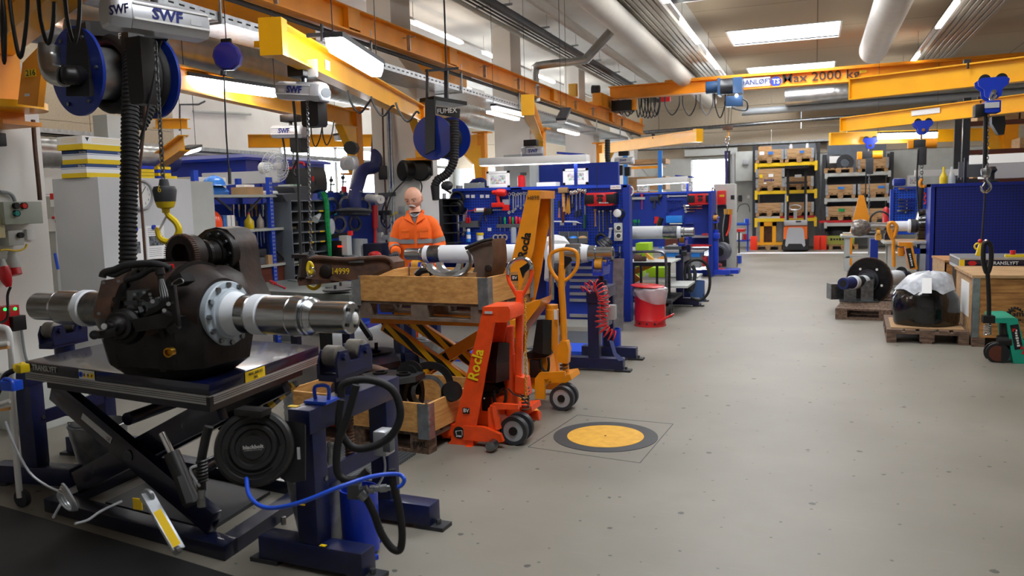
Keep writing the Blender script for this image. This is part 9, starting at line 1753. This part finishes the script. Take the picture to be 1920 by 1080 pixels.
t=thing('side_bench','bench under the ring gear board, its front hidden by castings','workbench',(-5.6,9.3,0));pw(t,'worktop',MB().box((-5.75,9.45,.93),(.9,1.7,.05),.0),'steel_worn');pw(t,'cabinet',MB().bx(-6.1,-5.4,8.7,10.2,.15,.9),'blue_flat')
for k,(x,y0,y1) in enumerate(((642,325,370),(620,330,368))):
 t=thing('measuring_stand',('tall thin dial gauge stand','dark height gauge stand')[k]+' standing on the ring gear board','gauge stand',AD(x,366,11.4));pw(t,'column',MB().cyl(AD(x,362,11.4),AD(x+1 if k else x+2,y0,11.4),.012).cyl(AD(x,365,11.4),AD(x,358,11.4),.04),'steel_worn' if k==0 else 'dark_grey');pw(t,'clamp',MB().sphere(AD(x+1,y0+8,11.4),.03).box(AD(x+3,y0+16,11.4),(.08,.02,.02)),'dark_grey')
solo('red_canister',MB().cyl(AD(645,361,11.4),AD(645,350,11.4),.04),'red','small red canister beside the gauge stands','canister')
solo('rubber_mat',MB().prism([AZ(-60,935,0),AZ(20,957,0),AZ(330,1050,0),AZ(520,1110,0),AZ(300,1200,0),AZ(-60,1200,0)],(0,0,.012)),'rubber','black rubber mat on the floor before the lift table','mat')
# ================================================================ the mechanic
# standing behind the white axle, looking down at it; local frame: x to his left, y towards the viewer's side is -y
MP=V((-4.29,8.32,0));MZ=.36
t=thing('person','bald person with grey moustache in an orange work jacket, looking down at the white axle','person',MP,MZ);MAN=t
def skin_body(par,name,chains,material,root=0,sub=2):
 """one continuous surface grown round connected joints: chains of (x, y, z, radius x, radius y) share joints by name"""
 me=bpy.data.meshes.new(name);idx={};vs=[];es=[];rs=[]
 for ch in chains:
  last=None
  for key,*v in ch:
   if key not in idx or v:
    if key not in idx:idx[key]=len(vs);vs.append(v[:3]);rs.append((v[3],v[4] if len(v)>4 else v[3]))
   if last is not None:es.append((last,idx[key]))
   last=idx[key]
 me.from_pydata(vs,es,[]);o=bpy.data.objects.new(name,me);COL.objects.link(o)
 md=o.modifiers.new('skin','SKIN');md.use_smooth_shade=True
 for i,r in enumerate(rs):me.skin_vertices[0].data[i].radius=r
 me.skin_vertices[0].data[root].use_root=True
 o.modifiers.new('sub','SUBSURF').levels=sub;o.modifiers['sub'].render_levels=sub
 dg=bpy.context.evaluated_depsgraph_get();m2=bpy.data.meshes.new_from_object(o.evaluated_get(dg));bpy.data.objects.remove(o)
 m2.name=name;m2.materials.clear();m2.materials.append(MATS[material])
 for p in m2.polygons:p.use_smooth=True
 q=bpy.data.objects.new(name,m2);COL.objects.link(q);q.parent=par;WM[q]=WM[par];return q
def ell(c,rx,ry,n=28,sq=2.3):
 o=[]
 for k in range(n):
  a=k*2*pi/n;ca,sa=cos(a),sin(a)
  o.append(V((c[0]+rx*abs(ca)**(2/sq)*(1 if ca >=0 else -1),c[1]+ry*abs(sa)**(2/sq)*(1 if sa >=0 else -1),c[2])))
 return o
# body under the clothes: legs, trunk, arms in one surface
body=skin_body(t,'body',[
 [('pel',0,.02,.95,.13,.10),('waist',0,.02,1.10,.13,.10),('chest',0,.0,1.32,.15,.11),('nb',0,-.0,1.45,.075,.075),('neck',0,-.02,1.52,.066,.068),('skull',0,-.03,1.62,.06,.065)],
 [('pel',),('lh',.1,.02,.88,.09),('lk',.12,.0,.5,.062),('la',.12,.03,.1,.042),('lt',.14,-.1,.04,.04)],
 [('pel',),('rh',-.1,.02,.88,.09),('rk',-.12,.0,.5,.062),('ra',-.12,.03,.1,.042),('rt',-.14,-.1,.04,.04)],
 [('chest',),('ls',.14,.01,1.39,.06),('le',.235,.0,1.14,.045),('lw',.18,-.2,1.05,.03)],
 [('chest',),('rs',-.14,.01,1.39,.06),('re',-.225,.02,1.15,.045),('rw',-.20,-.18,1.08,.03)]],'skin')
# trousers and jacket
for s in (-1,1):
 part(t,'trouser_leg',MB().loft([ell((s*.11,.03,z),r,r*1.05) for z,r in ((.06,.085),(.3,.085),(.5,.09),(.75,.105),(.92,.12))]),'orange_cloth',sharp=80)
 part(t,'shoe',MB().loft([ell((s*.13,-.04,z),rx,ry) for z,rx,ry in ((0,.05,.14),(.03,.052,.145),(.07,.045,.12),(.11,.04,.06))]),'black',sharp=60)
jk=[((0,.02,.90),.195,.14),((0,.02,1.0),.19,.14),((0,.015,1.1),.185,.135),((0,.005,1.2),.195,.14),((0,0,1.3),.195,.14),((0,.0,1.37),.19,.13),((0,.005,1.42),.165,.11),((0,.01,1.455),.125,.085),((0,.0,1.485),.085,.07)]
part(t,'jacket',MB().loft([[p+V((0,.006*sin(p.x*60+p.z*25),.0)) for p in ell(c,a,b)] for c,a,b in jk]),'orange_cloth',sharp=80)
def sleeve(pts,name='sleeve',mt='orange_cloth',k=0):
 P=[V(p[:3]) for p in pts];rr=[p[3] for p in pts];n=6;Q=catmull(P,n);L_=len(Q)-1
 def f(u):
  v=u*(len(rr)-1);i=min(int(v),len(rr)-2);return (rr[i]*(1-(v-i))+rr[i+1]*(v-i))*(1+.03*sin(v*13+k))
 return part(t,name,MB().tube(Q,.05,20,sub=0,rr=f),mt,sharp=80)
LA=[(.10,.01,1.395,.075),(.165,.01,1.365,.082),(.215,.01,1.25,.08),(.245,.01,1.14,.078),(.23,-.08,1.08,.072),(.18,-.2,1.045,.055)]
RA=[(-.10,.01,1.395,.075),(-.165,.01,1.36,.08),(-.21,.02,1.25,.076),(-.235,.01,1.16,.074),(-.225,-.08,1.11,.067),(-.2,-.19,1.08,.052)]
sleeve(LA);sleeve(RA,k=2)
# reflective bands
part(t,'reflective_band',MB().loft([ell((0,.012,z),.204,.151) for z in (1.165,1.212)],cap=False),'reflective')
for A,k in ((LA,3),(RA,3)):
 a_,b_=V(A[2][:3]),V(A[3][:3]);d_=(b_-a_).normalized();c_=a_.lerp(b_,.35);part(t,'reflective_band',MB().tube([c_,c_+d_*.025,c_+d_*.05],.085 if A is LA else .081,20,sub=0,cap=False),'reflective')
 c_=V(A[4][:3]).lerp(V(A[5][:3]),.15);d_=(V(A[5][:3])-V(A[4][:3])).normalized();part(t,'reflective_band',MB().tube([c_,c_+d_*.045],.073 if A is LA else .068,20,sub=0,cap=False),'reflective')
# collar, placket and pockets
part(t,'collar',MB().prism([(-.085,-.035,1.50),(-.05,-.10,1.475),(-.005,-.145,1.37),(-.045,-.145,1.40),(-.11,-.11,1.435)],(-.0,-.006,.006)).prism([(.085,-.035,1.50),(.05,-.10,1.475),(.015,-.145,1.37),(.06,-.145,1.40),(.12,-.11,1.435)],(.0,-.006,.006)).tube([(-.08,-.03,1.49),(-.075,.05,1.51),(0,.085,1.52),(.075,.05,1.51),(.08,-.03,1.49)],.018,8),'orange_cloth',sharp=20)
part(t,'undershirt',MB().prism([(-.045,-.088,1.49),(.045,-.088,1.49),(.006,-.139,1.38)],(0,-.004,0)),'grey_bin');part(t,'neck_cord',MB().tube([(-.06,-.06,1.50),(-.03,-.105,1.47),(.0,-.12,1.455),(.035,-.103,1.47),(.06,-.06,1.50)],.008,6),'reflective')
part(t,'placket',MB().prism([(.0,-.143,1.38),(.025,-.143,1.38),(.02,-.132,.95),(.0,-.132,.95)],(0,-.008,0)),'orange_cloth')
for s in (-1,1):part(t,'pocket_flap',MB().prism([(s*.05,-.145,1.335),(s*.15,-.122,1.335),(s*.148,-.124,1.307),(s*.1,-.138,1.297),(s*.052,-.146,1.307)],(0,-.008,0)),'orange_cloth',sharp=15);part(t,'pocket',MB().prism([(s*.055,-.146,1.307),(s*.145,-.124,1.307),(s*.14,-.126,1.225),(s*.06,-.146,1.225)],(0,-.003,0)),'orange_cloth',sharp=15)
# gloved hands: palm, four bent fingers and a thumb off the side
def hand(w0,dirn,side,mt='glove'):
 w0=V(w0);d=V(dirn).normalized();lat=V((side,0,0));lat=(lat-d*lat.dot(d)).normalized();dn=d.cross(lat)*(1 if d.cross(lat).z<0 else -1)
 pts=[w0-d*.02,w0+d*.03,w0+d*.09];mb=MB();mb.loft([[p+lat*(x*wd)+dn*(z*.016) for x,z in ((-1,-.7),(-.6,-1),(.6,-1),(1,-.7),(1,.7),(.6,1),(-.6,1),(-1,.7))] for p,wd in ((pts[0],.026),(pts[1],.036),(pts[2],.043))])
 part(t,'palm',mb,mt,sharp=70)
 for i,(o,l) in enumerate(((-.033,.058),(-.011,.07),(.011,.066),(.032,.05))):
  b=pts[2]+lat*o-d*.008;part(t,'finger',MB().tube([b,b+d*l*.5+dn*.006,b+d*l*.8+dn*l*.4,b+d*l*.75+dn*l*.85],.0095,8,sub=4,rr=lambda u:.0105-.002*u),mt)
 b=pts[1]-lat*.034;part(t,'thumb',MB().tube([b,b-lat*.022+d*.02+dn*.008,b-lat*.026+d*.045+dn*.022],.011,8,sub=4),mt)
hand((-.205,-.205,1.07),(.1,-.9,-.25),1);hand((.19,-.22,1.035),(-.2,-.9,-.2),-1)
# head: one sculpted surface, tipped forward and turned
hc=V((-.01,-.055,1.655));HM=Matrix.Translation(hc)@ Matrix.Diagonal((1.24,1.16,1.08,1))@ Matrix.Rotation(R(-10),4,'Z')@ Matrix.Rotation(R(20),4,'X')
mb=MB();N_,K_=26,36;rings=[]
def g_(x,s):return math.exp(-(x/s)**2)
for i in range(N_+1):
 th=pi*i/N_;z=cos(th);row=[]
 for k in range(K_):
  ph=2*pi*k/K_;x=sin(th)*sin(ph);y=-sin(th)*cos(ph)
  px_,py_,pz_=x*.077,y*.094+.004,z*.112
  if z<0:px_ *= 1-.2*(-z)**1.8;py_=py_*(1-.22*(-z)) if y>0 else py_*(1-.02*(-z))
  if z<-.5 and y>0:pz_+=.03*(-z-.5)*2*y
  if y<0:
   f=-y;pz=z*.118
   py_ -= .026*g_(px_,.011)*g_(pz+.022,.016)*f+.013*g_(px_,.009)*g_(pz-.003,.022)*f # nose
   py_+=.010*(g_(px_-.03,.014)+g_(px_+.03,.014))*g_(pz-.006,.012) # eye sockets
   py_ -= .007*(g_(px_-.03,.022)+g_(px_+.03,.022))*g_(pz-.026,.009) # brow
   py_ -= .008*g_(px_,.022)*g_(pz+.094,.016)+.004*g_(px_,.022)*g_(pz+.055,.012) # chin, lips
   py_ -= .004*(g_(px_-.045,.018)+g_(px_+.045,.018))*g_(pz+.02,.018) # cheeks
  row.append(V((px_,py_,pz_)))
 rings.append(row if 0<i<N_ else [row[0]])
vv=[[mb.b.verts.new(HM @ p) for p in r] for r in rings]
for A,B in zip(vv,vv[1:]):
 for k in range(K_):
  j=(k+1)%K_
  mb.b.faces.new([A[0],B[k],B[j]] if len(A)==1 else ([A[k],B[0],A[j]] if len(B)==1 else [A[k],B[k],B[j],A[j]]))
part(t,'head',mb,'skin',sharp=80)
hp=lambda x,y,z:HM @ V((x,y,z))
for s in (-1,1):
 part(t,'ear',MB().loft([[hp(s*(.071+o),.012+r*cos(u)*.6,-.008+r*sin(u)) for u in [k*pi/7 for k in range(14)]] for o,r in ((-.004,.022),(.006,.03),(.010,.026),(.006,.014))]),'skin',sharp=80)
 part(t,'eye',MB().sphere(hp(s*.030,-.080,.003),.0105,12,8),'white');part(t,'iris',MB().sphere(hp(s*.030,-.0865,-.001),.0062,10,6),'ink');part(t,'eyelid',MB().sphere(hp(s*.030,-.0795,.0065),(.0135,.012,.0085),12,8),'skin');part(t,'eyebrow',MB().tube([hp(s*.012,-.097,.02),hp(s*.03,-.096,.026),hp(s*.05,-.082,.02)],.0035,6),mat('brow','#5d4a40',.8))
part(t,'moustache',MB().tube([hp(-.034,-.085,-.060),hp(-.018,-.099,-.045),hp(0,-.103,-.041),hp(.018,-.099,-.045),hp(.034,-.085,-.060)],.008,10,sub=5,rr=lambda u:.0055+.0055*sin(u*pi)),'hair')
part(t,'mouth',MB().tube([hp(-.02,-.092,-.060),hp(0,-.098,-.058),hp(.02,-.092,-.060)],.0025,6),mat('lip','#8f4a40',.5))
MAN.scale=(1.045,)*3
